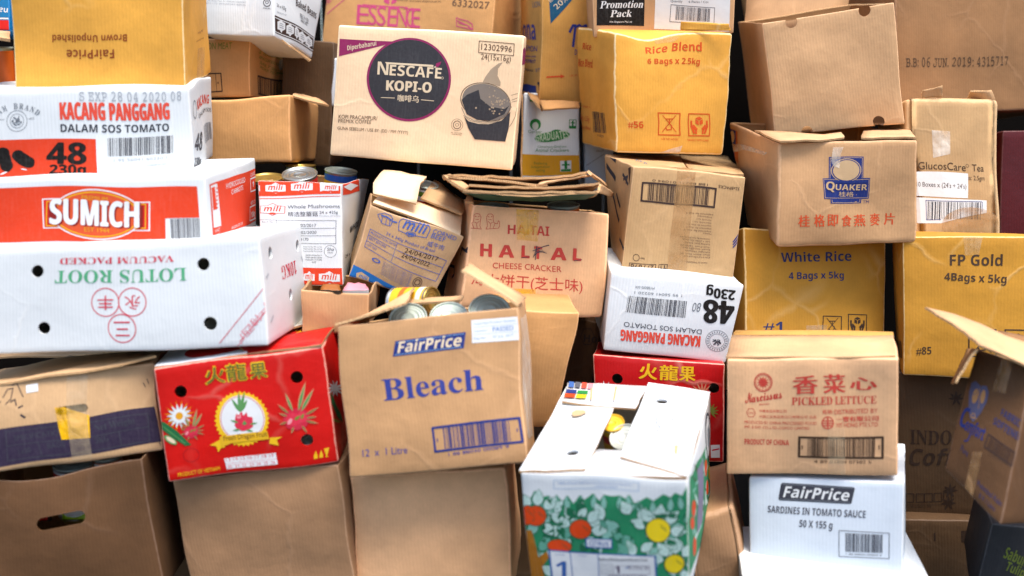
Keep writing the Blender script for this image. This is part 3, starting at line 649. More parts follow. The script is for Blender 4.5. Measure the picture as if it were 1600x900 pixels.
    ('l','paleleaf',3.04,[8724,3736,8184,4838,9251,4261],'citgreen'),
    ('l','dkgreen2',3.04,[9176,3849,9298,5333,9882,3789],None),
    ('l','paleleaf',3.06,[9181,3906,9293,5276,9805,3853],'citgreen'),
    ('l','dkgreen2',3.06,[9570,3631,10335,4717,10061,2942],None),
    ('l','paleleaf',3.08,[9600,3673,10306,4675,10034,3064],'citgreen'),
    ('l','dkgreen2',3.08,[9745,2996,10803,2904,9666,1992],None),
    ('l','paleleaf',3.1,[9786,2993,10762,2907,9716,2104],'citgreen'),
    ('l','dkgreen2',3.1,[9507,2437,10179,1299,8944,1771],None),
    ('l','paleleaf',3.12,[9533,2394,10153,1343,9035,1804],'citgreen'),
    ('l','dkgreen2',3.12,[7669,6109,6677,6565,7938,7035],None),
    ('l','paleleaf',3.14,[7631,6126,6716,6547,7869,6946],'citgreen'),
    ('l','dkgreen2',3.15,[7915,6495,7341,7660,8508,7080],None),
    ('l','paleleaf',3.16,[7893,6540,7363,7615,8418,7057],'citgreen'),
    ('l','dkgreen2',3.17,[8341,6653,8469,8108,9040,6600],None),
    ('l','paleleaf',3.18,[8346,6710,8464,8052,8964,6662],'citgreen'),
    ('l','dkgreen2',3.19,[8731,6443,9494,7511,9214,5772],None),
    ('l','paleleaf',3.2,[8760,6484,9465,7470,9187,5891],'citgreen'),
    ('l','dkgreen2',3.21,[8901,5823,9948,5740,8817,4839],None),
    ('l','paleleaf',3.22,[8941,5820,9908,5743,8868,4949],'citgreen'),
    ('l','dkgreen2',3.23,[8662,5274,9322,4165,8100,4618],None),
    ('l','paleleaf',3.24,[8688,5232,9297,4208,8191,4651],'citgreen'),
    ('l','dkgreen2',3.25,[171,6811,-863,7255,498,7717],None),
    ('l','paleleaf',3.26,[131,6828,-823,7238,421,7630],'citgreen'),
    ('l','dkgreen2',3.27,[450,7189,-109,8328,1106,7762],None),
    ('l','paleleaf',3.28,[428,7233,-87,8284,1009,7740],'citgreen'),
    ('l','dkgreen2',3.29,[910,7345,1110,8768,1651,7294],None),
    ('l','paleleaf',3.3,[918,7400,1103,8713,1573,7355],'citgreen'),
    ('l','dkgreen2',3.31,[1315,7140,2173,8186,1799,6484],None),
    ('l','paleleaf',3.32,[1348,7180,2140,8146,1776,6601],'citgreen'),
    ('l','dkgreen2',3.33,[1468,6534,2578,6454,1336,5572],None),
    ('l','paleleaf',3.34,[1511,6530,2535,6457,1394,5680],'citgreen'),
    ('l','dkgreen2',3.35,[1191,5997,1843,4914,564,5354],None),
    ('l','paleleaf',3.36,[1216,5955,1818,4956,662,5387],'citgreen'),
    ('e','dkleaf',4.5,[245,6606,740,6626,179,5757],0,28),
    ('e','orange',4.7,[245,6606,682,6624,185,5831],0,28),
    ('s','dkleaf',5,8.3,[362,6995,394,6727]),
    ('s','dkleaf',5,8.3,[457,6908,489,6639]),
    ('s','dkleaf',5,8.3,[552,6820,584,6552]),
    ('s','dkleaf',5,8.3,[647,6732,679,6464]),
    ('e','dkleaf',4.5,[794,6573,1461,6601,729,5686],0,28),
    ('e','orange',4.7,[794,6573,1403,6598,735,5760],0,28),
    ('s','dkleaf',5,8.3,[946,6983,998,6703]),
    ('s','dkleaf',5,8.3,[1041,6895,1093,6615]),
    ('s','dkleaf',5,8.3,[1135,6808,1188,6527]),
    ('s','dkleaf',5,8.3,[1230,6720,1283,6439]),
    ('e','dkleaf',4.5,[3522,5667,4261,5697,3476,4844],0,28),
    ('e','orange',4.7,[3522,5667,4204,5695,3480,4919],0,28),
    ('s','dkleaf',5,8.3,[3679,6045,3747,5788]),
    ('s','dkleaf',5,8.3,[3773,5956,3841,5698]),
    ('s','dkleaf',5,8.3,[3868,5867,3936,5609]),
    ('s','dkleaf',5,8.3,[3962,5778,4030,5520]),
    ('e','dkleaf',4.5,[2108,4156,2892,4185,2069,3554],0,28),
    ('e','orange',4.7,[2108,4156,2834,4182,2073,3629],0,28),
    ('s','dkleaf',5,8.3,[2270,4424,2345,4243]),
    ('s','dkleaf',5,8.3,[2366,4334,2441,4153]),
    ('s','dkleaf',5,8.3,[2461,4244,2537,4063]),
    ('s','dkleaf',5,8.3,[2557,4154,2633,3972]),
    ('e','dkleaf',4.5,[8265,5864,8999,5896,8239,4843],0,28),
    ('e','lemon',4.7,[8265,5864,8945,5894,8241,4919],0,28),
    ('s','dkleaf',5,8.3,[8413,6341,8487,6015]),
    ('s','dkleaf',5,8.3,[8506,6251,8580,5925]),
    ('s','dkleaf',5,8.3,[8599,6161,8673,5835]),
    ('s','dkleaf',5,8.3,[8692,6071,8766,5745]),
    ('e','dkleaf',4.5,[9103,3043,9735,3066,9086,2194],0,28),
    ('e','lemon',4.7,[9103,3043,9680,3064,9088,2271],0,28),
    ('s','dkleaf',5,8.3,[9227,3432,9291,3165]),
    ('s','dkleaf',5,8.3,[9321,3340,9385,3073]),
    ('s','dkleaf',5,8.3,[9415,3247,9479,2980]),
    ('s','dkleaf',5,8.3,[9509,3154,9574,2887]),
    ('p','bark',4.2,[74,5346,442,5360,578,4251,717,3132,1268,3620,1382,3154,884,2383,1018,100,-269,67]),
    ('s','darkbark',4.4,10.4,[164,4608,34,1600]),
    ('s','darkbark',4.4,10.4,[324,4391,244,1606]),
    ('s','darkbark',4.4,10.4,[484,4173,454,1612]),
    ('s','darkbark',4.4,10.4,[645,3954,664,1618]),
    ('s','darkbark',4.4,10.4,[805,3735,874,1624])]),
   ('front', 'sticker', [('p','blue2',5.2,[3768,4967,5494,4960,5432,4166,3754,4179]),
    ('p','white',5.5,[3849,4877,5406,4862,5352,4276,3845,4276]),
    ('p','blue2',5.2,[1383,3793,8045,3770,8052,-97,1337,-276]),
    ('p','white',5.5,[1492,3684,2687,3670,2683,-241,1457,-273]),
    ('p','white',5.5,[2745,3672,4415,3675,4365,-197,2743,-240]),
    ('p','white',5.5,[4472,3677,7931,3671,7939,-100,4424,-196])]),
   ('front', 'lettering', [('t','blue2',6,'CITRUS','bold',[3965,4375,5214,4365,3994,4751]),
    ('t','blue2',6,'1','bold',[1671,1553,2323,1573,1761,2884]),
    ('t','plumink',6,'1','bold',[5459,2188,5774,2198,5484,2762]),
    ('t','blue2',6,'CLASS','sans',[1795,3394,2379,3395,1805,3507]),
    ('t','blue2',6,'COUNT','sans',[3224,3443,3742,3424,3235,3557]),
    ('t','dkgrey',6,'Multisanitaria','bold',[4503,3147,7503,3292,4512,3375]),
    ('t','plumink',6,'56 CITRUS 7.88','sans',[6326,2523,7536,2526,6343,2830]),
    ('t','plumink',6,'PRODUCE OF SOUTH AFRICA','bold',[5016,1886,7434,1926,5024,2020]),
    ('t','dkgrey',6,'Mandarins Navelina code 4012','sans',[4520,2920,5349,2929,4525,2996]),
    ('t','dkgrey',6,'Mandarins Navelina code 4012','sans',[4513,2767,5342,2776,4517,2844]),
    ('t','dkgrey',6,'Mandarins Navelina code 4012','sans',[4505,2615,5336,2624,4510,2691]),
    ('t','dkgrey',6,'Mandarins Navelina code 4012','sans',[4498,2462,5329,2470,4502,2538]),
    ('t','dkgrey',6,'Mandarins Navelina code 4012','sans',[4490,2309,5322,2317,4495,2385]),
    ('t','dkgrey',6,'Mandarins Navelina code 4012','sans',[4482,2156,5315,2164,4487,2233]),
    ('t','dkgrey',6,'Mandarins Navelina code 4012','sans',[4475,2003,5309,2010,4480,2079]),
    ('s','plumink',6,6.2,[5400,2797,7630,2875,7607,2105,5367,2031,5400,2797]),
    ('s','ltblue',1,8.3,[2068,9491,7237,9611,7215,8932,2024,8818,2068,9491]),
    ('t','blue',1,'THESE ARTICLES TREATED AND PRODUCED IN COUNTRY','sans',[2289,9194,6848,9289,2297,9303]),
    ('t','blue',1,'CAMBERDALE PRODUCE','sans',[4621,8997,6023,9029,4627,9088])]),
   ('right', 'foliage_print', [('p','citgreen',0,[653,9693,1550,9117,3197,8844,4954,7982,6886,7215,9960,5182,10441,-211,9217,-1276,4671,203,1107,1505,95,1824,-180,5693]),
    ('l','midleaf',1,[1138,7915,2440,7357,1488,7566],None),
    ('l','paleleaf',1,[4828,2990,5446,3124,5680,2169],None),
    ('l','midleaf',1,[1801,5137,2269,5646,2292,4669],None),
    ('l','midleaf',1,[1564,3812,1231,4929,2058,3345],None),
    ('l','dkleaf',1,[5429,5508,5633,6093,6209,4830],None),
    ('l','midleaf',1,[8687,771,10021,295,9365,116],None),
    ('l','dkleaf',1,[3723,7104,2241,9481,4424,6554],None),
    ('l','paleleaf',1,[7145,2010,7060,2976,8181,1072],None),
    ('l','dkleaf',1,[2816,6216,4232,5785,3474,5579],None),
    ('l','paleleaf',1,[8783,-82,6455,3245,9560,-756],None),
    ('l','dkleaf',1,[5609,3679,3780,6015,6134,3264],None),
    ('l','paleleaf',1,[7128,4101,5967,6200,7814,3536],None),
    ('l','paleleaf',1,[7552,937,7238,2224,8614,-36],None),
    ('l','paleleaf',1,[7078,3026,7717,3295,8114,2078],None),
    ('l','paleleaf',1,[8683,4490,8492,5861,9778,3586],None),
    ('l','midleaf',1,[4500,2652,4488,3925,5478,1733],None),
    ('l','midleaf',1,[5273,1974,6020,1977,6146,1117],None),
    ('l','midleaf',1,[8876,1116,8666,2357,9998,113],None),
    ('l','dkleaf',1,[2698,7428,1265,9310,3135,7103],None),
    ('l','paleleaf',1,[1569,3239,3357,2709,2319,2447],None),
    ('l','dkleaf',1,[8618,633,9535,590,9506,-211],None),
    ('l','midleaf',1,[4704,2153,5190,2467,5292,1581],None),
    ('l','midleaf',1,[2967,3022,3935,2749,3446,2530],None),
    ('l','dkleaf',1,[6651,935,4554,3685,7535,189],None),
    ('l','paleleaf',1,[5971,2439,5270,3774,6687,1809],None),
    ('l','dkleaf',1,[3926,3323,2848,5307,4810,2540],None),
    ('l','midleaf',1,[8461,5518,7010,7745,9515,4713],None),
    ('l','midleaf',1,[2161,3340,2020,4192,2601,2919],None),
    ('l','midleaf',1,[6366,5184,5785,6531,7241,4463],None),
    ('l','paleleaf',1,[6933,5971,9785,4893,7754,5226],None),
    ('l','dkleaf',1,[4155,3590,4124,4341,4643,3141],None),
    ('l','paleleaf',1,[3003,5074,1745,7442,3546,4607],None),
    ('l','paleleaf',1,[2754,2678,4190,2278,3351,2057],None),
    ('l','dkleaf',1,[2476,4479,853,6838,2994,4046],None),
    ('l','midleaf',1,[5251,5922,4082,8142,5961,5347],None),
    ('l','midleaf',1,[4219,1852,5011,1919,4883,1186],None),
    ('l','midleaf',1,[5083,5787,6546,5100,5752,5141],None),
    ('l','midleaf',1,[2426,3041,5045,1492,2926,2494],None),
    ('l','paleleaf',1,[7157,5906,6708,7450,8098,5147],None),
    ('l','paleleaf',1,[6878,4581,9671,3526,7486,4015],None),
    ('l','midleaf',1,[5044,6651,4962,7915,5727,6081],None),
    ('l','dkleaf',1,[4359,3316,3454,5339,5183,2580],None),
    ('l','midleaf',1,[2215,7651,3351,7220,2790,7094],None),
    ('l','midleaf',1,[3221,5497,4563,4990,3647,5077],None),
    ('l','midleaf',1,[4046,2254,5614,1666,4680,1600],None),
    ('e','orange',2,[1497,6279,2054,5772,1444,5599],0,28),
    ('e','orange',2,[1091,5383,1642,4864,1048,4878],0,28),
    ('e','orange',2,[7080,5045,7833,4411,7077,4235],0,28),
    ('e','orange',2,[8189,2231,9020,1495,8198,1486],0,28),
    ('e','orange',2,[1740,2728,2332,2139,1680,1946],0,28),
    ('e','lemon',2,[9835,2287,10472,1739,9865,1504],0,28),
    ('p','plumgrey',2.2,[2992,8274,5693,7188,5343,1555,2838,2784]),
    ('e','ink',2.4,[8565,6907,10174,5651,8606,4595],0,24),
    ('e','white',2.5,[8565,6907,9817,5931,8600,4913],0,24),
    ('e','grey',2.6,[8565,6907,9351,6295,8587,5651],0,28),
    ('s','brownblk',2.7,140.9,[4162,313,7983,-113,10441,-211])]),
   ('top', 'pen_marks', [('s','grey',30,15.9,[8920,5629,8920,5295,8814,4997,8615,4769,8346,4638,8040,4616,7732,4708,7458,4902,7251,5177,7136,5501,7129,5837,7234,6142,7437,6380,7713,6518,8029,6539,8344,6439,8619,6231,8820,5944]),
    ('s','grey',30,15.9,[7455,6148,8157,5926,7773,5217,8394,5399]),
    ('s','grey',30,15.9,[6897,4492,7536,4933,7374,4267,7859,4746])]),
   ('top', 'colour_chart', [('p','blue2',54,[274,9792,635,9791,787,9058,414,9058]),
    ('p','dkgrey',54,[706,9829,1066,9828,1213,9094,842,9093]),
    ('p','coral',54,[1161,9836,1520,9835,1662,9100,1292,9100]),
    ('p','pink',54,[1607,9811,1964,9811,2102,9076,1733,9076]),
    ('p','navy',54,[387,8751,1089,8778,1163,8331,450,8304]),
    ('p','cgreen',54,[1160,8753,1858,8780,1927,8333,1218,8306]),
    ('p','orange',54,[443,8214,1140,8240,1213,7802,505,7775]),
    ('p','lemon',54,[1210,8216,1903,8242,1971,7803,1267,7776])]),
   ('top', 'torn_patch', [('p','kraftpale',30,[1389,6215,1601,6566,2148,6551,2418,6292,2099,5881,1677,5740]),
    ('p','kraftpale',54,[3578,9449,3734,9462,4013,7439,3865,7544]),
    ('p','kraftpale',54,[1899,9368,2064,9227,2416,7604,2248,7649]),
    ('p','kraftpale',6,[7171,1906,7749,1992,7818,1297,7356,1221]),
    ('p','kraftpale',30,[8653,3093,8929,3113,9020,2030,8802,2253])])]),
('lettuce', 'lettuce_carton', 'brown pickled lettuce carton with red printing, standing on the white sardine carton', 'box', 'cardboard boxes in the pile', 'kraft_peach', 'kraft_inner',
  [0.4136, 1.9436, -0.7088, 0.7078, 1.8537, -0.6772, 0.4763, 2.1502, -0.705, 0.7705, 2.0603, -0.6735, 0.404, 1.9423, -0.4776, 0.6938, 1.8539, -0.4558, 0.4626, 2.1501, -0.4725, 0.76, 2.0604, -0.4528],
  12, (0.002, 0.003, 0.002), 0.0018, 0.004, [], False, [],
  [('front', 'emblem', [('e','redink',1,[2274,8105,2847,8105,2272,7294],0.9,28),
    ('e','redink',1,[2274,8105,2752,8105,2272,7430],0.92,28),
    ('l','redink',1,[2274,8105,2680,8105,2274,7953],None),
    ('l','redink',1,[2274,8105,2625,7818,2220,7973],None),
    ('l','redink',1,[2274,8105,2476,7608,2181,8029],None),
    ('l','redink',1,[2274,8105,2273,7531,2166,8105],None),
    ('l','redink',1,[2274,8105,2069,7608,2181,8181],None),
    ('l','redink',1,[2274,8105,1920,7818,2221,8236],None),
    ('l','redink',1,[2274,8105,1867,8104,2275,8257],None),
    ('l','redink',1,[2274,8105,1922,8391,2328,8236],None),
    ('l','redink',1,[2274,8105,2072,8601,2368,8181],None),
    ('l','redink',1,[2274,8105,2276,8677,2382,8105],None),
    ('l','redink',1,[2274,8105,2479,8601,2367,8029],None),
    ('l','redink',1,[2274,8105,2627,8392,2328,7973],None),
    ('e','redink',1,[1473,5476,1786,5476,1472,5032],0.88,6),
    ('t','redink',1,'COFCO','sans',[1255,5373,1690,5374,1256,5543]),
    ('e','redink',1,[5963,4686,6332,4687,5962,4139],0.85,28),
    ('s','redink',1,18.7,[5685,4855,6240,4857]),
    ('s','redink',1,18.7,[5638,4650,6286,4652]),
    ('s','redink',1,18.7,[5684,4446,6240,4447]),
    ('s','redink',1,22.4,[5963,5146,5962,4242])]),
   ('front', 'title', [('t','redink',1,'香','sans',[3958,7127,5305,7129,3961,8611]),
    ('t','redink',1.2,'香','sans',[3987,7127,5334,7129,3991,8611]),
    ('t','redink',1.4,'香','sans',[4017,7128,5363,7129,4020,8611]),
    ('t','redink',1.6,'香','sans',[4046,7128,5392,7130,4049,8611]),
    ('t','redink',1,'菜','sans',[5711,7130,7036,7132,5714,8680]),
    ('t','redink',1.2,'菜','sans',[5740,7130,7065,7132,5743,8680]),
    ('t','redink',1.4,'菜','sans',[5769,7130,7093,7132,5771,8680]),
    ('t','redink',1.6,'菜','sans',[5798,7130,7122,7132,5800,8680]),
    ('t','redink',1,'心','sans',[7379,7352,8796,7354,7380,8395]),
    ('t','redink',1.2,'心','sans',[7408,7352,8824,7354,7409,8395]),
    ('t','redink',1.4,'心','sans',[7436,7352,8852,7354,7437,8395]),
    ('t','redink',1.6,'心','sans',[7465,7352,8881,7354,7466,8395])]),
   ('front', 'lettering', [('t','redink',1,'Narcissus','script',[1113,6275,3390,6788,1018,7146]),
    ('t','redink',1.2,'Narcissus','script',[1137,6275,3414,6788,1042,7146]),
    ('t','redink',1,'BRAND','sans',[2029,6124,2651,6210,2019,6276]),
    ('t','redink',1,'PICKLED LETTUCE','serif',[3921,6212,8863,6188,3924,6857]),
    ('t','redink',1,'中粮食品有限公司','sans',[2027,5528,3647,5532,2028,5801]),
    ('t','redink',1,'中国工业食品进出口有限公司 出品','sans',[2025,5051,5290,5059,2026,5307]),
    ('t','redink',1,'PRODUCED BY CHINA PROCESSED FOOD','sans',[1059,4501,5312,4513,1059,4758]),
    ('t','redink',1,'IMP. & EXP. CO.,LTD.,COFCO LIMITED','sans',[1057,4090,4915,4101,1058,4313]),
    ('t','redink',1,'經銷:','sans',[5651,5434,6287,5436,5651,5808]),
    ('t','redink',1,'DISTRIBUTED BY','sans',[6379,5402,8931,5408,6380,5776]),
    ('t','redink',1,'一豐有限公司','sans',[6459,4755,8953,4728,6463,5198]),
    ('t','redink',1.2,'一豐有限公司','sans',[6482,4755,8975,4728,6486,5198]),
    ('t','redink',1,'YIT HONG PTE LTD','sans',[6459,4311,8941,4268,6462,4653]),
    ('t','redink',1,'PRODUCT OF CHINA','bold',[1052,2645,3806,2656,1054,3127]),
    ('t','dkbrown',1,'4 89 01009 07382 5','sans',[5178,1107,8591,1124,5179,1384])]),
   ('front', 'barcode', [('s','dkbrown',1,41.1,[4374,3414,9200,3363,9199,1610,4370,1657,4374,3414]),
    ('b','dkbrown',1,[4831,3313,8795,3293,8771,1712,4828,1728],31,46),
    ('p','dkbrown',1,[4502,2693,4560,2693,4560,2348,4501,2348]),
    ('p','dkbrown',1,[8986,2711,9042,2711,9042,2367,8986,2367])]),
   ('front', 'tape', [('p','tape',3,[5962,4207,6999,4211,6995,-97,5956,-103])])]),
('sardine', 'sardine_carton', 'pale blue-white sardine carton with a black name plate under the lettuce carton', 'box', 'cardboard boxes in the pile', 'blue_white', 'kraft_inner',
  [0.4647, 1.9343, -0.9005, 0.7258, 1.8363, -0.8726, 0.5667, 2.2021, -0.9145, 0.8278, 2.1042, -0.8866, 0.46, 1.9459, -0.7135, 0.7205, 1.8481, -0.6863, 0.562, 2.2137, -0.7275, 0.8224, 2.1166, -0.7032],
  13, (0.002, 0.003, 0.002), 0.0018, 0.004, [], False, [],
  [('front', 'emblem', [('p','ink',0,[2262,9494,6826,9323,6929,9205,6733,7630,6632,7541,2078,7654,1997,7818,2155,9342]),
    ('s','grey',1,11.3,[2289,9348,6802,9199]),
    ('s','grey',1,11.3,[2104,7782,6656,7708])]),
   ('front', 'lettering', [('t','white',1,'FairPrice','bolditsans',[2291,8003,6579,7869,2329,9139]),
    ('t','dkgrey',1,'SARDINES IN TOMATO SAUCE','bold',[1273,6337,7632,6180,1297,7058]),
    ('t','dkgrey',1,'50 X 155 g','bold',[3389,4955,5537,4897,3416,5713])]),
   ('front', 'barcode', [('s','dkgrey',1,11.3,[5978,4761,9127,4734,9146,2060,5990,2047,5978,4761]),
    ('b','ink',1,[6391,4541,8715,4547,8728,2611,6401,2562],41,40),
    ('t','dkgrey',1,'1 88 88030 00849 9','sans',[6441,2252,8668,2275,6445,2419])])]),
('white_under', 'cardboard_box', 'white box mostly cut off by the bottom edge, under the sardine carton', 'box', 'cardboard boxes in the pile', 'white_board', 'kraft_inner',
  [0.4552, 1.8791, -1.0976, 0.7734, 1.8356, -1.0722, 0.48, 2.0706, -1.0804, 0.7982, 2.0272, -1.0551, 0.4308, 1.8622, -0.8733, 0.7675, 1.8175, -0.8612, 0.4556, 2.0537, -0.8562, 0.7894, 2.0093, -0.8407],
  14, (0.002, 0.003, 0.002), 0.0018, 0.004, [], False, [],
  []),
('crumpled', 'cardboard_box', 'small crumpled brown box low between the citrus box and the sardine carton', 'box', 'cardboard boxes in the pile', 'kraft_mid', 'kraft_inner',
  [0.3618, 1.9572, -0.9639, 0.4763, 1.9321, -0.9515, 0.4155, 2.2014, -0.9647, 0.5299, 2.1763, -0.9523, 0.3388, 1.9628, -0.7921, 0.4292, 1.943, -0.7671, 0.3925, 2.207, -0.7928, 0.4828, 2.1872, -0.7678],
  15, (0.004, 0.01, 0.006), 0.009, 0.012, [], False, [],
  []),
('comfort', 'softener_carton', 'tilted brown fabric softener carton with an open flap at the right edge', 'box', 'cardboard boxes in the pile', 'kraft_brown', 'kraft_inner',
  [0.7821, 1.8321, -0.6523, 0.8405, 1.7168, -0.7172, 0.9657, 1.9678, -0.7281, 1.0166, 1.8661, -0.7808, 0.844, 1.8677, -0.439, 0.9036, 1.7772, -0.4564, 1.0276, 2.0033, -0.5148, 1.0872, 1.9129, -0.5322],
  16, (0.004, 0.006, 0.003), 0.003, 0.004, [], True, [],
  [('front', 'emblem', [('p','navyfade',0,[1475,7610,2568,7474,2693,7271,2788,7525,3594,7664,4159,7314,4263,6671,3716,5705,2867,4770,2128,4931,1419,5671,909,6660,932,7317]),
    ('e','kraft2',1,[2177,6595,2689,6663,2180,6050],0,28),
    ('e','navyfade',1,[1820,7056,2463,7108,1741,6588],0.9,28),
    ('e','kraft2',1,[3453,6844,3833,6906,3537,6358],0,28),
    ('s','kraft2',1,14.8,[2178,5025,3348,5145]),
    ('s','kraft2',1,11.1,[2600,7248,3257,5880]),
    ('e','kraft2',1,[2605,5201,2966,5308,2717,5017],0.7,28)]),
   ('front', 'lettering', [('t','navy',1,'C','bolditsans',[668,3808,2194,4010,473,5389]),
    ('t','navy',1.3,'omfort','bolditsans',[1738,3824,5129,4031,1724,4773]),
    ('s','navy',1,22.2,[2980,3884,2767,3303,2258,3091]),
    ('t','navyink',1,'FABRIC','bold',[6706,6236,9696,6144,6783,6699]),
    ('t','navyink',1,'SOFTENER','bold',[5884,5458,10327,5346,5954,5930]),
    ('t','navyink',1,'Pure','sans',[1974,2278,3315,2277,1985,2724]),
    ('t','navyink',1,'Petenbul Kain','sans',[5586,1063,9487,1068,5591,1408]),
    ('t','navyink',1,'8 X 1 Litre','sans',[6175,452,8759,480,6197,769])]),
   ('front', 'barcode', [('s','brownblk',1,25.9,[5648,4679,9966,4550,9842,3684,5560,3766,5648,4679]),
    ('b','brownblk',1,[5981,4579,9749,4463,9613,3743,5863,3835],51,30),
    ('t','brownink',1,'8 88 88030 004','sans',[6254,3453,9658,3539,6322,3543])]),
   ('front', 'tape', [('p','kafttape',1,[4546,9909,6479,10211,6702,7736,4701,7586]),
    ('p','kafttape',1,[4006,2876,5446,3371,5298,87,3800,180])])]),
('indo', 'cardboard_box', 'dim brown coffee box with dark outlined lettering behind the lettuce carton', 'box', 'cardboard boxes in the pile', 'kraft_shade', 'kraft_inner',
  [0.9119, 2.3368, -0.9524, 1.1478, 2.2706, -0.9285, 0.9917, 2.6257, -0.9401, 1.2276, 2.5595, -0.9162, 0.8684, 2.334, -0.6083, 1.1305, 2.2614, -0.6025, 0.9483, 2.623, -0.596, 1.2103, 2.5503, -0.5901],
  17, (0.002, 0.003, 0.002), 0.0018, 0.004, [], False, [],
  [('front', 'lettering', [('t','darkink',1,'INDO','serif',[990,5227,4359,5314,1050,6191]),
    ('t','darkink',1,'CAFE','serif',[4625,5321,7915,5409,4641,6293]),
    ('t','darkink',1,'Coffee','bolditsans',[841,3749,6620,3826,928,4904]),
    ('s','darkink',1,18.4,[418,1674,1102,1684,1062,1050,373,1042,418,1674]),
    ('s','darkink',1,18.4,[1329,1687,2010,1697,1977,1062,1291,1053,1329,1687]),
    ('s','darkink',1,18.4,[2038,1697,2715,1707,2689,1071,2006,1062,2038,1697]),
    ('s','darkink',1,18.4,[2884,1710,3558,1719,3538,1082,2859,1073,2884,1710]),
    ('s','darkink',1,18.4,[3726,1722,4396,1732,4383,1092,3708,1084,3726,1722]),
    ('t','darkink',1,'8 x 40 sachets x 20g','sans',[342,620,2585,645,352,761]),
    ('s','darkink',1,11.1,[244,853,4406,808]),
    ('l','darkink',1,[4855,8482,4862,9030,5059,8489],None),
    ('l','darkink',1,[4855,8482,4391,8817,4988,8627],None),
    ('l','darkink',1,[4855,8482,5326,8851,4984,8347],None),
    ('l','darkink',1,[4855,8482,4240,8460,4857,8665],None),
    ('l','darkink',1,[4855,8482,5467,8504,4852,8299],None),
    ('l','darkink',1,[4855,8482,4539,7996,4679,8567],None),
    ('l','darkink',1,[4855,8482,5156,8017,4676,8384],None),
    ('l','darkink',1,[4287,1848,4299,2415,4510,1852],None),
    ('l','darkink',1,[4287,1848,3785,2204,4433,1995],None),
    ('l','darkink',1,[4287,1848,4804,2221,4428,1706],None),
    ('l','darkink',1,[4287,1848,3617,1838,4291,2037],None),
    ('l','darkink',1,[4287,1848,4954,1859,4283,1659],None),
    ('l','darkink',1,[4287,1848,3940,1352,4096,1940],None),
    ('l','darkink',1,[4287,1848,4613,1361,4092,1751],None),
    ('l','darkink',1,[4126,900,4139,1468,4351,902],None),
    ('l','darkink',1,[4126,900,3617,1258,4274,1047],None),
    ('l','darkink',1,[4126,900,4650,1272,4268,756],None),
    ('l','darkink',1,[4126,900,3447,891,4130,1089],None),
    ('l','darkink',1,[4126,900,4802,908,4121,710],None),
    ('l','darkink',1,[4126,900,3773,402,3933,992],None),
    ('l','darkink',1,[4126,900,4454,409,3928,802],None)])]),
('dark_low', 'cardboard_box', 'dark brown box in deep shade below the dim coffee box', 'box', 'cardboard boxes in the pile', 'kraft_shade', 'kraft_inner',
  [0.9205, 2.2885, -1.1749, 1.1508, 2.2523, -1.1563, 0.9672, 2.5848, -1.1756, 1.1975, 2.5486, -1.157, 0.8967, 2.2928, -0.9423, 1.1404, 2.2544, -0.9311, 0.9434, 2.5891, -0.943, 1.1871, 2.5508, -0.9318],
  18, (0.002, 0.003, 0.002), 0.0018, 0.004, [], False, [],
  [('front', 'lettering', [('p','darkink',1,[2723,8727,2868,8730,2850,7876,2704,7873]),
    ('p','darkink',0,[5123,8941,7042,8975,7052,7770,5116,7740])])]),
('grey_low', 'cardboard_box', 'grey box with yellow print in the bottom right corner below the softener carton', 'box', 'cardboard boxes in the pile', 'grey_board', 'kraft_inner',
  [0.9236, 1.9721, -0.9713, 1.0706, 1.926, -0.9754, 0.9987, 2.2105, -0.9636, 1.1456, 2.1644, -0.9677, 0.9401, 1.9619, -0.8156, 1.0824, 1.9171, -0.8152, 1.0151, 2.2003, -0.8079, 1.1574, 2.1555, -0.8075],
  19, (0.002, 0.003, 0.002), 0.0018, 0.004, [], False, [],
  [('front', 'lettering', [('t','olivegreen',1,'Sabun','bold',[2319,5715,5212,4799,2558,7150]),
    ('t','olivegreen',1,'Tulip','bold',[2910,4093,5298,3343,3109,5279])])]),
('gold', 'rice_carton', 'yellow rice carton marked #85 at the right edge under the tea carton', 'box', 'yellow rice cartons', 'yellow_deep', 'kraft_inner',
  [0.8739, 2.2904, -0.6014, 1.178, 2.216, -0.6018, 0.9157, 2.4466, -0.6267, 1.2164, 2.3729, -0.6152, 0.8657, 2.3188, -0.2911, 1.1773, 2.2429, -0.2871, 0.8982, 2.4759, -0.3017, 1.2157, 2.3999, -0.3004],
  20, (0.003, 0.005, 0.002), 0.0018, 0.004, [], False, [],
  [('front', 'lettering', [('t','dkbrown',1,'FP Gold','bold',[3014,7951,6370,8015,3008,8706]),
    ('t','dkbrown',1,'4Bags x 5kg','bold',[2656,6904,6652,6865,2667,7437]),
    ('t','dkbrown',1,'#85','bold',[830,1460,1831,1516,826,1977]),
    ('s','dkbrown',1,29.3,[4288,3528,6058,3573,6109,1610,4327,1548,4288,3528]),
    ('s','dkbrown',1,20.5,[4649,3312,5782,1901]),
    ('s','dkbrown',1,20.5,[5711,3364,4644,1838]),
    ('s','dkbrown',1,26.3,[4939,3017,5436,3042]),
    ('s','dkbrown',1,29.3,[5189,2991,5197,2604,5415,2422,5387,2073,5033,2015,4921,2241]),
    ('s','dkbrown',1,27.9,[6644,3593,8304,3636,8366,1786,6696,1729,6644,3593]),
    ('p','dkbrown',1,[7205,3219,7483,3378,7770,3247,7493,3069]),
    ('p','dkbrown',1,[7207,3146,7461,3013,7472,2649,7218,2782]),
    ('p','dkbrown',1,[7772,3174,7528,3016,7539,2652,7784,2811]),
    ('s','dkbrown',1,50.2,[6895,2966,6907,2547,7251,2236,7260,1944]),
    ('s','dkbrown',1,39.0,[7056,2627,7316,2312]),
    ('s','dkbrown',1,55.8,[6908,2510,7092,1971]),
    ('s','dkbrown',1,50.2,[8092,3026,8106,2609,7785,2264,7794,1973]),
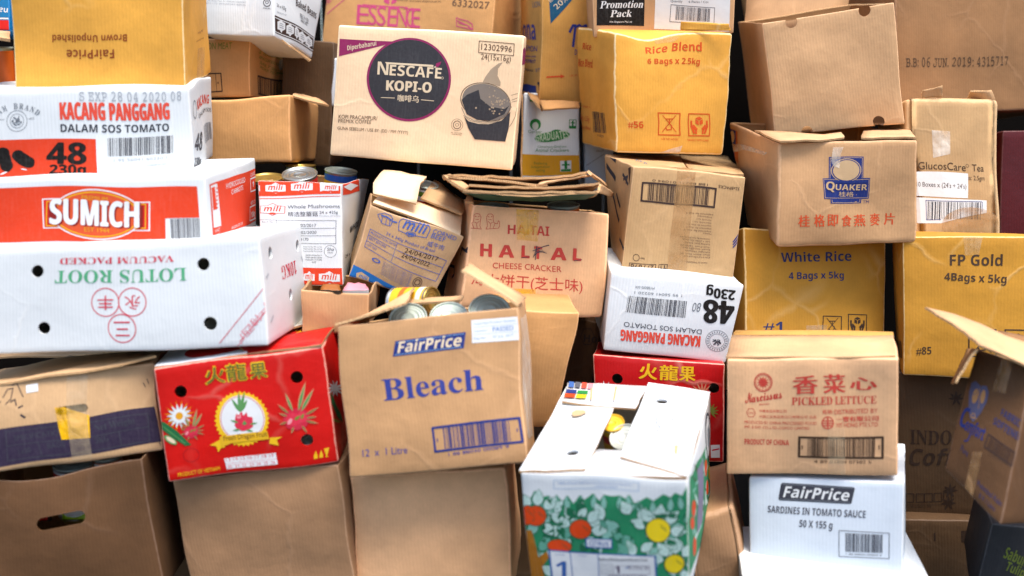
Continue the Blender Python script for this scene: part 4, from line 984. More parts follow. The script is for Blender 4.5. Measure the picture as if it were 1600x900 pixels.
    ('s','dkbrown',1,39.0,[7954,2674,7716,2333]),
    ('s','dkbrown',1,55.8,[8107,2573,7959,2019])]),
   ('front', 'tape', [('p','tape',2,[3807,10045,5066,10067,4843,8749,3958,8659])]),
   ('left', 'barcode', [('b','dkbrown',1,[763,2058,7938,2266,8749,1118,1207,876],4,8)])]),
('white_rice', 'rice_carton', 'yellow rice carton marked #1 under the oats carton', 'box', 'yellow rice cartons', 'yellow_deep', 'kraft_inner',
  [0.5314, 2.3111, -0.6501, 0.8611, 2.3565, -0.6705, 0.4876, 2.6013, -0.7124, 0.8174, 2.6466, -0.7328, 0.5255, 2.3893, -0.2823, 0.8678, 2.4358, -0.3058, 0.4818, 2.6794, -0.3447, 0.8241, 2.726, -0.3681],
  21, (0.003, 0.005, 0.002), 0.0018, 0.006, [], False, [],
  [('front', 'lettering', [('t','navyink',1,'White Rice','bold',[2545,8017,7433,8296,2545,8576]),
    ('t','navyink',1,'4 Bags x 5kg','bold',[3057,7018,6890,7216,3057,7431]),
    ('s','dkbrown',1,21.6,[5453,4864,6764,4885,6757,3737,5442,3720,5453,4864]),
    ('s','dkbrown',1,15.1,[5713,4738,6521,3909]),
    ('s','dkbrown',1,15.1,[6500,4763,5679,3884]),
    ('s','dkbrown',1,19.4,[5921,4565,6289,4577]),
    ('s','dkbrown',1,21.6,[6105,4548,6103,4324,6260,4216,6232,4013,5969,3983,5891,4115]),
    ('s','dkbrown',1,21.6,[7279,5047,8599,5068,8599,3914,7274,3897,7279,5047]),
    ('p','dkbrown',1,[7713,4813,7938,4910,8162,4827,7937,4718]),
    ('p','dkbrown',1,[7713,4767,7911,4684,7911,4458,7712,4542]),
    ('p','dkbrown',1,[8162,4782,7964,4685,7963,4459,8162,4556]),
    ('s','dkbrown',1,38.9,[7462,4658,7461,4398,7725,4204,7724,4023]),
    ('s','dkbrown',1,30.2,[7580,4447,7778,4250]),
    ('s','dkbrown',1,43.2,[7461,4376,7592,4042]),
    ('s','dkbrown',1,38.9,[8413,4688,8413,4428,8148,4217,8148,4036]),
    ('s','dkbrown',1,30.2,[8294,4470,8095,4260]),
    ('s','dkbrown',1,43.2,[8413,4406,8281,4063]),
    ('t','navyink',1,'#1','bold',[1213,3714,2521,3753,1229,4389])]),
   ('front', 'tape', [('p','tape',2,[4253,4229,5747,4337,5742,3788,4247,3744])])]),
('quaker', 'oats_carton', 'dented pale brown oats carton with a navy emblem and orange Chinese characters', 'box', 'cardboard boxes in the pile', 'kraft', 'kraft_inner',
  [0.5845, 2.2931, -0.3147, 0.8887, 2.3056, -0.3078, 0.5877, 2.6437, -0.3059, 0.8738, 2.6571, -0.2826, 0.5743, 2.2762, -0.0848, 0.8753, 2.2885, -0.0784, 0.5401, 2.6298, -0.048, 0.8604, 2.64, -0.0532],
  22, (0.006, 0.006, 0.006), 0.005, 0.009, [(0.1, 0, 0.95, 0.09, 0, 0.02, -0.004), (0.75, 0, 0.3, 0.08, 0, 0.012, 0), (0.45, 0, 0.1, 0.06, 0, -0.008, 0)], True, [],
  [('front', 'emblem', [('p','navy',0,[3546,8586,5990,8492,6034,6546,6525,6511,6542,4565,6050,4563,6044,4164,3801,4260,3779,4678,3317,4712,3180,6619,3612,6624]),
    ('s','kraftpale',1,8.9,[3634,8472,5906,8383,5947,6549]),
    ('s','kraftpale',1,8.9,[3634,8472,3698,6621]),
    ('s','kraftpale',1,8.9,[3254,6523,6456,6401,6467,4672,3387,4805,3254,6523]),
    ('s','kraftpale',1,8.9,[3881,4617,3901,4351,5941,4263,5949,4547]),
    ('e','kraftpale',1,[4793,7317,5859,7283,4814,6266],0,36),
    ('e','navy',2,[4793,7317,5801,7285,4813,6332],0,36),
    ('e','kraftpale',3,[4793,7317,5729,7287,4812,6407],0,36),
    ('p','navy',4,[3385,6463,6414,6346,6419,6110,3390,6209])]),
   ('front', 'lettering', [('t','kraftpale',5,'Q','bold',[3416,5559,4051,5519,3415,6330]),
    ('t','kraftpale',5,'UAKER','bold',[4123,5526,6348,5424,4116,6073]),
    ('t','kraftpale',5,'桂格','sans',[4367,4885,5465,4829,4362,5377]),
    ('t','navy',1,'TM','sans',[6161,4122,6596,4108,6154,4408]),
    ('t','orangered',1,'桂','sans',[1586,2049,2353,2030,1561,3215]),
    ('t','orangered',1.2,'桂','sans',[1623,2048,2389,2029,1597,3214]),
    ('t','orangered',1,'格','sans',[2686,2022,3439,2003,2658,3189]),
    ('t','orangered',1.2,'格','sans',[2722,2020,3475,2001,2695,3187]),
    ('t','orangered',1,'即','sans',[3649,1997,4396,1978,3620,3165]),
    ('t','orangered',1.2,'即','sans',[3685,1996,4432,1977,3656,3164]),
    ('t','orangered',1,'食','sans',[4671,1971,5368,1954,4640,3140]),
    ('t','orangered',1.2,'食','sans',[4707,1970,5404,1952,4677,3139]),
    ('t','orangered',1,'燕','sans',[5556,1949,6370,1928,5524,3119]),
    ('t','orangered',1.2,'燕','sans',[5593,1948,6406,1927,5560,3118]),
    ('t','orangered',1,'麥','sans',[6733,1919,7417,1902,6699,3090]),
    ('t','orangered',1.2,'麥','sans',[6770,1918,7453,1901,6735,3089]),
    ('t','orangered',1,'片','sans',[7715,1894,8435,1876,7679,3066]),
    ('t','orangered',1.2,'片','sans',[7751,1893,8472,1875,7715,3065])]),
   ('front', 'tape', [('p','paletape',6,[3831,9411,4549,9390,4380,8839,4263,7539,3864,7738,3675,8210])]),
   ('left', 'printed_band', [('p','rust2',0,[-1052,9395,1873,9304,1153,6202,-2229,6662])]),
   ('left', 'emblem', [('p','navy',1,[-170,9320,1518,9315,1049,7974,-805,8024]),
    ('e','kraftpale',2,[427,8637,1061,8747,234,8068],0,28),
    ('p','navy',1,[-1301,6818,513,7283,173,6325,-1272,6493])]),
   ('left', 'tape', [('p','paletape',3,[-1710,7797,3414,8331,8050,8665,7093,8245,2938,7798,-2307,6498])])]),
('gluco', 'tea_carton', 'tall battered brown tea carton with white labels and torn tape on top', 'box', 'cardboard boxes in the pile', 'kraft_tea', 'kraft_inner',
  [0.944, 2.4623, -0.3197, 1.1453, 2.462, -0.3196, 0.9444, 2.6809, -0.3442, 1.1457, 2.6806, -0.3441, 0.9214, 2.4983, 0.0016, 1.1358, 2.4985, 0.006, 0.9217, 2.7169, -0.0229, 1.1361, 2.7171, -0.0185],
  23, (0.003, 0.006, 0.006), 0.005, 0.014, [], False, [],
  [('front', 'sticker', [('p','white',0,[-636,4914,6264,4882,6127,3160,-762,3290]),
    ('p','white',0,[-770,3190,8258,3023,8201,2140,2879,1351,-910,1416])]),
   ('front', 'lettering', [('t','dkbrown',1,'GlucosCare','sans',[942,5061,6044,5026,974,5548]),
    ('e','dkbrown',1,[6256,5394,6434,5393,6253,5281],0.8,28),
    ('t','dkbrown',1,'Tea','sans',[6762,5064,8149,5054,6772,5518]),
    ('t','dkbrown',-0.5,'20 boxes: 2.5gm','sans',[4500,4466,8163,4430,4515,4780]),
    ('t','dkbrown',1,"10 Boxes x (24's + 24's)",'sans',[527,3902,5965,3831,555,4218])]),
   ('front', 'barcode', [('s','navy',1,13.9,[1372,2965,7734,2911,7677,2227]),
    ('s','navy',1,13.9,[1372,2965,1286,1614,2893,1610]),
    ('b','ink',1,[1573,2907,7574,2855,7506,1629,1403,1642],17,36)]),
   ('front', 'tape', [('p','paletape',1,[2647,7673,4668,7652,4453,6091,2550,5821]),
    ('e','kafttape',3,[6440,1230,9892,1225,6406,-58],0,28)])]),
('tall', 'cardboard_box', 'plain tilted brown box with half-round notches standing on the oats carton', 'box', 'cardboard boxes in the pile', 'kraft_pale', 'kraft_inner',
  [0.6194, 2.4983, -0.0811, 0.9129, 2.4782, -0.0496, 0.6426, 2.876, -0.0593, 0.9355, 2.8554, -0.0202, 0.5745, 2.4807, 0.1786, 0.8599, 2.4603, 0.2207, 0.5961, 2.8583, 0.2107, 0.8825, 2.8375, 0.2501],
  24, (0.002, 0.003, 0.002), 0.002, 0.004, [], True, [('front', 0.7664, 0.9703, 0.0135, 0.0135), ('front', 0.227, 0.9732, 0.0135, 0.0135), ('front', 0.7922, 0.0351, 0.0135, 0.0135), ('front', 0.2357, 0.0118, 0.0135, 0.0135)],
  []),
('bb', 'cardboard_box', 'big plain brown box with a dotted best-before date in the top right corner', 'box', 'cardboard boxes in the pile', 'kraft_dark', 'kraft_inner',
  [0.9771, 2.7236, -0.0272, 1.4758, 2.7907, -0.018, 0.9311, 3.0692, -0.0579, 1.4298, 3.1363, -0.0487, 0.9565, 2.7583, 0.3936, 1.4637, 2.8266, 0.4034, 0.9105, 3.1039, 0.3629, 1.4177, 3.1722, 0.3726],
  25, (0.002, 0.003, 0.002), 0.0018, 0.006, [], False, [],
  [('front', 'lettering', [('t','dkbrown',1,'B.B: 06 JUN. 2019: 4315717','mono',[524,2714,6034,2696,524,3219])])]),
('rice_blend', 'rice_carton', 'yellow rice carton marked #56 with orange print under the promotion box', 'box', 'yellow rice cartons', 'yellow_board', 'kraft_inner',
  [0.2374, 2.4499, -0.1161, 0.4976, 2.5125, -0.1235, 0.1762, 2.7158, -0.1044, 0.434, 2.7798, -0.1028, 0.2277, 2.4266, 0.1538, 0.5123, 2.4942, 0.1567, 0.1606, 2.6959, 0.1817, 0.4487, 2.7614, 0.1775],
  26, (0.003, 0.006, 0.003), 0.003, 0.006, [(0.28, 0.0, 1.0, 0.05, 0, 0.01, -0.018)], False, [],
  [('front', 'lettering', [('t','redorange2',1,'Rice Blend','bold',[2672,8641,7397,8483,2687,9329]),
    ('t','redorange2',1,'6 Bags x 2.5kg','bold',[2819,7589,7295,7414,2833,8073]),
    ('t','redorange2',1,'#56','bold',[1063,2162,2374,2144,1078,2699]),
    ('s','redorange2',1,25.4,[3691,3408,5593,3395,5697,1583,3753,1591,3691,3408]),
    ('s','redorange2',1,17.8,[4077,3200,5330,1863]),
    ('s','redorange2',1,17.8,[5220,3214,4091,1846]),
    ('s','redorange2',1,22.9,[4393,2919,4929,2926]),
    ('s','redorange2',1,25.4,[4662,2887,4679,2532,4918,2357,4895,2036,4510,1995,4385,2207]),
    ('s','redorange2',1,25.4,[6379,3369,8310,3356,8475,1550,6501,1558,6379,3369]),
    ('p','redorange2',1,[7042,2988,7360,3133,7700,2996,7384,2833]),
    ('p','redorange2',1,[7047,2917,7349,2779,7377,2425,7074,2563]),
    ('p','redorange2',1,[7706,2925,7427,2780,7455,2426,7736,2571]),
    ('s','redorange2',1,45.7,[6691,2753,6720,2345,7134,2030,7155,1746]),
    ('s','redorange2',1,35.6,[6890,2418,7206,2103]),
    ('s','redorange2',1,50.8,[6723,2310,6957,1779]),
    ('s','redorange2',1,45.7,[8089,2771,8125,2363,7761,2039,7784,1754]),
    ('s','redorange2',1,35.6,[7943,2432,7676,2109]),
    ('s','redorange2',1,50.8,[8128,2328,7978,1793]),
    ('t','redorange2',1,'USE NO HOOK','sans',[4000,1182,5526,1151,4001,1343]),
    ('t','redorange2',1,'HANDLE WITH CARE','sans',[6393,1128,8458,1086,6389,1289])]),
   ('left', 'lettering', [('t','redorange2',1,'Rice','bold',[1793,8219,4056,8247,1857,8760]),
    ('t','redorange2',1,'Rice Blend','bold',[455,6710,4342,6796,543,7369]),
    ('t','redorange2',1,'6 Bags x','sans',[44,3227,3456,3356,117,3380]),
    ('t','redorange2',1,'6kg x 2.5kg','sans',[23,2107,2810,2078,86,2560]),
    ('t','redorange2',1,'Rice Blend','sans',[49,1322,3121,1360,92,1625])]),
   ('left', 'barcode', [('b','ink',1,[3931,3077,7559,3185,7692,1421,4138,1289],4,13),
    ('t','ink',1,'0 13225','sans',[5243,1006,6957,1051,5368,1197])]),
   ('front', 'tape', [('p','tape',1,[3442,10189,5494,10199,5522,9687,4953,9342,3531,9540]),
    ('p','paletape',1,[4003,84,4915,423,6024,728,5742,-176,4055,-240])])]),
('promo', 'cardboard_box', 'brown box with a black and a white paper label at the top edge', 'box', 'cardboard boxes in the pile', 'kraft', 'kraft_inner',
  [0.194, 2.5458, 0.1497, 0.5207, 2.5426, 0.1612, 0.1923, 2.859, 0.1878, 0.5225, 2.8559, 0.1945, 0.1821, 2.5234, 0.3601, 0.5179, 2.5215, 0.3598, 0.1839, 2.8367, 0.3935, 0.5197, 2.8348, 0.3932],
  27, (0.002, 0.003, 0.002), 0.0018, 0.004, [], False, [],
  [('front', 'sticker', [('p','black',0,[341,5321,3561,5236,3511,928,226,1277]),
    ('p','white',0,[4306,5216,9642,5067,9673,262,4211,610])]),
   ('front', 'lettering', [('t','white',1,'Promotion','serifit',[490,3050,3430,2935,506,3823]),
    ('t','white',1,'Pack','serifit',[1183,2060,2667,1994,1195,2794]),
    ('t','white',1,'Asia Singapore Pte Ltd','sans',[1113,1488,2661,1344,1119,1671]),
    ('t','ink',1,'Quantity','sans',[5357,3559,6213,3527,5355,3839]),
    ('t','ink',1,'6 Packs / Ctn','sans',[6664,3510,8091,3457,6661,3746]),
    ('t','ink',1,'Country of Origin','sans',[5309,4120,7032,4062,5308,4353])]),
   ('front', 'barcode', [('s','ink',1,12.1,[5388,3277,8553,2915,8527,1145,5305,1402,5388,3277]),
    ('b','ink',1,[5765,3122,8223,2834,8189,1402,5699,1619],12,38)])]),
('blue_bottle', 'detergent_carton', 'yellowish brown detergent carton with dark blue print at the top centre', 'box', 'cardboard boxes in the pile', 'kraft_gold', 'kraft_inner',
  [0.07, 2.7276, 0.0065, 0.2219, 2.7526, -0.0048, 0.02, 3.048, 0.0341, 0.1718, 3.0721, 0.0272, 0.077, 2.6939, 0.3543, 0.2185, 2.7158, 0.3572, 0.0264, 3.0133, 0.3895, 0.1684, 3.0353, 0.3891],
  28, (0.003, 0.004, 0.003), 0.0018, 0.004, [], False, [],
  [('front', 'printed_band', [('p','bluegreen',0,[1209,6802,2051,7506,6277,7540,1434,5311])]),
   ('front', 'lettering', [('t','cream',1,'20%','sans',[2455,6291,4518,7052,1821,6557]),
    ('t','cream',1,'BERAT','sans',[1433,6760,2512,7207,1017,6917]),
    ('s','navy2',1,64.3,[4742,4835,5272,5281,5715,5288,5450,3881]),
    ('s','navy2',1,57.8,[5721,5157,6377,5341,6937,5219,7524,4445]),
    ('s','navy2',1,57.8,[6937,5219,7597,5359,7942,5061]),
    ('t','navy2',1,'D','sans',[5806,3314,6202,3323,5790,3667]),
    ('s','orangered',1,38.6,[1195,1663,3581,1790]),
    ('p','orangered',1,[3464,1930,4300,1808,3523,1644]),
    ('t','orangered',1,'USE BY','sans',[5043,1810,6419,1881,5017,1934])]),
   ('left', 'lettering', [('t','navy2',1,'ona','bold',[1837,3850,7925,4126,1047,5268]),
    ('t','grey',1,'LION','sans',[6410,6429,9499,6501,6204,6835]),
    ('t','navy2',1,'LEMON','sans',[2599,3072,8620,3334,2545,3454]),
    ('t','navy2',1,'SABUN CAIR','sans',[2665,2612,8401,2922,2608,2744]),
    ('t','navy2',1,'PELEMBUT','sans',[2720,2228,8461,2540,2649,2476]),
    ('t','ink',1,'Pakaian','sans',[3450,1640,7405,1891,3355,1846]),
    ('t','grey',1,'8751 2','sans',[8560,1920,11985,2136,8475,2154])]),
   ('left', 'barcode', [('s','ink',1,68.8,[9420,1154,13663,1408]),
    ('s','ink',1,68.8,[10102,403,13894,657]),
    ('b','ink',1,[9647,1142,13666,1391,13889,683,10099,421],2,14)]),
   ('left', 'printed_band', [('p','navy',0,[284,469,8711,969,8997,248,391,-324])])]),
('crackers', 'cracker_box', 'white and yellow cracker box with green lettering in the gap at the centre top', 'box', 'cardboard boxes in the pile', 'white_board', 'kraft_inner',
  [0.0249, 2.7443, -0.1943, 0.1776, 2.7463, -0.1944, 0.0216, 2.9943, -0.1968, 0.1743, 2.9963, -0.197, 0.0295, 2.7466, 0.0211, 0.1721, 2.7484, 0.0146, 0.0262, 2.9966, 0.0185, 0.1688, 2.9983, 0.0121],
  29, (0.002, 0.003, 0.002), 0.0018, 0.004, [], False, [],
  [('front', 'printed_band', [('p','ochre',0,[-82,2866,10031,2807,10019,351,-42,413])]),
   ('front', 'emblem', [('e','cgreen',0,[2094,6345,3071,6364,2109,5684],0,28),
    ('e','paleg',1,[2098,6158,2650,6169,2108,5699],0,28),
    ('e','cgreen',0,[5183,5026,8323,5381,5302,4451],0,30),
    ('p','cgreen',0,[8185,7150,9511,7179,9490,6093,8172,6068]),
    ('p','white',1,[8313,7080,9381,7103,9368,6414,8304,6393]),
    ('s','cgreen',2,43.4,[8845,6989,8836,6433]),
    ('s','cgreen',2,24.8,[8479,6762,9204,6777]),
    ('p','white',1,[6692,2146,8541,2159,8523,825,6687,820]),
    ('p','cgreen',2,[6791,1115,8444,1121,8441,854,6790,850]),
    ('s','cgreen',2,68.2,[7626,2049,7619,1237]),
    ('s','cgreen',2,37.2,[7042,1648,8203,1653]),
    ('l','cgreen',0,[5011,5604,6794,5807,5077,5289],None),
    ('p','cgreen',1,[992,9245,1858,9156,1864,8899,999,8990])]),
   ('front', 'lettering', [('t','cgreen',1,'Gerber','sans',[891,5320,3321,5359,881,5663]),
    ('t','palegreen',1,'GRADUATES','bold',[2285,4333,8179,4925,2093,5274]),
    ('t','cgreen',1,'Cinnamon-Graham','sans',[2717,3687,7683,3744,2712,3948]),
    ('t','cgreen',1,'Animal Crackers','sans',[2308,3205,8097,3262,2301,3582]),
    ('t','olivegreen',1,'Exploring','sans',[2131,1725,4514,1737,2125,2015]),
    ('t','olivegreen',1,'independent','sans',[1726,1302,4972,1315,1720,1592]),
    ('t','olivegreen',1,'eating','sans',[2561,897,4149,902,2555,1189])]),
   ('left', 'printed_band', [('p','cgreen',1,[-19198,4938,2501,5370,3455,4328,-17893,3708]),
    ('p','cgreen',1,[-16974,2841,4129,3592,4663,3009,-16246,2155])])]),
('white_behind', 'cardboard_box', 'narrow white box with a grey line squeezed behind the yellow #56 carton', 'box', 'cardboard boxes in the pile', 'blue_white', 'kraft_inner',
  [0.1936, 2.8041, -0.2357, 0.2633, 2.8041, -0.2357, 0.1936, 3.0541, -0.2344, 0.2632, 3.0541, -0.2344, 0.1872, 2.8028, 0.0149, 0.2707, 2.8028, 0.0149, 0.1872, 3.0528, 0.0162, 0.2707, 3.0528, 0.0162],
  30, (0.002, 0.003, 0.002), 0.0018, 0.004, [], False, [],
  [('front', 'lettering', [('s','grey',1,12.7,[844,2802,6817,3942]),
    ('t','grey',1,'PACK','sans',[4261,4169,6789,4245,4186,4370])])]),
('kao', 'cardboard_box', 'pale brown upside-down carton with a framed barcode under the yellow #56 carton', 'box', 'cardboard boxes in the pile', 'kraft_tea', 'kraft_inner',
  [0.2404, 2.2909, -0.3654, 0.4901, 2.3114, -0.3903, 0.2433, 2.5307, -0.3738, 0.471, 2.5518, -0.3848, 0.2622, 2.2875, -0.1372, 0.5074, 2.3076, -0.1592, 0.2192, 2.529, -0.1244, 0.4883, 2.548, -0.1537],
  31, (0.003, 0.004, 0.003), 0.0025, 0.004, [], False, [],
  [('front', 'lettering', [('s','brownblk',1,40.2,[966,8480,7419,8577,7463,6880,1049,6748,966,8480]),
    ('t','brownblk',1,'188 88331 01094 0','sans',[6662,8923,1776,8855,6670,8717]),
    ('t','brownblk',1,'32x8PACKS','sans',[9536,8975,7624,8991,9542,8694]),
    ('t','brownblk',1,'277898','sans',[2854,894,758,891,2868,393]),
    ('s','brownblk',1,13.4,[644,958,3022,987,3021,328,643,298,644,958]),
    ('s','brownblk',1,13.4,[3304,1014,4054,1007,4057,308,3307,316,3304,1014]),
    ('s','brownblk',1,17.9,[3542,454,3497,877]),
    ('p','brownblk',1,[3380,633,3665,640,3550,377]),
    ('s','brownblk',1,17.9,[3860,484,3815,907]),
    ('p','brownblk',1,[3698,663,3983,670,3868,407]),
    ('t','brownink',1,'Imported By: Kao S','sans',[7462,6235,5106,6133,7471,6103]),
    ('t','brownink',1,'Imported ','sans',[7402,5963,6146,5962,7406,5831]),
    ('t','brownink',1,'Imported By: Kao S','sans',[7378,5694,6086,5690,7382,5562]),
    ('t','brownink',1,'Imported By: Kao S','sans',[7407,5430,5760,5394,7413,5298]),
    ('t','brownink',1,'Imported By: Kao S','sans',[7436,5166,5523,5105,7443,5033]),
    ('t','brownink',1,'Imported By: Kao S','sans',[7465,4901,5286,4816,7473,4769]),
    ('t','brownink',1,'Imported By: Kao S','sans',[7494,4637,5138,4535,7503,4504]),
    ('t','brownink',1,'Imported ','sans',[7559,4375,6852,4425,7554,4242]),
    ('t','brownink',1,'Distributed By: Kao (M) Sdn Bhd','sans',[7504,3891,4891,3841,7510,3757]),
    ('t','brownink',1,'Lot 1 Jalan Gudang','sans',[7533,3625,5133,3595,7538,3491]),
    ('t','brownink',1,'Subang Jaya 47630','sans',[7562,3359,5374,3349,7566,3225]),
    ('t','brownink',1,'Toll Free 1800 88','sans',[7591,3092,4978,3043,7597,2958]),
    ('t','brownink',1,'Email kao@sales','sans',[7620,2825,5219,2796,7625,2692]),
    ('t','brownink',1,'Selangor Malaysia','sans',[7649,2559,5461,2549,7653,2424]),
    ('t','brownink',1,'Shah Alam Sect 26','sans',[7678,2291,5065,2242,7684,2157]),
    ('t','brownink',1,'Distributor','sans',[7707,2024,5306,1994,7712,1889]),
    ('t','brownink',1,'MADE IN THAILAND','sans',[7514,1484,5647,1485,7518,1330]),
    ('e','brownblk',1,[1188,1512,1487,1540,1223,1187],0.85,28),
    ('t','brownblk',1,'kao','sans',[1926,1582,1570,1587,1930,1351]),
    ('s','navy',1,26.8,[9581,3679,10002,4445]),
    ('s','navy',1,26.8,[9610,3412,10036,4142]),
    ('s','navy',1,26.8,[9639,3146,10069,3838])]),
   ('front', 'barcode', [('b','brownblk',1,[1470,8413,6854,8488,6913,6982,1568,6872],21,52)]),
   ('front', 'tape', [('p','kafttape',2,[3822,9999,5465,10016,5811,-33,4108,2])]),
   ('left', 'lettering', [('s','ink',1,88.1,[696,10419,4150,9740]),
    ('s','ink',1,117.5,[1095,9043,4368,8063]),
    ('s','ink',1,73.4,[7060,8837,9050,8126]),
    ('s','ink',1,58.7,[7372,8401,8665,8834,8321,8134]),
    ('p','brownblk',1,[8570,9576,9313,9851,9565,8093]),
    ('s','ink',1,73.4,[5432,6757,6949,5789]),
    ('s','ink',1,88.1,[3461,6539,6813,4434]),
    ('s','ink',1,73.4,[7379,2772,10156,2155])]),
   ('top', 'lettering', [('t','brownblk',1,'32x8 PACKS','sans',[12100,9715,10927,9739,10812,4726]),
    ('t','grey',1,'188 88331','sans',[9836,7551,8011,7472,8998,4368]),
    ('t','grey',1,'Kao','sans',[2529,4982,2107,7144,1641,1712])]),
   ('top', 'tape', [('p','kafttape',2,[10212,25898,12680,31600,6199,795,3624,-675])])]),
('beans_flip', 'bean_carton', 'white carton with upside-down black 48, under the pale carton with a framed barcode', 'box', 'white bean cartons', 'white_board', 'kraft_inner',
  [0.1994, 2.2265, -0.5275, 0.4643, 2.2302, -0.5598, 0.1969, 2.5262, -0.5132, 0.4618, 2.5299, -0.5455, 0.2124, 2.2184, -0.3566, 0.4948, 2.2222, -0.3863, 0.21, 2.5181, -0.3423, 0.4924, 2.5218, -0.3719],
  32, (0.002, 0.003, 0.002), 0.0018, 0.004, [], False, [],
  [('front', 'lettering', [('t','black',1,'230g','bold',[9444,9179,7324,9156,9533,8012]),
    ('t','black',1.08,'230g','bold',[9421,9179,7301,9155,9510,8011]),
    ('t','black',1.16,'230g','bold',[9467,9180,7347,9156,9556,8012]),
    ('t','black',1.24,'230g','bold',[9446,9158,7325,9135,9535,7991]),
    ('t','black',1.32,'230g','bold',[9443,9200,7323,9177,9532,8033]),
    ('t','black',1,'48','bold',[9547,7819,7300,7622,9838,5085]),
    ('t','black',1.08,'48','bold',[9493,7814,7246,7617,9784,5080]),
    ('t','black',1.16,'48','bold',[9600,7824,7354,7627,9893,5090]),
    ('t','black',1.24,'48','bold',[9552,7770,7304,7573,9844,5036]),
    ('t','black',1.32,'48','bold',[9541,7868,7296,7671,9833,5135]),
    ('t','grey',1,'80','sansit',[7144,7187,6472,7125,7238,6116]),
    ('t','ink',1,'DALAM SOS TOMATO','sans',[7574,3956,1405,3928,7608,3360]),
    ('t','coral',1,'KACANG PANGGANG','bold',[7568,3102,1258,2892,7659,1743]),
    ('t','coral',1.08,'KACANG PANGGANG','bold',[7541,3101,1231,2891,7632,1742]),
    ('t','coral',1.16,'KACANG PANGGANG','bold',[7595,3103,1286,2892,7687,1744]),
    ('t','coral',1.24,'KACANG PANGGANG','bold',[7570,3077,1259,2867,7661,1719]),
    ('t','coral',1.32,'KACANG PANGGANG','bold',[7567,3126,1258,2916,7657,1768]),
    ('t','grey',1,'1 95 56041 60220 1','sans',[5568,8001,1882,7880,5585,7680]),
    ('t','grey',1,'MYBB000 004','sans',[3343,8649,1895,8589,3355,8326])]),
   ('front', 'barcode', [('b','ink',1,[1477,7236,6021,7237,6120,5180,1436,5132],3,52)]),
   ('front', 'emblem', [('e','grey',0,[8927,2753,9817,2912,9114,1378],0.96,28),
    ('e','grey',0,[8927,2753,9515,2858,9051,1837],0.95,28),
    ('e','ink',1,[9050,2242,9070,2159,9003,2221],0,10),
    ('e','ink',1,[9047,2627,9178,2539,9036,2580],0,10),
    ('e','ink',1,[8793,2851,8725,2944,8819,2900],0,10),
    ('e','ink',1,[9098,2331,9127,2259,9070,2306],0,10),
    ('e','ink',1,[9061,2688,9142,2686,9066,2598],0,10),
    ('e','ink',1,[8892,2613,8855,2530,8843,2672],0,10),
    ('e','ink',1,[9176,2606,9253,2571,9167,2532],0,10),
    ('e','ink',1,[8835,2370,8805,2241,8789,2402],0,10),
    ('e','ink',1,[9099,2890,9135,2951,9120,2858],0,10),
    ('e','ink',1,[9111,2804,9162,2849,9143,2722],0,10),
    ('e','ink',1,[8668,2811,8547,2882,8677,2863],0,10),
    ('e','ink',1,[8776,2318,8752,2243,8729,2361],0,10),
    ('e','ink',1,[9180,2529,9281,2446,9157,2448],0,10),
    ('e','ink',1,[9019,2922,9039,3010,9048,2901],0,10),
    ('e','ink',1,[8728,2696,8678,2700,8725,2785],0,10),
    ('e','ink',1,[8665,2653,8602,2644,8659,2706],0,10),
    ('e','ink',1,[9086,2698,9154,2702,9092,2634],0,10),
    ('e','ink',1,[8749,2363,8680,2206,8722,2395],0,10),
    ('e','ink',1,[8874,2603,8807,2486,8829,2670],0,10),
    ('e','ink',1,[9071,2345,9107,2242,9049,2328],0,10),
    ('e','ink',1,[8923,2877,8915,2970,8964,2880],0,10),
    ('e','ink',1,[8985,2471,9013,2340,8947,2456],0,10),
    ('e','ink',1,[8813,2754,8764,2787,8822,2795],0,10),
    ('e','ink',1,[9122,2549,9192,2485,9099,2477],0,10),
    ('e','ink',1,[8663,2647,8530,2626,8658,2691],0,10),
    ('e','ink',1,[9018,2689,9097,2689,9023,2617],0,10),
    ('s','grey',1,16.3,[9582,2870,9716,2894]),
    ('s','grey',1,16.3,[9596,2602,9734,2573]),
    ('s','grey',1,16.3,[9565,2343,9696,2263]),
    ('s','grey',1,16.3,[9491,2113,9606,1987]),
    ('s','grey',1,16.3,[9377,1926,9469,1763]),
    ('s','grey',1,16.3,[9232,1795,9294,1605]),
    ('s','grey',1,16.3,[9066,1729,9093,1526]),
    ('s','grey',1,16.3,[8890,1733,8881,1531]),
    ('s','grey',1,16.3,[8717,1807,8673,1619]),
    ('s','grey',1,16.3,[8559,1945,8482,1785]),
    ('s','grey',1,16.3,[8426,2139,8322,2016]),
    ('s','grey',1,16.3,[8328,2374,8205,2298]),
    ('s','grey',1,16.3,[8271,2635,8137,2611]),
    ('s','grey',1,16.3,[8259,2904,8123,2933]),
    ('s','grey',1,16.3,[8293,3163,8164,3243]),
    ('s','grey',1,16.3,[8369,3393,8256,3518]),
    ('s','grey',1,16.3,[8483,3579,8394,3742]),
    ('s','grey',1,16.3,[8627,3709,8567,3897]),
    ('s','grey',1,16.3,[8790,3774,8764,3975]),
    ('s','grey',1,16.3,[8963,3769,8972,3969]),
    ('s','grey',1,16.3,[9134,3695,9177,3881]),
    ('s','grey',1,16.3,[9291,3557,9365,3716]),
    ('s','grey',1,16.3,[9423,3364,9525,3485]),
    ('s','grey',1,16.3,[9523,3130,9645,3205])])]),
('dragon_back', 'fruit_box', 'red fruit box with yellow Chinese title half hidden behind the citrus box', 'box', 'red dragon fruit boxes', 'red_deep', 'white_inner',
  [0.1829, 2.2212, -0.7702, 0.4587, 2.1862, -0.7682, 0.2071, 2.4116, -0.7795, 0.4829, 2.3766, -0.7775, 0.1779, 2.2331, -0.5391, 0.456, 2.1972, -0.5501, 0.2031, 2.4227, -0.5555, 0.4802, 2.3876, -0.5594],
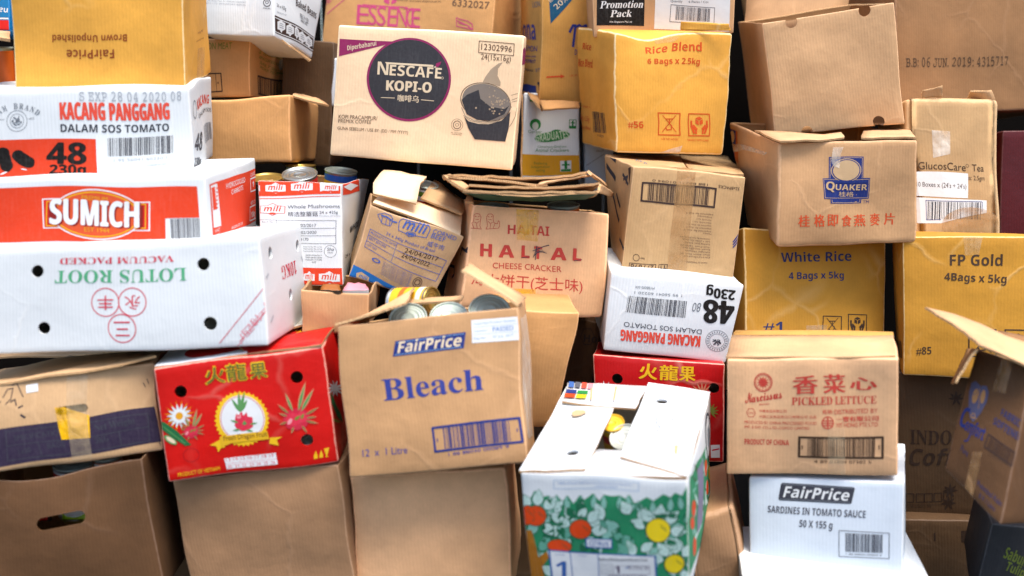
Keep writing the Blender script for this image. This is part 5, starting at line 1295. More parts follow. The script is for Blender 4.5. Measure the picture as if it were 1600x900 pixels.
  33, (0.002, 0.003, 0.002), 0.003, 0.004, [], False, [('front', 0.1862, 0.7755, 0.0115, 0.0115), ('front', 0.9203, 0.7443, 0.0115, 0.0115)],
  [('front', 'title', [('t','gold',1,'火','sans',[3479,7969,4832,7989,3544,9513]),
    ('t','gold',1.2,'火','sans',[3530,7973,4883,7993,3595,9517]),
    ('t','gold',1.4,'火','sans',[3479,7926,4832,7945,3544,9470]),
    ('t','gold',1.6,'火','sans',[3530,7930,4883,7949,3595,9474]),
    ('t','gold',1.8,'火','sans',[3445,7945,4798,7964,3510,9488]),
    ('t','gold',1,'龍','sans',[5051,8006,6398,8026,5110,9517]),
    ('t','gold',1.2,'龍','sans',[5102,8010,6449,8030,5160,9521]),
    ('t','gold',1.4,'龍','sans',[5051,7963,6398,7983,5110,9474]),
    ('t','gold',1.6,'龍','sans',[5102,7967,6449,7987,5160,9478]),
    ('t','gold',1.8,'龍','sans',[5018,7982,6365,8002,5076,9492]),
    ('t','gold',1,'果','sans',[6566,8039,7739,8090,6593,9472]),
    ('t','gold',1.2,'果','sans',[6617,8043,7790,8094,6644,9477]),
    ('t','gold',1.4,'果','sans',[6566,7996,7740,8046,6593,9429]),
    ('t','gold',1.6,'果','sans',[6617,8000,7790,8050,6644,9433]),
    ('t','gold',1.8,'果','sans',[6533,8015,7706,8065,6560,9448])]),
   ('front', 'fruit_print', [('l','palepetal',1,[829,6449,26,6756,889,6654],None),
    ('l','palepetal',1,[829,6449,308,7248,965,6590],None),
    ('l','palepetal',1,[829,6449,748,7500,999,6484],None),
    ('l','palepetal',1,[829,6449,1212,7432,982,6367],None),
    ('l','palepetal',1,[829,6449,1559,7066,918,6275],None),
    ('l','peach',1,[8283,6775,7567,7649,8377,6906],None),
    ('l','peach',1,[8283,6775,7883,7954,8406,6853],None),
    ('l','peach',1,[8283,6775,8257,8088,8417,6788],None),
    ('l','peach',1,[8283,6775,8634,8031,8408,6721],None),
    ('l','peach',1,[8283,6775,8960,7791,8382,6662],None),
    ('l','olivegreen',1,[8965,5061,8959,5944,9099,5070],None),
    ('l','olivegreen',1,[8965,5061,9273,5863,9084,4986],None),
    ('l','olivegreen',1,[8965,5061,9516,5594,9042,4919],None),
    ('l','olivegreen',1,[8965,5061,9631,5199,8981,4886],None),
    ('l','olivegreen',1,[8965,5061,9589,4771,8916,4893],None),
    ('l','olivegreen',1,[8965,5061,9402,4411,8863,4940],None),
    ('p','white',1,[8958,1685,9666,1723,9677,469,8967,435]),
    ('s','crimson',2,28.8,[9080,1178,9585,1316])])]),
('haitai', 'cracker_carton', 'open orange-brown cheese cracker carton with red print, yellow tape and pen strokes', 'box', 'cardboard boxes in the pile', 'kraft_red', 'kraft_inner',
  [-0.1147, 2.2108, -0.4342, 0.207, 2.2602, -0.4738, -0.1625, 2.4412, -0.4518, 0.1697, 2.49, -0.4902, -0.084, 2.2316, -0.212, 0.2146, 2.2785, -0.2345, -0.1104, 2.4611, -0.2233, 0.1773, 2.5083, -0.2508],
  34, (0.006, 0.008, 0.003), 0.004, 0.008, [(1, 0, 0, 0.06, -0.005, 0.01, 0.008)], True, [],
  [('front', 'lettering', [('t','redink',1,'HAiTAI','bold',[2800,7372,5799,7458,2760,8261]),
    ('t','redink',1,'H','bold',[967,5090,1811,5113,910,6252]),
    ('t','redink',1.08,'H','bold',[994,5091,1838,5114,937,6253]),
    ('t','redink',1.16,'H','bold',[940,5089,1784,5112,883,6251]),
    ('t','redink',1.24,'H','bold',[966,5111,1810,5134,909,6273]),
    ('t','redink',1.32,'H','bold',[968,5069,1812,5092,911,6231]),
    ('t','redink',1,'A','bold',[2343,5127,3358,5155,2297,6283]),
    ('t','redink',1.08,'A','bold',[2370,5128,3385,5155,2324,6283]),
    ('t','redink',1.16,'A','bold',[2316,5127,3331,5154,2270,6282]),
    ('t','redink',1.24,'A','bold',[2342,5148,3357,5175,2296,6303]),
    ('t','redink',1.32,'A','bold',[2344,5107,3358,5134,2298,6262]),
    ('t','redink',1,'L','bold',[3881,5168,4433,5183,3847,6316]),
    ('t','redink',1.08,'L','bold',[3908,5169,4460,5184,3874,6317]),
    ('t','redink',1.16,'L','bold',[3853,5168,4405,5182,3819,6316]),
    ('t','redink',1.24,'L','bold',[3880,5189,4432,5204,3846,6337]),
    ('t','redink',1.32,'L','bold',[3881,5148,4433,5162,3847,6295]),
    ('t','redink',1,'T','bold',[4792,5192,5347,5207,4766,6336]),
    ('t','redink',1.08,'T','bold',[4820,5193,5374,5207,4793,6336]),
    ('t','redink',1.16,'T','bold',[4765,5192,5319,5206,4738,6335]),
    ('t','redink',1.24,'T','bold',[4792,5213,5346,5227,4765,6356]),
    ('t','redink',1.32,'T','bold',[4793,5172,5347,5186,4766,6315]),
    ('t','redink',1,'A','bold',[6028,5224,7062,5251,6011,6362]),
    ('t','redink',1.08,'A','bold',[6056,5225,7089,5251,6039,6362]),
    ('t','redink',1.16,'A','bold',[6001,5224,7034,5250,5983,6361]),
    ('t','redink',1.24,'A','bold',[6028,5245,7061,5271,6011,6382]),
    ('t','redink',1.32,'A','bold',[6028,5204,7062,5230,6012,6341]),
    ('t','redink',1,'L','bold',[7524,5262,8086,5276,7519,6393]),
    ('t','redink',1.08,'L','bold',[7552,5263,8114,5277,7547,6393]),
    ('t','redink',1.16,'L','bold',[7496,5262,8058,5276,7491,6392]),
    ('t','redink',1.24,'L','bold',[7524,5283,8086,5297,7519,6413]),
    ('t','redink',1.32,'L','bold',[7524,5242,8086,5256,7519,6373]),
    ('t','redink',1,'CHEESE CRACKER','sans',[1966,4066,6798,4136,1949,4590]),
    ('t','redink',1,'海太饼干(芝士味)','sans',[543,2162,8356,2230,495,3520]),
    ('t','redink',1,'PRODUCT OF KOREA','sans',[2843,779,6279,938,2825,1303]),
    ('s','ink',3,8.7,[4705,5251,4979,6388]),
    ('s','ink',3,8.7,[4754,5348,5083,6305]),
    ('s','ink',3,8.7,[4804,5446,5186,6223]),
    ('s','ink',3,8.7,[4853,5543,5289,6140]),
    ('s','ink',3,8.7,[4902,5641,5392,6058]),
    ('s','ink',3,8.7,[4952,5738,5495,5976]),
    ('s','ink',3,8.7,[5001,5835,5598,5894]),
    ('s','ink',3,8.7,[5051,5933,5701,5811]),
    ('s','ink',3,17.4,[4663,5895,5467,6434,5809,6577]),
    ('s','ink',3,13.1,[3881,5167,4425,5297]),
    ('s','ink',3,17.4,[4883,5083,4910,6381]),
    ('s','ink',3,13.1,[7609,5245,8137,5406])]),
   ('front', 'emblem', [('s','redink',1,10.9,[-243,8297,-171,8416,-59,8124,180,8221,216,8564,166,8936,304,9099,543,9081,710,8795,693,8380,706,7948,845,7641,372,7673,-70,7670,-200,7866,-243,8297]),
    ('s','redink',1,10.9,[285,8287,463,8171,610,8373]),
    ('s','redink',1,13.1,[258,8850,360,8802]),
    ('s','redink',1,13.1,[486,8794,578,8859]),
    ('s','redink',1,10.9,[344,8537,565,8557]),
    ('s','redink',1,10.9,[105,8139,317,7668]),
    ('s','redink',1,10.9,[440,8113,536,7688]),
    ('s','redink',1,10.9,[2147,8507,2055,8611,1996,8307,1740,8360,1642,8688,1623,9060,1456,9196,1223,9139,1111,8829,1204,8425,1270,7999,1189,7673,1650,7790,2090,7867,2183,8081,2147,8507]),
    ('s','redink',1,10.9,[1624,8406,1470,8261,1287,8432]),
    ('s','redink',1,13.1,[1548,8960,1455,8896]),
    ('s','redink',1,13.1,[1332,8867,1229,8914]),
    ('s','redink',1,10.9,[1520,8640,1298,8621]),
    ('s','redink',1,10.9,[1830,8293,1706,7795]),
    ('s','redink',1,10.9,[1502,8208,1485,7775])]),
   ('front', 'tape', [('p','yellowtape',2,[3229,9786,4856,9767,4965,6830,3454,6837]),
    ('p','yellowtape',2,[3472,2283,5092,2415,5127,742,4326,625,4178,1842])]),
   ('left', 'lettering', [('s','ink',1,65.2,[7641,4944,7728,5626,9431,5473]),
    ('s','ink',1,65.2,[10177,5817,9431,5473,10754,5296,11649,5651,10177,5817]),
    ('s','ink',1,65.2,[12191,6068,14171,5582]),
    ('s','ink',1,65.2,[1112,2799,2511,3427,5056,3553,5473,2803,4505,2415])])]),
('corned', 'cardboard_box', 'tilted open brown corned beef carton with blue print and raised white flaps', 'box', 'cardboard boxes in the pile', 'kraft_grey', 'kraft_inner',
  [-0.3518, 2.193, -0.3689, -0.1657, 2.2227, -0.4072, -0.3717, 2.3901, -0.3501, -0.1949, 2.4195, -0.3962, -0.2902, 2.1933, -0.211, -0.1099, 2.224, -0.2833, -0.3194, 2.39, -0.2, -0.1391, 2.4208, -0.2723],
  35, (0.004, 0.005, 0.003), 0.004, 0.004, [], True, [],
  [('front', 'printed_band', [('p','bandblue',0,[-188,1665,5644,509,5687,-1429,-46,-70])]),
   ('front', 'emblem', [('s','blueink',1,13.2,[3332,9481,3550,9807,6242,9749,6415,9299,6362,8179,5312,8115,4697,7800,4259,8075,3510,8209,3314,9136,3332,9481]),
    ('e','blueink',1,[4797,8170,5300,8210,4827,7845],0.8,28),
    ('e','blueink',1,[4797,8170,5132,8197,4813,7997],0,28),
    ('s','blueink',1,11.6,[1001,9210,1639,9703,2346,9696,2620,9381,2644,8730,2579,8370,1711,8334,1302,8807,1001,9210]),
    ('s','blueink',1,29.8,[1417,9284,2018,9332,2513,9157]),
    ('s','blueink',1,13.2,[1603,8397,1565,9090]),
    ('s','blueink',1,13.2,[2083,8381,2012,9068]),
    ('s','blueink',1,13.2,[2471,8435,2371,9160]),
    ('s','blueink',1,29.8,[2632,9055,3094,9105]),
    ('e','blueink',1,[2246,3012,2758,2989,2271,2719],0.6,28),
    ('p','kraftpale',1,[679,728,1179,1018,2223,651,2307,136,1776,-115,847,164]),
    ('t','bandblue',2,'mili','bolditsans',[1082,302,2100,134,1062,792]),
    ('p','kraftpale',1,[2839,211,3340,511,4398,111,4489,-434,3956,-690,3015,-385]),
    ('t','bandblue',2,'mili','bolditsans',[3251,-242,4280,-433,3225,274]),
    ('p','kraftpale',1,[4751,-257,5254,51,6325,-381,6422,-954,5887,-1216,4935,-884]),
    ('t','bandblue',2,'mili','bolditsans',[5171,-737,6211,-951,5140,-195]),
    ('e','brownink',1,[7572,1732,8060,1878,7779,1023],0.86,28),
    ('e','brownink',1,[7572,1732,7897,1829,7696,1308],0.7,28)]),
   ('front', 'lettering', [('t','blueink',1,'mili','bolditsans',[3762,8658,6170,8576,3744,9968]),
    ('t','blueink',1,'CORNED','sans',[6747,8971,9303,8913,6729,9561]),
    ('t','blueink',1,'BEEF','sans',[6760,8338,8245,8233,6752,8929]),
    ('t','blueink',1,'威牛肉','sans',[6719,7112,8503,7012,6690,7888]),
    ('t','blueink',1,'24 x 340g Product of Brazil','sans',[2409,7088,7746,6426,2418,7499]),
    ('s','blueink',1,11.6,[669,6941,9436,5683,9440,2258,556,4235,669,6941]),
    ('s','blueink',1,11.6,[632,6039,9425,4503]),
    ('s','blueink',1,11.6,[594,5137,9433,3382]),
    ('s','blueink',1,11.6,[3815,6515,3834,3655]),
    ('t','blueink',1,'PRODUCTION DATE','sans',[793,6309,3717,5907,805,6665]),
    ('t','blueink',1,'BEST BEFORE','sans',[760,5448,2780,5118,775,5804]),
    ('t','blueink',1,'LOT NO','sans',[719,4499,1857,4301,732,4856]),
    ('t','brownblk',1,'24/04/2017','sans',[4837,5467,8524,5256,4802,6124]),
    ('t','brownblk',1,'24/04/2022','sans',[4678,4705,7910,4195,4674,5358]),
    ('t','blueink',1,'Imported by distributor: Pte Ltd Singapore tel 6861','sans',[3065,3188,6702,2526,3064,3314]),
    ('t','blueink',1,'Imported by distributor: Pte Ltd Singapore tel 6861','sans',[3089,2992,6731,2310,3088,3118]),
    ('t','blueink',1,'Imported by distributor: Pte Ltd Singapore tel 6861','sans',[3113,2795,6759,2095,3112,2922]),
    ('t','blueink',1,'Imported by distributor: Pte Ltd Singapore tel 6861','sans',[3137,2598,6787,1879,3136,2725]),
    ('t','blueink',1,'Imported by distributor: Pte Ltd Singapore tel 6861','sans',[3161,2401,6816,1662,3160,2528]),
    ('t','blueink',1,'Imported by distributor: Pte Ltd Singapore tel 6861','sans',[3185,2203,6844,1445,3184,2330]),
    ('t','blueink',1,'Imported by distributor: Pte Ltd Singapore tel 6861','sans',[3209,2005,6873,1228,3209,2133]),
    ('t','blueink',1,'Imported by distributor: Pte Ltd Singapore tel 6861','sans',[3233,1807,6901,1010,3233,1935]),
    ('t','blueink',1,'Imported by distributor: Pte Ltd Singapore tel 6861','sans',[3258,1609,6930,792,3257,1736])]),
   ('front', 'tape', [('p','tape',3,[3181,5822,4096,5704,4406,1147,3388,1346])])]),
('mushroom', 'mushroom_tray', 'white mushroom tray with red borders, filled with tin cans', 'box', 'cardboard boxes in the pile', 'white_board', 'kraft_inner',
  [-0.5284, 2.1903, -0.3862, -0.3537, 2.1951, -0.3788, -0.5373, 2.5252, -0.3962, -0.3894, 2.5298, -0.3957, -0.5286, 2.197, -0.1595, -0.3568, 2.2013, -0.1678, -0.5375, 2.532, -0.1694, -0.3387, 2.5363, -0.178],
  36, (0.002, 0.003, 0.002), 0.002, 0.004, [], True, [],
  [('front', 'printed_band', [('p','redorange',0,[-157,9927,7414,10475,7431,9097,10102,9843,10061,8978,-223,8508]),
    ('s','redorange',0,14.2,[-233,8285,10051,8751]),
    ('p','redorange',0,[4333,1770,9986,1736,10021,-6,4251,-27])]),
   ('front', 'emblem', [('p','white',1,[-874,9486,-531,9543,-295,9738,-77,9558,262,9522,237,9004,-104,8971,-339,8801,-558,8959,-898,8973]),
    ('t','redorange',2,'mili','bolditsans',[-750,9093,101,9118,-730,9537]),
    ('e','redorange',2,[-333,8932,-163,8937,-336,8857],0,28),
    ('p','white',1,[927,9555,1650,9628,2140,9845,2612,9660,3331,9634,3305,9077,2583,9031,2094,8841,1621,9004,902,9008]),
    ('t','redorange',2,'mili','bolditsans',[1208,9141,3010,9195,1230,9615]),
    ('e','redorange',2,[2100,8982,2461,8992,2097,8902],0,28),
    ('p','white',1,[3985,9744,4768,9825,5299,10058,5809,9861,6588,9835,6560,9236,5778,9185,5248,8981,4737,9154,3958,9157]),
    ('t','redorange',2,'mili','bolditsans',[4289,9301,6241,9362,4313,9809]),
    ('e','redorange',2,[5255,9132,5646,9143,5251,9045],0,28),
    ('p','white',1,[7754,9733,8342,9801,8742,10004,9124,9829,9709,9802,9685,9277,9097,9235,8698,9056,8315,9210,7729,9215]),
    ('t','redorange',2,'mili','bolditsans',[7979,9341,9446,9388,8000,9789]),
    ('e','redorange',2,[8704,9189,8997,9198,8701,9113],0,28),
    ('p','white',1,[5278,1144,5670,1190,5940,1415,6189,1175,6576,1106,6547,465,6156,449,5888,255,5637,467,5250,509]),
    ('t','redorange',2,'mili','bolditsans',[5418,648,6391,616,5443,1197]),
    ('e','redorange',2,[5895,418,6090,411,5891,325],0,28),
    ('p','white',1,[7099,1170,7861,1209,8379,1441,8875,1180,9632,1095,9600,410,8839,405,8323,207,7826,441,7068,498]),
    ('t','redorange',2,'mili','bolditsans',[7392,640,9291,576,7418,1222]),
    ('e','redorange',2,[8331,380,8711,367,8326,281],0,28),
    ('p','redorange',1,[124,7612,1061,7692,1696,7954,2307,7715,3240,7670,3207,6971,2271,6926,1638,6698,1025,6910,92,6929]),
    ('p','white',2,[220,7583,1098,7655,1693,7892,2267,7677,3141,7636,3112,7007,2234,6967,1641,6761,1066,6951,191,6967]),
    ('t','redorange',3,'mili','bolditsans',[563,7112,2753,7145,587,7645]),
    ('e','redorange',3,[1648,6919,2086,6925,1644,6829],0,28)]),
   ('front', 'lettering', [('t','dkgrey',1,'Whole Mushrooms','sans',[3488,7433,9802,7600,3499,7764]),
    ('t','dkgrey',1,'精选整蘑菇','sans',[3518,6669,7128,6765,3529,7128]),
    ('t','dkgrey',1,'24 x 425g','sans',[7334,7003,9517,7075,7339,7265]),
    ('t','ltgrey',1,'Product of China','sans',[7322,6741,9829,6800,7327,6898]),
    ('s','dkgrey',1,8.5,[-3,6256,9259,6419,9251,4148,4440,4129]),
    ('s','dkgrey',1,8.5,[-3,6256,-20,5907]),
    ('s','dkgrey',1,8.5,[2105,6274,2088,5920]),
    ('s','dkgrey',1,8.5,[4508,5600,9256,5659]),
    ('s','dkgrey',1,8.5,[4475,4878,9254,4911]),
    ('t','dkgrey',1,'12/02/2017','sans',[4352,5741,6888,5780,4360,6024]),
    ('t','dkgrey',1,'12/02/2020','sans',[4386,5072,6921,5098,4394,5355]),
    ('t','dkgrey',1,'4170','sans',[4939,4385,5946,4393,4946,4670]),
    ('t','dkgrey',1,'Batch No.','sans',[308,5984,1769,6019,311,6134]),
    ('t','dkgrey',1,'Imported by: Pte Ltd tel','sans',[5316,3758,7576,3789,5317,3862]),
    ('t','dkgrey',1,'Imported by: Pte Ltd tel','sans',[5307,3550,7566,3577,5308,3654]),
    ('t','dkgrey',1,'Imported by: Pte Ltd tel','sans',[5297,3341,7557,3365,5298,3446]),
    ('t','ink',1,'BINPI:29/02/2017','sans',[5555,2946,7506,2968,5556,3063]),
    ('t','ink',1,'EXP:28/02/2020','sans',[5545,2724,7496,2742,5546,2841]),
    ('t','ink',1,'MAN97/17/4 000','sans',[5535,2501,7485,2517,5536,2619]),
    ('t','ink',1,'470','sans',[6239,2264,6761,2306,6226,2382]),
    ('e','dkgrey',1,[8534,3406,9282,3396,8507,2818],0.95,28),
    ('t','dkgrey',1,'Sha','sansit',[8147,3464,8960,3481,8146,3757]),
    ('t','dkgrey',1,'HALAL','sans',[8217,3237,8868,3241,8219,3357])]),
   ('right', 'printed_band', [('p','redorange',0,[574,9931,5688,10061,6121,8682,491,8841])]),
   ('right', 'emblem', [('p','white',1,[759,9649,3063,9889,5582,9291,3173,9083])]),
   ('right', 'lettering', [('t','black',1,'WHOLE','bold',[2868,4655,7631,4778,3019,5332]),
    ('t','black',1,'24 x','sans',[1251,2512,3944,2257,1265,2866])])]),
('small_torn', 'cardboard_box', 'small torn brown box below the mushroom tray', 'box', 'cardboard boxes in the pile', 'kraft', 'kraft_inner',
  [-0.4206, 2.0681, -0.4558, -0.289, 2.0712, -0.4565, -0.4254, 2.268, -0.4557, -0.2937, 2.2712, -0.4564, -0.4201, 2.068, -0.3672, -0.2832, 2.0713, -0.3743, -0.4249, 2.268, -0.3671, -0.288, 2.2712, -0.3742],
  37, (0.002, 0.003, 0.002), 0.003, 0.004, [], True, [('front', 0.5362, 1.0408, 0.012, 0.009)],
  []),
('meat', 'meat_carton', 'brown meat carton with green lettering and a framed barcode, upper left behind the yellow carton', 'box', 'cardboard boxes in the pile', 'kraft_orange', 'kraft_inner',
  [-0.7447, 2.5902, 0.0092, -0.6304, 2.5781, 0.0107, -0.7022, 2.9935, 0.0121, -0.5885, 2.9819, 0.0159, -0.7371, 2.5884, 0.1492, -0.6208, 2.5761, 0.1514, -0.6946, 2.9917, 0.1521, -0.5782, 2.9793, 0.1477],
  38, (0.002, 0.003, 0.002), 0.0018, 0.004, [], False, [],
  [('front', 'lettering', [('t','olivegreen',1,'LUNCHEON MEAT','sans',[-3372,8181,6168,8175,-3396,9324]),
    ('s','brownblk',1,25.6,[276,4071,3949,4016,3982,1002,278,973,276,4071]),
    ('s','brownblk',1,10.2,[2804,3890,2826,1015]),
    ('p','brownblk',1,[3136,2630,3320,2627,3323,2268,3139,2271])]),
   ('right', 'lettering', [('t','olivegreen',1,'PORK LUNCHEON','sans',[1283,8517,8382,8026,1384,8992]),
    ('t','olivegreen',1,'& SEASONED MEAT','sans',[1380,7661,7517,6743,1508,8133]),
    ('t','olivegreen',1,'INGREDIENTS','sans',[1477,6799,6669,5501,1640,7264]),
    ('t','olivegreen',1,'SALT SPICES','sans',[1574,5933,5837,4299,1784,6382]),
    ('t','olivegreen',1,'PORK MEAT','sans',[1672,5061,4990,4085,1841,5522]),
    ('s','olivegreen',1,22.6,[4553,4645,8447,4092])]),
   ('right', 'barcode', [('s','brownblk',1,45.2,[1403,3646,6096,3100,6204,3,1480,555,1403,3646]),
    ('b','brownblk',1,[1637,3438,5884,2929,5977,253,1706,700],6,18)]),
   ('right', 'sticker', [('e','paletape',2,[5433,6106,5860,6151,5467,5073],0,28)])]),
('plain_mid', 'cardboard_box', 'plain brown box between the brown meat carton and the mushroom cans', 'box', 'cardboard boxes in the pile', 'kraft_orange', 'kraft_inner',
  [-0.7182, 2.4556, -0.1443, -0.511, 2.45, -0.1381, -0.7065, 2.8707, -0.1615, -0.5076, 2.8657, -0.1529, -0.7124, 2.4615, 0.003, -0.5082, 2.4563, 0.0145, -0.7007, 2.8767, -0.0142, -0.4887, 2.8707, -0.0117],
  39, (0.002, 0.003, 0.002), 0.003, 0.006, [], False, [],
  []),
('baked', 'cardboard_box', 'tilted white baked beans box with a dark brown border of badges', 'box', 'cardboard boxes in the pile', 'white_board', 'kraft_inner',
  [-0.7247, 2.5461, 0.1526, -0.5457, 2.4845, 0.1518, -0.6596, 2.7358, 0.1199, -0.496, 2.6736, 0.1062, -0.7245, 2.5756, 0.3243, -0.5423, 2.5116, 0.3162, -0.6593, 2.7653, 0.2916, -0.4618, 2.7016, 0.2944],
  40, (0.002, 0.003, 0.002), 0.003, 0.004, [], False, [],
  [('front', 'lettering', [('e','ink',1,[9070,4397,9600,4392,9079,3871],0.82,28),
    ('e','ink',1,[9069,4455,9305,4453,9073,4222],0.7,28),
    ('t','ink',1,'HALAL','sans',[8551,3585,9585,3515,8560,3789]),
    ('t','ltgrey',1,'DISTRIBUTED BY IMPORT EXPORT','sans',[493,4364,6193,4309,492,4565]),
    ('t','ltgrey',1,'PTE LTD SINGAPORE 608526','sans',[493,4019,6107,3961,493,4191])]),
   ('right', 'lettering', [('t','brownblk',1,'Baked Beans','bold',[4544,5162,9287,5028,4402,6076]),
    ('t','dkgrey',1,'24 x 425g','sans',[585,4050,2494,4023,563,4533]),
    ('t','dkgrey',1,'茄汁豆','sans',[5572,3877,7763,3786,5448,4519]),
    ('t','dkgrey',1,'焗豆','sans',[5821,3406,7530,3470,5742,3790]),
    ('t','grey',1,'PRODUCT OF','sans',[620,3275,2567,3320,612,3447])]),
   ('right', 'printed_band', [('p','brownblk',0,[149,2823,9494,2677,9876,810,292,558]),
    ('s','white',1,17.5,[217,2530,9489,2493]),
    ('s','white',1,17.5,[285,730,9809,990])]),
   ('right', 'emblem', [('p','white',1,[705,2132,1270,2422,1507,2603,1860,2370,2371,2326,2452,1556,1872,1264,1637,943,1270,1203,756,1171]),
    ('s','grey',2,13.2,[1142,1823,1993,1823]),
    ('s','grey',2,13.2,[1160,1550,2015,1588]),
    ('s','grey',2,13.2,[1211,2055,1886,2066]),
    ('p','white',1,[2643,2067,3211,2349,3445,2525,3823,2298,4353,2256,4480,1510,3898,1225,3675,915,3279,1167,2750,1135]),
    ('s','grey',2,13.2,[3112,1767,3991,1768]),
    ('s','grey',2,13.2,[3146,1503,4027,1540]),
    ('s','grey',2,13.2,[3170,1992,3867,2004]),
    ('p','white',1,[4546,2230,4863,2428,4988,2567,5240,2303,5567,2197,5722,1463,5397,1263,5295,994,5026,1286,4707,1324]),
    ('s','grey',2,13.2,[4862,1882,5397,1772]),
    ('s','grey',2,13.2,[4910,1625,5443,1549]),
    ('s','grey',2,13.2,[4874,2091,5297,2014]),
    ('p','white',1,[5617,1957,6190,2229,6422,2398,6837,2181,7398,2142,7595,1427,7007,1154,6800,857,6363,1097,5809,1066]),
    ('s','grey',2,13.2,[6135,1671,7059,1674]),
    ('s','grey',2,13.2,[6193,1418,7116,1455]),
    ('s','grey',2,13.2,[6177,1887,6908,1899]),
    ('p','white',1,[7379,1968,7954,2233,8185,2398,8621,2187,9199,2148,9436,1450,8846,1184,8648,894,8186,1129,7620,1099]),
    ('s','grey',2,13.2,[7924,1689,8873,1691]),
    ('s','grey',2,13.2,[7997,1442,8943,1478]),
    ('s','grey',2,13.2,[7957,1899,8708,1911])])]),
('essence', 'cardboard_box', 'brown box with pink lettering behind the coffee carton', 'box', 'cardboard boxes in the pile', 'kraft_orange', 'kraft_inner',
  [-0.5373, 3.022, 0.12, -0.0612, 2.8641, 0.0922, -0.4457, 3.305, 0.0811, 0.0304, 3.1471, 0.0532, -0.5033, 3.0472, 0.3837, -0.0355, 2.8932, 0.3643, -0.4117, 3.3303, 0.3447, 0.0561, 3.1762, 0.3253],
  41, (0.002, 0.003, 0.002), 0.0018, 0.004, [], False, [],
  [('front', 'lettering', [('t','pinkink',1,'E','sans',[2030,3590,2813,3559,1966,5583]),
    ('t','pinkink',1,'S','sans',[2735,3562,3279,3542,2673,5544]),
    ('t','pinkink',1,'S','sans',[3279,3542,3821,3521,3219,5515]),
    ('t','pinkink',1,'E','sans',[3923,3517,4487,3495,3865,5480]),
    ('t','pinkink',1,'N','sans',[4436,3497,5072,3473,4379,5452]),
    ('t','pinkink',1,'C','sans',[5021,3475,5528,3456,4967,5420]),
    ('t','pinkink',1,'E','sans',[5326,3464,5856,3443,5272,5404]),
    ('s','pinkink',1,30.1,[2330,5599,4978,5440]),
    ('s','pinkink',1,30.1,[4795,5306,5744,5300]),
    ('l','pinkink',1,[3577,6372,3899,5717,3323,6044],None),
    ('l','pinkink',1,[4284,6350,4011,5721,4050,6645],None),
    ('t','brownink2',1,'6332027','sans',[7593,5662,9719,5412,7592,6322]),
    ('t','brownink2',1,'BRAND OF CHICKEN ESSENCE,68 ML','sans',[4173,6091,6956,5972,4167,6261]),
    ('s','pinkink',1,24.1,[167,4617,1300,6303]),
    ('t','pinkink',1,'NEW','sans',[108,5496,637,6327,-126,5893]),
    ('l','pinkink',1,[428,1540,847,1031,303,1243],None),
    ('l','pinkink',1,[441,944,910,1195,519,608],None),
    ('l','pinkink',1,[690,1183,986,1393,760,939],None),
    ('s','pinkink',1,24.1,[7904,4536,8096,4400,8533,4255,8854,3962,8919,3452,7951,3710,7904,4536]),
    ('s','pinkink',1,24.1,[8056,4026,8556,3844,8882,3450]),
    ('s','pinkink',1,24.1,[7983,4229,8683,3748])])]),
('nescafe', 'coffee_carton', 'light brown coffee carton with a round dark badge and a printed cup', 'box', 'cardboard boxes in the pile', 'kraft_cream', 'kraft_inner',
  [-0.4073, 2.3822, -0.1186, 0.0, 2.3658, -0.1504, -0.3965, 2.6316, -0.1088, 0.0108, 2.6152, -0.1406, -0.3772, 2.3698, 0.1652, 0.0278, 2.3531, 0.1424, -0.3664, 2.6193, 0.1749, 0.0354, 2.6031, 0.15],
  42, (0.002, 0.003, 0.002), 0.0014, 0.005, [], False, [],
  [('front', 'emblem', [('p','plum',0,[121,8972,2940,9006,3001,8947,2496,8685,140,7658]),
    ('e','plum',1,[3977,6211,6258,6414,4155,3095],0,64),
    ('e','charcoal',2,[3976,6227,6142,6420,4144,3273],0,64),
    ('p','plum',4,[5349,7287,5370,7527,5647,7708,5604,7467,5467,7250])]),
   ('front', 'lettering', [('t','cream',1,'Diperbaharui','bolditsans',[579,8145,2150,8657,518,8487]),
    ('t','cream',3,'N','bold',[2245,6473,2826,6460,2248,7433]),
    ('t','cream',3,'ESCAFE','bold',[2896,6451,5703,6413,2895,7249]),
    ('p','cream',3,[2623,7420,5227,7404,5236,7246,2711,7284]),
    ('s','cream',3,28.0,[5306,7236,5525,7445]),
    ('e','cream',3,[5780,6483,5849,6489,5785,6388],0.7,28),
    ('t','cream',3,'KOPI-O','bold',[2772,5312,5235,5332,2765,6052]),
    ('t','cream',3.08,'KOPI-O','bold',[2790,5312,5252,5333,2782,6052]),
    ('t','cream',3.16,'KOPI-O','bold',[2755,5311,5218,5332,2748,6051]),
    ('t','cream',3.24,'KOPI-O','bold',[2772,5325,5234,5346,2765,6065]),
    ('t','cream',3.32,'KOPI-O','bold',[2773,5298,5235,5319,2765,6038]),
    ('t','cream',3,'咖啡乌','sans',[3421,4532,4585,4531,3418,5048]),
    ('t','cream',3.2,'咖啡乌','sans',[3432,4533,4596,4532,3430,5049]),
    ('s','cream',3,14.0,[2524,4737,3245,4758]),
    ('s','cream',3,14.0,[4733,4771,5432,4757]),
    ('t','brownink',1,'KOPI PRACAMPUR/','sans',[340,2916,2432,2984,336,3212]),
    ('t','brownink',1,'PREMIX COFFEE','sans',[343,2602,2121,2673,339,2866]),
    ('t','brownink',1,'GUNA SEBELUM / USE BY: (DD / MM /YYYY)','sans',[323,2070,4187,2119,322,2302]),
    ('s','brownink',1,14.0,[7636,9388,9495,9361,9509,8494,7645,8547,7636,9388]),
    ('t','brownink',1,'12302996','sans',[7768,8776,9401,8734,7764,9210]),
    ('t','brownink',1,'24(15x16g)','sans',[7791,8075,9379,8048,7786,8480])]),
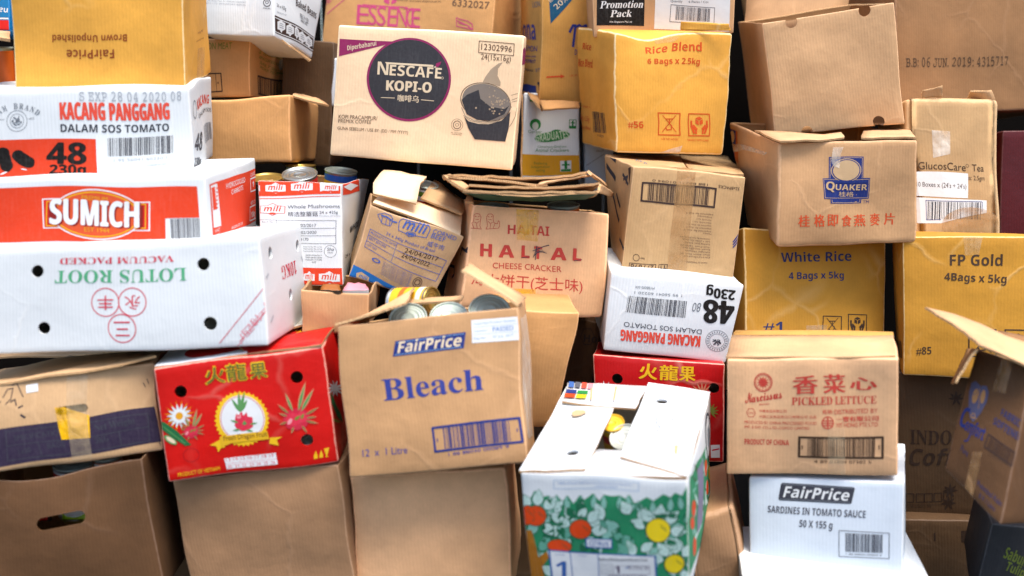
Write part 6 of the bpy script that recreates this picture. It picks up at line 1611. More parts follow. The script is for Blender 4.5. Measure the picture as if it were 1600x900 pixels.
   ('front', 'cup_print', [('p','steam',0,[7940,6326,8081,6812,8353,7401,8737,7855,8958,7958,8728,7479,8728,6962,8918,6507,8918,6205,8387,6366]),
    ('e','brownink',0,[8236,4975,9589,4514,8012,3632],0.97,40),
    ('e','cupfoam',1,[8271,4978,9555,4540,8062,3729],0,40),
    ('p','charcoal',2,[6949,4997,7201,5403,7798,5839,7945,5186,8500,4665,9272,4548,9515,4857,9298,4169,8569,3619,7872,3627,7292,3974]),
    ('p','charcoal',2,[7179,3770,7429,3458,7961,3318,8517,3345,9192,3681,9609,4390,9611,3148,9491,2135,7841,2156,7463,2930]),
    ('e','steam',3,[8423,5360,8475,5365,8427,5288],0,8),
    ('e','steam',3,[9222,5229,9281,5234,9228,5149],0,8),
    ('e','steam',3,[9116,4936,9175,4942,9121,4855],0,8),
    ('e','steam',3,[8381,5567,8400,5568,8383,5540],0,8),
    ('e','steam',3,[8581,4907,8621,4910,8585,4852],0,8),
    ('e','steam',3,[8748,5001,8772,5003,8750,4968],0,8),
    ('e','steam',3,[8725,4179,8776,4184,8730,4109],0,8),
    ('e','steam',3,[9107,4464,9127,4466,9109,4435],0,8),
    ('e','steam',3,[8672,5094,8686,5096,8673,5075],0,8),
    ('e','steam',3,[8917,5170,8941,5172,8919,5137],0,8),
    ('e','steam',3,[9371,5114,9398,5116,9373,5076],0,8),
    ('e','steam',3,[9135,5119,9181,5123,9139,5055],0,8),
    ('e','steam',3,[9040,4175,9087,4180,9045,4110],0,8),
    ('e','steam',3,[9381,5193,9409,5196,9384,5155],0,8),
    ('e','steam',3,[8690,4802,8711,4804,8692,4774],0,8),
    ('e','steam',3,[9025,4879,9068,4883,9029,4820],0,8),
    ('e','steam',3,[9229,5008,9259,5011,9231,4967],0,8),
    ('e','steam',3,[8636,4341,8673,4345,8639,4290],0,8),
    ('e','steam',3,[8683,4589,8731,4593,8688,4523],0,8),
    ('e','steam',3,[9552,4706,9567,4708,9554,4686],0,8),
    ('e','steam',3,[8745,5672,8759,5673,8746,5652],0,8),
    ('e','steam',3,[8834,5318,8876,5322,8838,5261],0,8),
    ('e','steam',3,[8882,4981,8904,4983,8884,4950],0,8),
    ('e','steam',3,[8971,5062,9022,5067,8976,4993],0,8),
    ('e','steam',3,[9392,5403,9422,5406,9395,5362],0,8),
    ('e','steam',3,[8598,4611,8650,4616,8603,4541],0,8),
    ('e','steam',3,[9192,4639,9244,4644,9197,4567],0,8),
    ('e','steam',3,[8837,5059,8896,5065,8842,4978],0,8),
    ('e','steam',3,[9026,4822,9069,4826,9030,4763],0,8),
    ('e','steam',3,[9011,5162,9069,5167,9016,5082],0,8),
    ('e','steam',3,[8545,5044,8574,5046,8548,5004],0,8),
    ('e','steam',3,[8852,4853,8873,4855,8854,4825],0,8),
    ('e','steam',3,[8352,6072,8373,6074,8353,6042],0,8),
    ('e','steam',3,[9626,4738,9665,4742,9629,4684],0,8),
    ('e','steam',3,[8624,4815,8667,4819,8628,4756],0,8),
    ('e','steam',3,[8916,5344,8950,5347,8919,5297],0,8),
    ('e','steam',3,[9416,4762,9432,4763,9418,4741],0,8),
    ('e','steam',3,[8240,4899,8261,4901,8242,4872],0,8),
    ('e','steam',3,[8652,5843,8696,5847,8656,5783],0,8),
    ('e','steam',3,[8813,5148,8848,5151,8816,5100],0,8),
    ('e','steam',3,[9160,4450,9188,4453,9163,4412],0,8),
    ('e','steam',3,[7760,4480,7815,4485,7764,4404],0,8),
    ('e','steam',3,[9103,5068,9140,5071,9106,5017],0,8),
    ('e','steam',3,[8722,5382,8750,5384,8725,5344],0,8),
    ('e','steam',3,[8665,4851,8697,4854,8668,4807],0,8),
    ('e','steam',3,[9520,5114,9564,5118,9524,5053],0,8),
    ('e','steam',3,[8528,4953,8546,4955,8530,4928],0,8),
    ('e','steam',3,[8763,4350,8818,4355,8768,4273],0,8),
    ('e','steam',3,[8496,4464,8547,4469,8501,4393],0,8),
    ('e','steam',3,[8613,5464,8663,5469,8617,5395],0,8),
    ('s','cupfoam',3,11.2,[6985,4425,7232,3824,7738,3537,8368,3503,9047,3762,9492,4379]),
    ('s','cupfoam',3,8.4,[7125,3861,7530,3516,8235,3394,8921,3558,9442,4088]),
    ('s','brownink',1,8.4,[9561,5601,9883,5762]),
    ('s','brownink',1,8.4,[9606,5245,9905,5443]),
    ('s','brownink',1,8.4,[9623,5104,9906,5225]),
    ('s','brownink',1,8.4,[9942,4707,9898,4037,9758,3545,9638,3265]),
    ('e','brownink',1,[6828,3137,7148,3169,6856,2694],0.95,28),
    ('e','brownink',1,[6828,3137,7057,3160,6848,2819],0.85,9),
    ('e','brownink',1,[6828,3137,6926,3147,6836,3021],0.8,28),
    ('t','brownink',1,'MS 1500:2004','sans',[6533,2495,7141,2491,6532,2582]),
    ('t','brownink',1,'1 059-07/2004','sans',[6554,2371,7128,2373,6553,2449])]),
   ('right', 'printed_band', [('p','plum',0,[-7475,8793,4715,9195,13568,7938,-5160,7815])])]),
('white_sliver', 'cardboard_box', 'narrow strip of a white box left of the coffee carton', 'box', 'cardboard boxes in the pile', 'blue_white', 'kraft_inner',
  [-0.4926, 2.7493, -0.0112, -0.4005, 2.7482, -0.0112, -0.4901, 2.9493, -0.0163, -0.3979, 2.9481, -0.0163, -0.4763, 2.7521, 0.1077, -0.3914, 2.751, 0.1077, -0.4738, 2.952, 0.1027, -0.3888, 2.951, 0.1027],
  43, (0.002, 0.003, 0.002), 0.0018, 0.004, [], False, [],
  []),
('brown_mid', 'cardboard_box', 'plain brown box standing behind the right side of the bleach carton', 'box', 'cardboard boxes in the pile', 'kraft_orange', 'kraft_inner',
  [-0.0202, 2.1354, -0.68, 0.0918, 2.1427, -0.6767, -0.0371, 2.3837, -0.6557, 0.0749, 2.391, -0.6524, -0.0391, 2.1081, -0.414, 0.135, 2.1213, -0.4273, -0.056, 2.3564, -0.3898, 0.1181, 2.3695, -0.403],
  44, (0.003, 0.006, 0.003), 0.004, 0.004, [], False, [],
  []),
('hot', 'cardboard_box', 'dark box with a six-sided mark left of the back red fruit box', 'box', 'cardboard boxes in the pile', 'kraft_brown', 'kraft_inner',
  [0.1052, 2.4716, -0.6792, 0.188, 2.46, -0.6872, 0.1331, 2.6696, -0.6768, 0.2159, 2.658, -0.6848, 0.1068, 2.4692, -0.5005, 0.2097, 2.4549, -0.5177, 0.1348, 2.6672, -0.4981, 0.2376, 2.6529, -0.5153],
  45, (0.002, 0.003, 0.002), 0.0018, 0.004, [], False, [],
  [('front', 'emblem', [('e','brownblk',1,[7351,7728,9111,7917,7605,6428],0.9,6),
    ('t','brownblk',1,'Ho','bold',[6535,6919,9732,7091,6502,7979])])]),
('blue_red', 'food_box', 'blue and red box with white letters in the top left corner', 'box', 'cardboard boxes in the pile', 'blue_board', 'kraft_inner',
  [-1.3092, 2.5802, 0.168, -1.1922, 2.5738, 0.1661, -1.2984, 2.7796, 0.1571, -1.1814, 2.7732, 0.1552, -1.3, 2.5875, 0.3112, -1.1853, 2.5813, 0.3105, -1.2892, 2.7869, 0.3003, -1.1745, 2.7807, 0.2996],
  46, (0.002, 0.003, 0.002), 0.0018, 0.004, [], False, [],
  [('front', 'printed_band', [('p','blue3',0,[-905,11706,9933,11687,9895,2120,-894,2239]),
    ('p','white',1,[-894,2170,9894,2051,9890,1778,-894,1962]),
    ('p','red',0,[-893,1686,9888,1641,9953,-206,-891,-148])]),
   ('front', 'lettering', [('t','white',1,'na','bold',[9825,3552,8043,3677,9698,2669])])]),
('white_left', 'cardboard_box', 'white box peeking out left of the yellow carton on the left stack', 'box', 'cardboard boxes in the pile', 'white_board', 'kraft_inner',
  [-1.2558, 2.4464, -0.0014, -1.106, 2.4381, -0.0013, -1.242, 2.6955, -0.0172, -1.0922, 2.6872, -0.0171, -1.2504, 2.4519, 0.0903, -1.101, 2.4439, 0.0942, -1.2366, 2.701, 0.0745, -1.0872, 2.693, 0.0784],
  47, (0.002, 0.003, 0.002), 0.0018, 0.004, [], False, [],
  [('front', 'lettering', [('s','grey',1,9.8,[6275,9615,6342,7595]),
    ('s','ltgrey',1,9.8,[6009,9122,6808,9290])])]),
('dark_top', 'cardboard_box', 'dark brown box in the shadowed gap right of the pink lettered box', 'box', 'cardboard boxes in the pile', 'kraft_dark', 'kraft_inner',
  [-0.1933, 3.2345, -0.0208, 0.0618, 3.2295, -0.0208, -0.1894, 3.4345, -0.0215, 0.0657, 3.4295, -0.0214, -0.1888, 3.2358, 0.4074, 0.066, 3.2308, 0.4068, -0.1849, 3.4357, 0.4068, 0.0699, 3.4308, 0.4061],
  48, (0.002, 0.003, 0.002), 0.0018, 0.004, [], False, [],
  []),
('top_back', 'cardboard_box', 'brown box with white tape behind the notched tilted box', 'box', 'cardboard boxes in the pile', 'kraft_orange', 'kraft_inner',
  [0.7096, 3.0142, 0.0689, 0.9485, 2.9992, 0.0686, 0.7219, 3.2108, 0.0344, 0.9608, 3.1958, 0.034, 0.6671, 3.0759, 0.4045, 0.9275, 3.0592, 0.4023, 0.6794, 3.2725, 0.37, 0.9398, 3.2558, 0.3678],
  49, (0.002, 0.003, 0.002), 0.0018, 0.004, [], False, [],
  [('front', 'sticker', [('p','paletape',1,[478,6867,4432,6867,3981,6222,2358,5992,576,5595])])]),
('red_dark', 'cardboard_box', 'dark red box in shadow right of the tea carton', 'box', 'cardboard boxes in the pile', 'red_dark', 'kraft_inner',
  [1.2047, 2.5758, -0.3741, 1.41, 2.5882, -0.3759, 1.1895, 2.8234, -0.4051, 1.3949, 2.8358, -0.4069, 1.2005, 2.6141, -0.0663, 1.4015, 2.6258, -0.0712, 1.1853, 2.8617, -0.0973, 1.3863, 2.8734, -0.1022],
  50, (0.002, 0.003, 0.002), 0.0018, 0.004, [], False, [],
  []),
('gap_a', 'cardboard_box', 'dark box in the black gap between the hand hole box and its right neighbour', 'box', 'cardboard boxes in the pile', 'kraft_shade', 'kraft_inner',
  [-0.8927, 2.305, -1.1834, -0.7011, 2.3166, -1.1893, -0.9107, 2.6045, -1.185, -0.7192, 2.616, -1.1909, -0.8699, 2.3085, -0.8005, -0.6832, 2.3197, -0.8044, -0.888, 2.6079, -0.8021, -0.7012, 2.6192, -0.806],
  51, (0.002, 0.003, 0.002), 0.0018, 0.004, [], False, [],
  []),  # unseen filler, added to keep light out of this gap
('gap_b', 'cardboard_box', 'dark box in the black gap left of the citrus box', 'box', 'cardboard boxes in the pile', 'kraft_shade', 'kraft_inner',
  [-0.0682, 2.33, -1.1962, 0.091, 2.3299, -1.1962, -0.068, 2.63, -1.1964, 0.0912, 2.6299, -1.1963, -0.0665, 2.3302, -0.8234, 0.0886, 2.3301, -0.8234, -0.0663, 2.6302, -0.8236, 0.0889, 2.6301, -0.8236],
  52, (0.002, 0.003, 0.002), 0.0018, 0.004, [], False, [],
  []),  # second added filler, darkens the gap beside the citrus box
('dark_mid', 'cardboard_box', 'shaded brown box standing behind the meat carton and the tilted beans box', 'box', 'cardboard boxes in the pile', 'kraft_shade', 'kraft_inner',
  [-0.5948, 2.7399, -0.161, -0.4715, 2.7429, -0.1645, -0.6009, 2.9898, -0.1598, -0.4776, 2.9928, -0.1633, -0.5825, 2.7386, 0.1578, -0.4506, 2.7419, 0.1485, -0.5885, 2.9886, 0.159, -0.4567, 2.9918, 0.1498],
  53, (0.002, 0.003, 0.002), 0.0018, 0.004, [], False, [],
  [])]
SHEETS = [
 ('flap', 'bleach', [[(-0.3212, 1.8863, -0.4014), (-0.3006, 2.0944, -0.4386)], [(-0.1912, 1.8659, -0.3594), (-0.1898, 2.0287, -0.3577)]], 'kraft_pale', 1, {}),
 ('flap', 'bleach', [[(0.0109, 1.8608, -0.3619), (0.0255, 1.9662, -0.3664)], [(-0.0912, 1.906, -0.3052), (-0.0812, 2.0075, -0.3053)]], 'kraft_pale', 2, {}),
 ('flap', 'corned', [[(-0.2902, 2.1913, -0.207), (-0.1099, 2.222, -0.2793)], [(-0.2872, 2.2999, -0.2017), (-0.1092, 2.3033, -0.2398)]], 'kraft_cream', 3, {}),
 ('flap', 'corned', [[(-0.2861, 2.3703, -0.1478), (-0.1918, 2.3872, -0.1675)], [(-0.2946, 2.2444, -0.171), (-0.1964, 2.2537, -0.1758)], [(-0.2906, 2.2104, -0.1912), (-0.2018, 2.2169, -0.2119)]], 'kraft_cream', 4, {}),
 ('flap', 'corned', [[(-0.1797, 2.4566, -0.1768), (-0.1056, 2.4169, -0.2296)], [(-0.2007, 2.2985, -0.2099), (-0.1073, 2.263, -0.2384)]], 'kraft_grey', 5, {}),
 ('flap', 'tall', [[(0.6081, 2.8523, 0.1607), (0.8705, 2.8315, 0.2001)], [(0.6261, 2.8883, 0.3507), (0.9025, 2.8675, 0.4301)]], 'kraft_pink', 6, {}),
 ('flap', 'quaker', [[(0.5723, 2.2762, -0.0818), (0.717, 2.2957, -0.0814)], [(0.5481, 2.405, -0.0667), (0.7366, 2.384, -0.0703)]], 'kraft_pale', 7, {'amp': 0.004}),
 ('flap', 'quaker', [[(0.7597, 2.3212, -0.0809), (0.8713, 2.2985, -0.0764)], [(0.8333, 2.5267, -0.0671), (0.9394, 2.5267, -0.0671)]], 'kraft_pale', 8, {}),
 ('flap', 'comfort', [[(0.8118, 1.7937, -0.4238), (0.8913, 1.7482, -0.4512)], [(0.7945, 1.8587, -0.4002), (0.952, 1.8188, -0.4542)], [(0.7556, 1.8944, -0.3709), (1.0156, 1.91, -0.455)]], 'kraft_pale', 9, {'back': 'kraft_pale', 'amp': 0.003}),
 ('flap', 'comfort', [[(0.9765, 2.0731, -0.4516), (1.0818, 2.0486, -0.475)], [(0.9468, 1.9392, -0.462), (1.0097, 1.9067, -0.4737)]], 'kraft_dark', 10, {}),
 ('flap', 'comfort', [[(0.8151, 1.8032, -0.4273), (0.8846, 1.9984, -0.4722)], [(0.7843, 1.8127, -0.4888), (0.8315, 1.938, -0.5264)]], 'kraft_dark', 11, {}),
 ('flap', 'citrus', [[(0.0141, 1.7165, -0.6204), (0.1124, 2.0895, -0.5719)], [(0.1224, 1.6954, -0.61), (0.1969, 1.9495, -0.5787)]], 'white_board', 12, {'holes': [(0.106, 1.7671, -0.6052, 0.0115)]}),
 ('flap', 'citrus', [[(0.2851, 1.6433, -0.6038), (0.3907, 2.0126, -0.5638)], [(0.1862, 1.7336, -0.5989), (0.2759, 2.064, -0.5601)]], 'white_board', 13, {'holes': [(0.2886, 1.9669, -0.5711, 0.0115)]}),
 ('flap', 'citrus', [[(0.0177, 1.7187, -0.6239), (0.2848, 1.6463, -0.6076)], [(0.1537, 1.7855, -0.6045), (0.2867, 1.7561, -0.5969)]], 'white_board', 14, {}),
 ('flap', 'citrus', [[(0.114, 2.0847, -0.5633), (0.2727, 2.0577, -0.563)], [(0.0979, 1.9907, -0.5749), (0.2339, 1.9308, -0.5782)]], 'white_board', 15, {'amp': 0.003}),
 ('top_flap', 'lettuce', [[(0.406, 1.9467, -0.4764), (0.6943, 1.8587, -0.4548)], [(0.4483, 2.101, -0.4707), (0.7438, 2.0115, -0.4506)]], 'kraft_pale', 16, {}),
 ('top_flap', 'lettuce', [[(0.4519, 2.1057, -0.4705), (0.7456, 2.0168, -0.4505)], [(0.4662, 2.1551, -0.4713), (0.7619, 2.0659, -0.4517)]], 'kraft_gold', 17, {}),
 ('top_flap', 'kao', [[(0.2609, 2.3006, -0.1356), (0.3806, 2.3165, -0.1443)], [(0.2228, 2.5337, -0.1236), (0.4441, 2.8346, -0.1415)]], 'kraft_tea', 18, {}),
 ('top_flap', 'kao', [[(0.3873, 2.3237, -0.1457), (0.5104, 2.3274, -0.1581)], [(0.449, 2.8447, -0.143), (0.7018, 3.4674, -0.1778)]], 'kraft_tea', 19, {}),
 ('top_flap', 'band', [[(-0.975, 1.8551, -0.5064), (-0.6628, 1.9105, -0.47)], [(-0.9751, 2.2681, -0.5516), (-0.7612, 2.1264, -0.5093)]], 'kraft_grey', 20, {'amp': 0.004}),
 ('top_flap', 'band', [[(-1.3406, 2.5627, -0.6291), (-1.0043, 2.3207, -0.5656)], [(-1.4421, 2.7597, -0.6599), (-0.7824, 2.2468, -0.5313)]], 'kraft_grey', 21, {}),
 ('top_flap', 'dragon', [[(-0.6549, 1.8816, -0.4785), (-0.4859, 1.89, -0.4577)], [(-0.6867, 2.0681, -0.4877), (-0.5374, 2.0605, -0.4688)]], 'white_board', 22, {}),
 ('top_flap', 'dragon', [[(-0.4879, 1.8967, -0.4551), (-0.3502, 1.8896, -0.4397)], [(-0.5205, 1.9623, -0.459), (-0.3558, 2.0789, -0.4447)]], 'red_board', 23, {}),
 ('top_flap', 'dragon', [[(-0.444, 2.0809, -0.4466), (-0.3624, 2.1041, -0.4371)], [(-0.4397, 2.2083, -0.4416), (-0.3732, 2.2733, -0.4351)]], 'white_inner', 24, {}),
 ('top_flap', 'plain_mid', [[(-0.5102, 2.4802, 0.0147), (-0.4318, 2.537, -0.0089)], [(-0.5224, 2.5928, 0.0199), (-0.4822, 2.6415, 0.0079)]], 'kraft_pale', 25, {}),
 ('flap', 'rice_blend', [[(0.3841, 2.4756, 0.1612), (0.4975, 2.4648, 0.1577)], [(0.3848, 2.474, 0.181), (0.4921, 2.4625, 0.1731)]], 'yellow_board', 26, {'edge': 'yellow_board'}),
 ('flap', 'gluco', [[(0.9581, 2.5099, 0.0104), (1.0075, 2.5102, 0.0119)], [(0.9557, 2.5026, 0.0265), (0.9978, 2.4943, 0.0366)]], 'kraft_pale', 27, {'thick': 0.002}),
 ('flap', 'gluco', [[(1.0803, 2.541, 0.0135), (1.1409, 2.5287, 0.0016)], [(1.0718, 2.5123, 0.0237), (1.1258, 2.523, 0.0267)]], 'kraft_pale', 28, {'amp': 0.004}),
 ('flap', 'sardine', [[(0.7756, 2.0462, -0.719), (0.7963, 2.046, -0.7203)], [(0.7914, 2.0914, -0.6934), (0.8112, 2.0911, -0.6947)]], 'white_board', 29, {}),
 ('bottom_flap', 'baked', [[(-0.5546, 2.5246, 0.1513), (-0.4686, 2.5253, 0.0974)], [(-0.5455, 2.5641, 0.1448), (-0.4788, 2.5557, 0.0971)]], 'white_inner', 30, {}),
 ('bottom_flap', 'blue_bottle', [[(0.0693, 2.7019, 0.0049), (0.1693, 2.7011, 0.0001)], [(0.0778, 2.6568, -0.0202), (0.168, 2.6782, -0.0141)]], 'kraft_orange', 31, {}),
 ('flap', 'crackers', [[(0.0393, 2.7456, 0.0227), (0.0704, 2.7437, 0.0114)], [(0.05, 2.7019, 0.0049), (0.0755, 2.6867, -0.0236)]], 'white_board', 32, {'back': 'kraft_inner'}),
 ('flap', 'crackers', [[(0.0143, 2.9989, 0.0195), (0.028, 2.7651, 0.018)], [(0.0107, 2.9586, -0.2094), (0.0231, 2.7279, -0.1931)]], 'grey_board', 33, {}),
 ('top_flap', 'haitai', [[(-0.1009, 2.2775, -0.2136), (-0.0825, 2.267, -0.2153)], [(-0.1003, 2.3297, -0.2057), (-0.0879, 2.3394, -0.208)]], 'kraft_pale', 34, {})]
LOOSE = [
 ('flattened_box', 'flattened brown box folded in layers with a dark green printed underside, above the cracker carton', 'box', 'cardboard boxes in the pile', [('panel', [[(-0.1453, 2.2071, -0.1523), (-0.1227, 2.2073, -0.1512), (-0.0433, 2.2064, -0.1562), (0.0218, 2.2056, -0.161), (0.0898, 2.2069, -0.1531), (0.1578, 2.2089, -0.142)], [(-0.1453, 2.4671, -0.1873), (-0.1227, 2.4673, -0.1862), (-0.0433, 2.4664, -0.1912), (0.0218, 2.4656, -0.196), (0.0898, 2.4669, -0.1881), (0.1578, 2.4689, -0.177)]], 'kraft', 61, {'thick': 0.0048, 'amp': 0.002, 'sub': 4}), ('panel', [[(-0.1305, 2.1948, -0.1531), (-0.1135, 2.1944, -0.1554), (-0.0318, 2.1933, -0.1615), (0.0499, 2.1922, -0.1676), (0.0724, 2.1926, -0.1653)], [(-0.1305, 2.4548, -0.1881), (-0.1135, 2.4544, -0.1904), (-0.0318, 2.4533, -0.1965), (0.0499, 2.4522, -0.2026), (0.0724, 2.4526, -0.2003)]], 'kraft', 62, {'thick': 0.0048, 'amp': 0.002, 'sub': 4}), ('panel', [[(-0.0879, 2.1832, -0.1725), (-0.0149, 2.1826, -0.1758), (0.0694, 2.1824, -0.1769), (0.1311, 2.1831, -0.173), (0.1831, 2.1842, -0.167)], [(-0.0879, 2.4432, -0.2075), (-0.0149, 2.4426, -0.2108), (0.0694, 2.4424, -0.2119), (0.1311, 2.4431, -0.208), (0.1831, 2.4442, -0.202)]], 'kraft', 63, {'thick': 0.0048, 'amp': 0.002, 'sub': 4}), ('panel', [[(-0.1322, 2.176, -0.1557), (-0.0986, 2.1718, -0.1794), (-0.0316, 2.1709, -0.1849), (0.0355, 2.1704, -0.1874), (0.1249, 2.1709, -0.1849), (0.178, 2.1713, -0.1827)], [(-0.1322, 2.436, -0.1907), (-0.0986, 2.4318, -0.2144), (-0.0316, 2.4309, -0.2199), (0.0355, 2.4304, -0.2224), (0.1249, 2.4309, -0.2199), (0.178, 2.4313, -0.2177)]], 'kraft', 64, {'thick': 0.0048, 'amp': 0.002, 'sub': 4}), ('panel', [[(-0.1442, 2.2071, -0.1523), (-0.1289, 2.2177, -0.1496)], [(-0.0987, 2.1739, -0.179), (-0.0879, 2.1831, -0.173)]], 'kraft', 65, {'thick': 0.005, 'amp': 0.001}), ('panel', [[(0.1578, 2.2089, -0.1423), (0.2173, 2.4244, -0.1869)], [(0.1656, 2.1974, -0.1497), (0.217, 2.403, -0.1929)]], 'kraft', 66, {'thick': 0.005, 'amp': 0.001}), ('panel', [[(0.1831, 2.1843, -0.1664), (0.2309, 2.4009, -0.2051)], [(0.1766, 2.171, -0.1841), (0.2229, 2.3795, -0.2109)]], 'kraft', 67, {'thick': 0.005, 'amp': 0.001}), ('printed_panel', [[(-0.1015, 2.1737, -0.1807), (0.0355, 2.1722, -0.1887), (0.1768, 2.173, -0.1845)], [(-0.0554, 2.2286, -0.2033), (0.0422, 2.2281, -0.2059), (0.1542, 2.2291, -0.2005)]], 'green_board', 68, {'thick': 0.004, 'amp': 0.001}), ('torn_edge', [[(0.0498, 2.1901, -0.168), (0.0865, 2.1928, -0.1642), (0.1261, 2.1957, -0.1594), (0.1515, 2.1966, -0.1544)], [(0.0678, 2.2258, -0.1616), (0.0935, 2.2262, -0.1593), (0.1278, 2.2262, -0.1593), (0.165, 2.2271, -0.1537)]], 'kraft_pale', 69, {'thick': 0.003, 'amp': 0.006})]),
 ('cardboard_flap', 'loose brown board lying under the blue and red box at the left edge', 'cardboard', None, [('panel', [[(-1.1467, 2.2587, 0.1406), (-1.0229, 2.2051, 0.1246)], [(-1.303, 2.5681, 0.1672), (-1.1879, 2.5673, 0.1627)]], 'kraft_pale', 71, {'thick': 0.006})]),
 ('food_packet', 'pink and white packet sticking out of the small torn box', 'packet', None, [('packet_front', [[(-0.3456, 2.1251, -0.3867), (-0.2919, 2.1251, -0.3867)], [(-0.3411, 2.1577, -0.3751), (-0.3067, 2.167, -0.3794)]], 'paper_pink', 72, {'edge': 'paper_white', 'thick': 0.012})]),
 ('food_packet', 'orange-brown packet inside the notch of the small torn box', 'packet', None, [('packet_front', [[(-0.4, 2.1647, -0.3925), (-0.3547, 2.1645, -0.3938)], [(-0.3969, 2.1867, -0.3828), (-0.3633, 2.1867, -0.3828)]], 'paper_brown', 73, {'edge': 'paper_dark', 'thick': 0.014})]),
 ('food_packet', 'lime green packet behind the oval hand hole', 'packet', None, [('packet_front', [[(-0.8794, 1.9593, -0.8092), (-0.8194, 1.9687, -0.8131)], [(-0.8905, 1.9852, -0.7771), (-0.8298, 1.9947, -0.7808)]], 'paper_lime', 74, {'edge': 'paper_green', 'thick': 0.02})]),
 ('food_packet', 'small red packet at the left end of the oval hand hole', 'packet', None, [('packet_front', [[(-0.9444, 1.9876, -0.8209), (-0.9189, 1.9876, -0.8209)], [(-0.9463, 2.0033, -0.7895), (-0.9207, 2.0033, -0.7895)]], 'paper_red', 75, {'edge': 'paper_dark', 'thick': 0.02})]),
 ('cardboard_flap', 'strip of brown board lying behind the tin lids of the bleach carton', 'cardboard', None, [('panel', [[(-0.2313, 1.9932, -0.3864), (-0.0979, 1.9851, -0.3749)], [(-0.2272, 2.0244, -0.3823), (-0.0932, 2.0163, -0.3707)]], 'kraft_pale', 76, {})])]
CANS = [
 ('tin_can', 'leftmost grey tin lid in the bleach carton', 'can', (-0.1966, 1.9501, -0.4002), (-0.05, -0.62, 0.78), 0.0365, 0.1, 'tin_lid', 'paper_white', [], 'tin cans in the boxes'),
 ('tin_can', 'middle grey tin lid in the bleach carton', 'can', (-0.1188, 1.9408, -0.3958), (-0.02, -0.6, 0.8), 0.0365, 0.1, 'tin_lid', 'paper_white', [], 'tin cans in the boxes'),
 ('tin_can', 'rightmost and largest grey tin lid in the bleach carton', 'can', (-0.0414, 1.9132, -0.3793), (0.05, -0.66, 0.75), 0.039, 0.11, 'tin_lid', 'paper_white', [], 'tin cans in the boxes'),
 ('tin_can', 'yellow tin lying on its side behind the lids in the bleach carton', 'can', (-0.1556, 2.0333, -0.3891), (0.85, -0.45, 0.1), 0.033, 0.09, 'gold_lid', 'paper_yellow', [(0.05, 0.2, 'paper_white'), (0.6, 0.75, 'paper_orange')], 'tin cans in the boxes'),
 ('tin_can', 'silver tin standing up in the mushroom tray', 'can', (-0.4688, 2.3385, -0.1557), (0.0, -0.33, 0.94), 0.039, 0.11, 'tin', 'paper_red', [], 'tin cans in the boxes'),
 ('tin_can', 'gold rimmed tin at the left end of the mushroom tray', 'can', (-0.5492, 2.3671, -0.1661), (0.0, -0.2, 1), 0.039, 0.11, 'gold_lid', 'paper_dark', [], 'tin cans in the boxes'),
 ('tin_can', 'tilted tin with a blue and yellow label at the right of the mushroom tray', 'can', (-0.3997, 2.4803, -0.1577), (0.12, -0.12, 0.98), 0.038, 0.12, 'tin_lid', 'paper_yellow', [(0, 0.14, 'paper_blue'), (0.3, 0.42, 'paper_orange')], 'tin cans in the boxes'),
 ('tin_can', 'green and yellow tin deep behind the silver tin of the mushroom tray', 'can', (-0.5, 2.5125, -0.1476), (0, 0, 1), 0.035, 0.1, 'gold_lid', 'paper_lime', [], 'tin cans in the boxes'),
 ('tin_can', 'red and white tin inside the corned beef carton', 'can', (-0.1978, 2.4047, -0.1833), (0.2, -0.2, 1), 0.032, 0.1, 'tin_lid', 'paper_white', [(0.05, 0.18, 'paper_green'), (0.3, 0.55, 'paper_red')], 'tin cans in the boxes'),
 ('tin_can', 'grey tin lid at the left inside the cracker carton', 'can', (-0.0458, 2.3554, -0.2323), (0, -0.2, 1), 0.04, 0.1, 'tin_lid', 'paper_white', [], 'tin cans in the boxes'),
 ('tin_can', 'orange tin at the right inside the cracker carton', 'can', (0.1154, 2.3767, -0.2272), (0.0, -0.12, 1), 0.037, 0.1, 'tin_lid', 'paper_orange', [(0.1, 0.35, 'paper_yellow')], 'tin cans in the boxes'),
 ('tin_can', 'yellow jar seen through the opening of the citrus box', 'can', (0.1874, 1.8965, -0.589), (-0.15, -0.45, 0.85), 0.022, 0.08, 'paper_yellow', 'paper_yellow', [(0.2, 0.5, 'paper_red')], 'tin cans in the boxes'),
 ('tin_can', 'pale tin lid seen through the opening of the citrus box', 'can', (0.2058, 1.8632, -0.6055), (-0.35, -0.55, 0.75), 0.028, 0.09, 'pale_lid', 'paper_white', [], 'tin cans in the boxes'),
 ('tin_can', 'white and red tin in the open box with the hand hole', 'can', (-0.8614, 1.9841, -0.6972), (0.02, -0.12, 1), 0.039, 0.11, 'tin_lid', 'paper_white', [(0.05, 0.3, 'paper_red')], 'tin cans in the boxes'),
 ('tin_can', 'orange and white tin in the open box with the hand hole', 'can', (-0.789, 1.9719, -0.6798), (-0.05, -0.05, 1), 0.0265, 0.1, 'tin_lid', 'paper_orange', [(0.02, 0.1, 'paper_white'), (0.3, 0.45, 'paper_white')], 'tin cans in the boxes'),
 ('tin_can', 'orange tin at the left edge under the loose brown board', 'can', (-1.122, 2.3766, 0.1178), (0.0, -0.1, 1), 0.024, 0.09, 'tin_lid', 'paper_orange', [], 'tin cans in the boxes'),
 ('tin_can', 'pale tin resting inside the upside-down lotus root box, seen through its hole', 'can', (-0.5868, 2.0161, -0.429), (0, -1, 0.1), 0.03, 0.1, 'pale_lid', 'paper_white', [], 'tin cans in the boxes'),
 ('tin_can', 'pale tin inside the red fruit box beside the bleach box, seen through its hole', 'can', (-0.3907, 1.9575, -0.6465), (0, -1, 0.1), 0.03, 0.1, 'pale_lid', 'paper_white', [], 'tin cans in the boxes')]

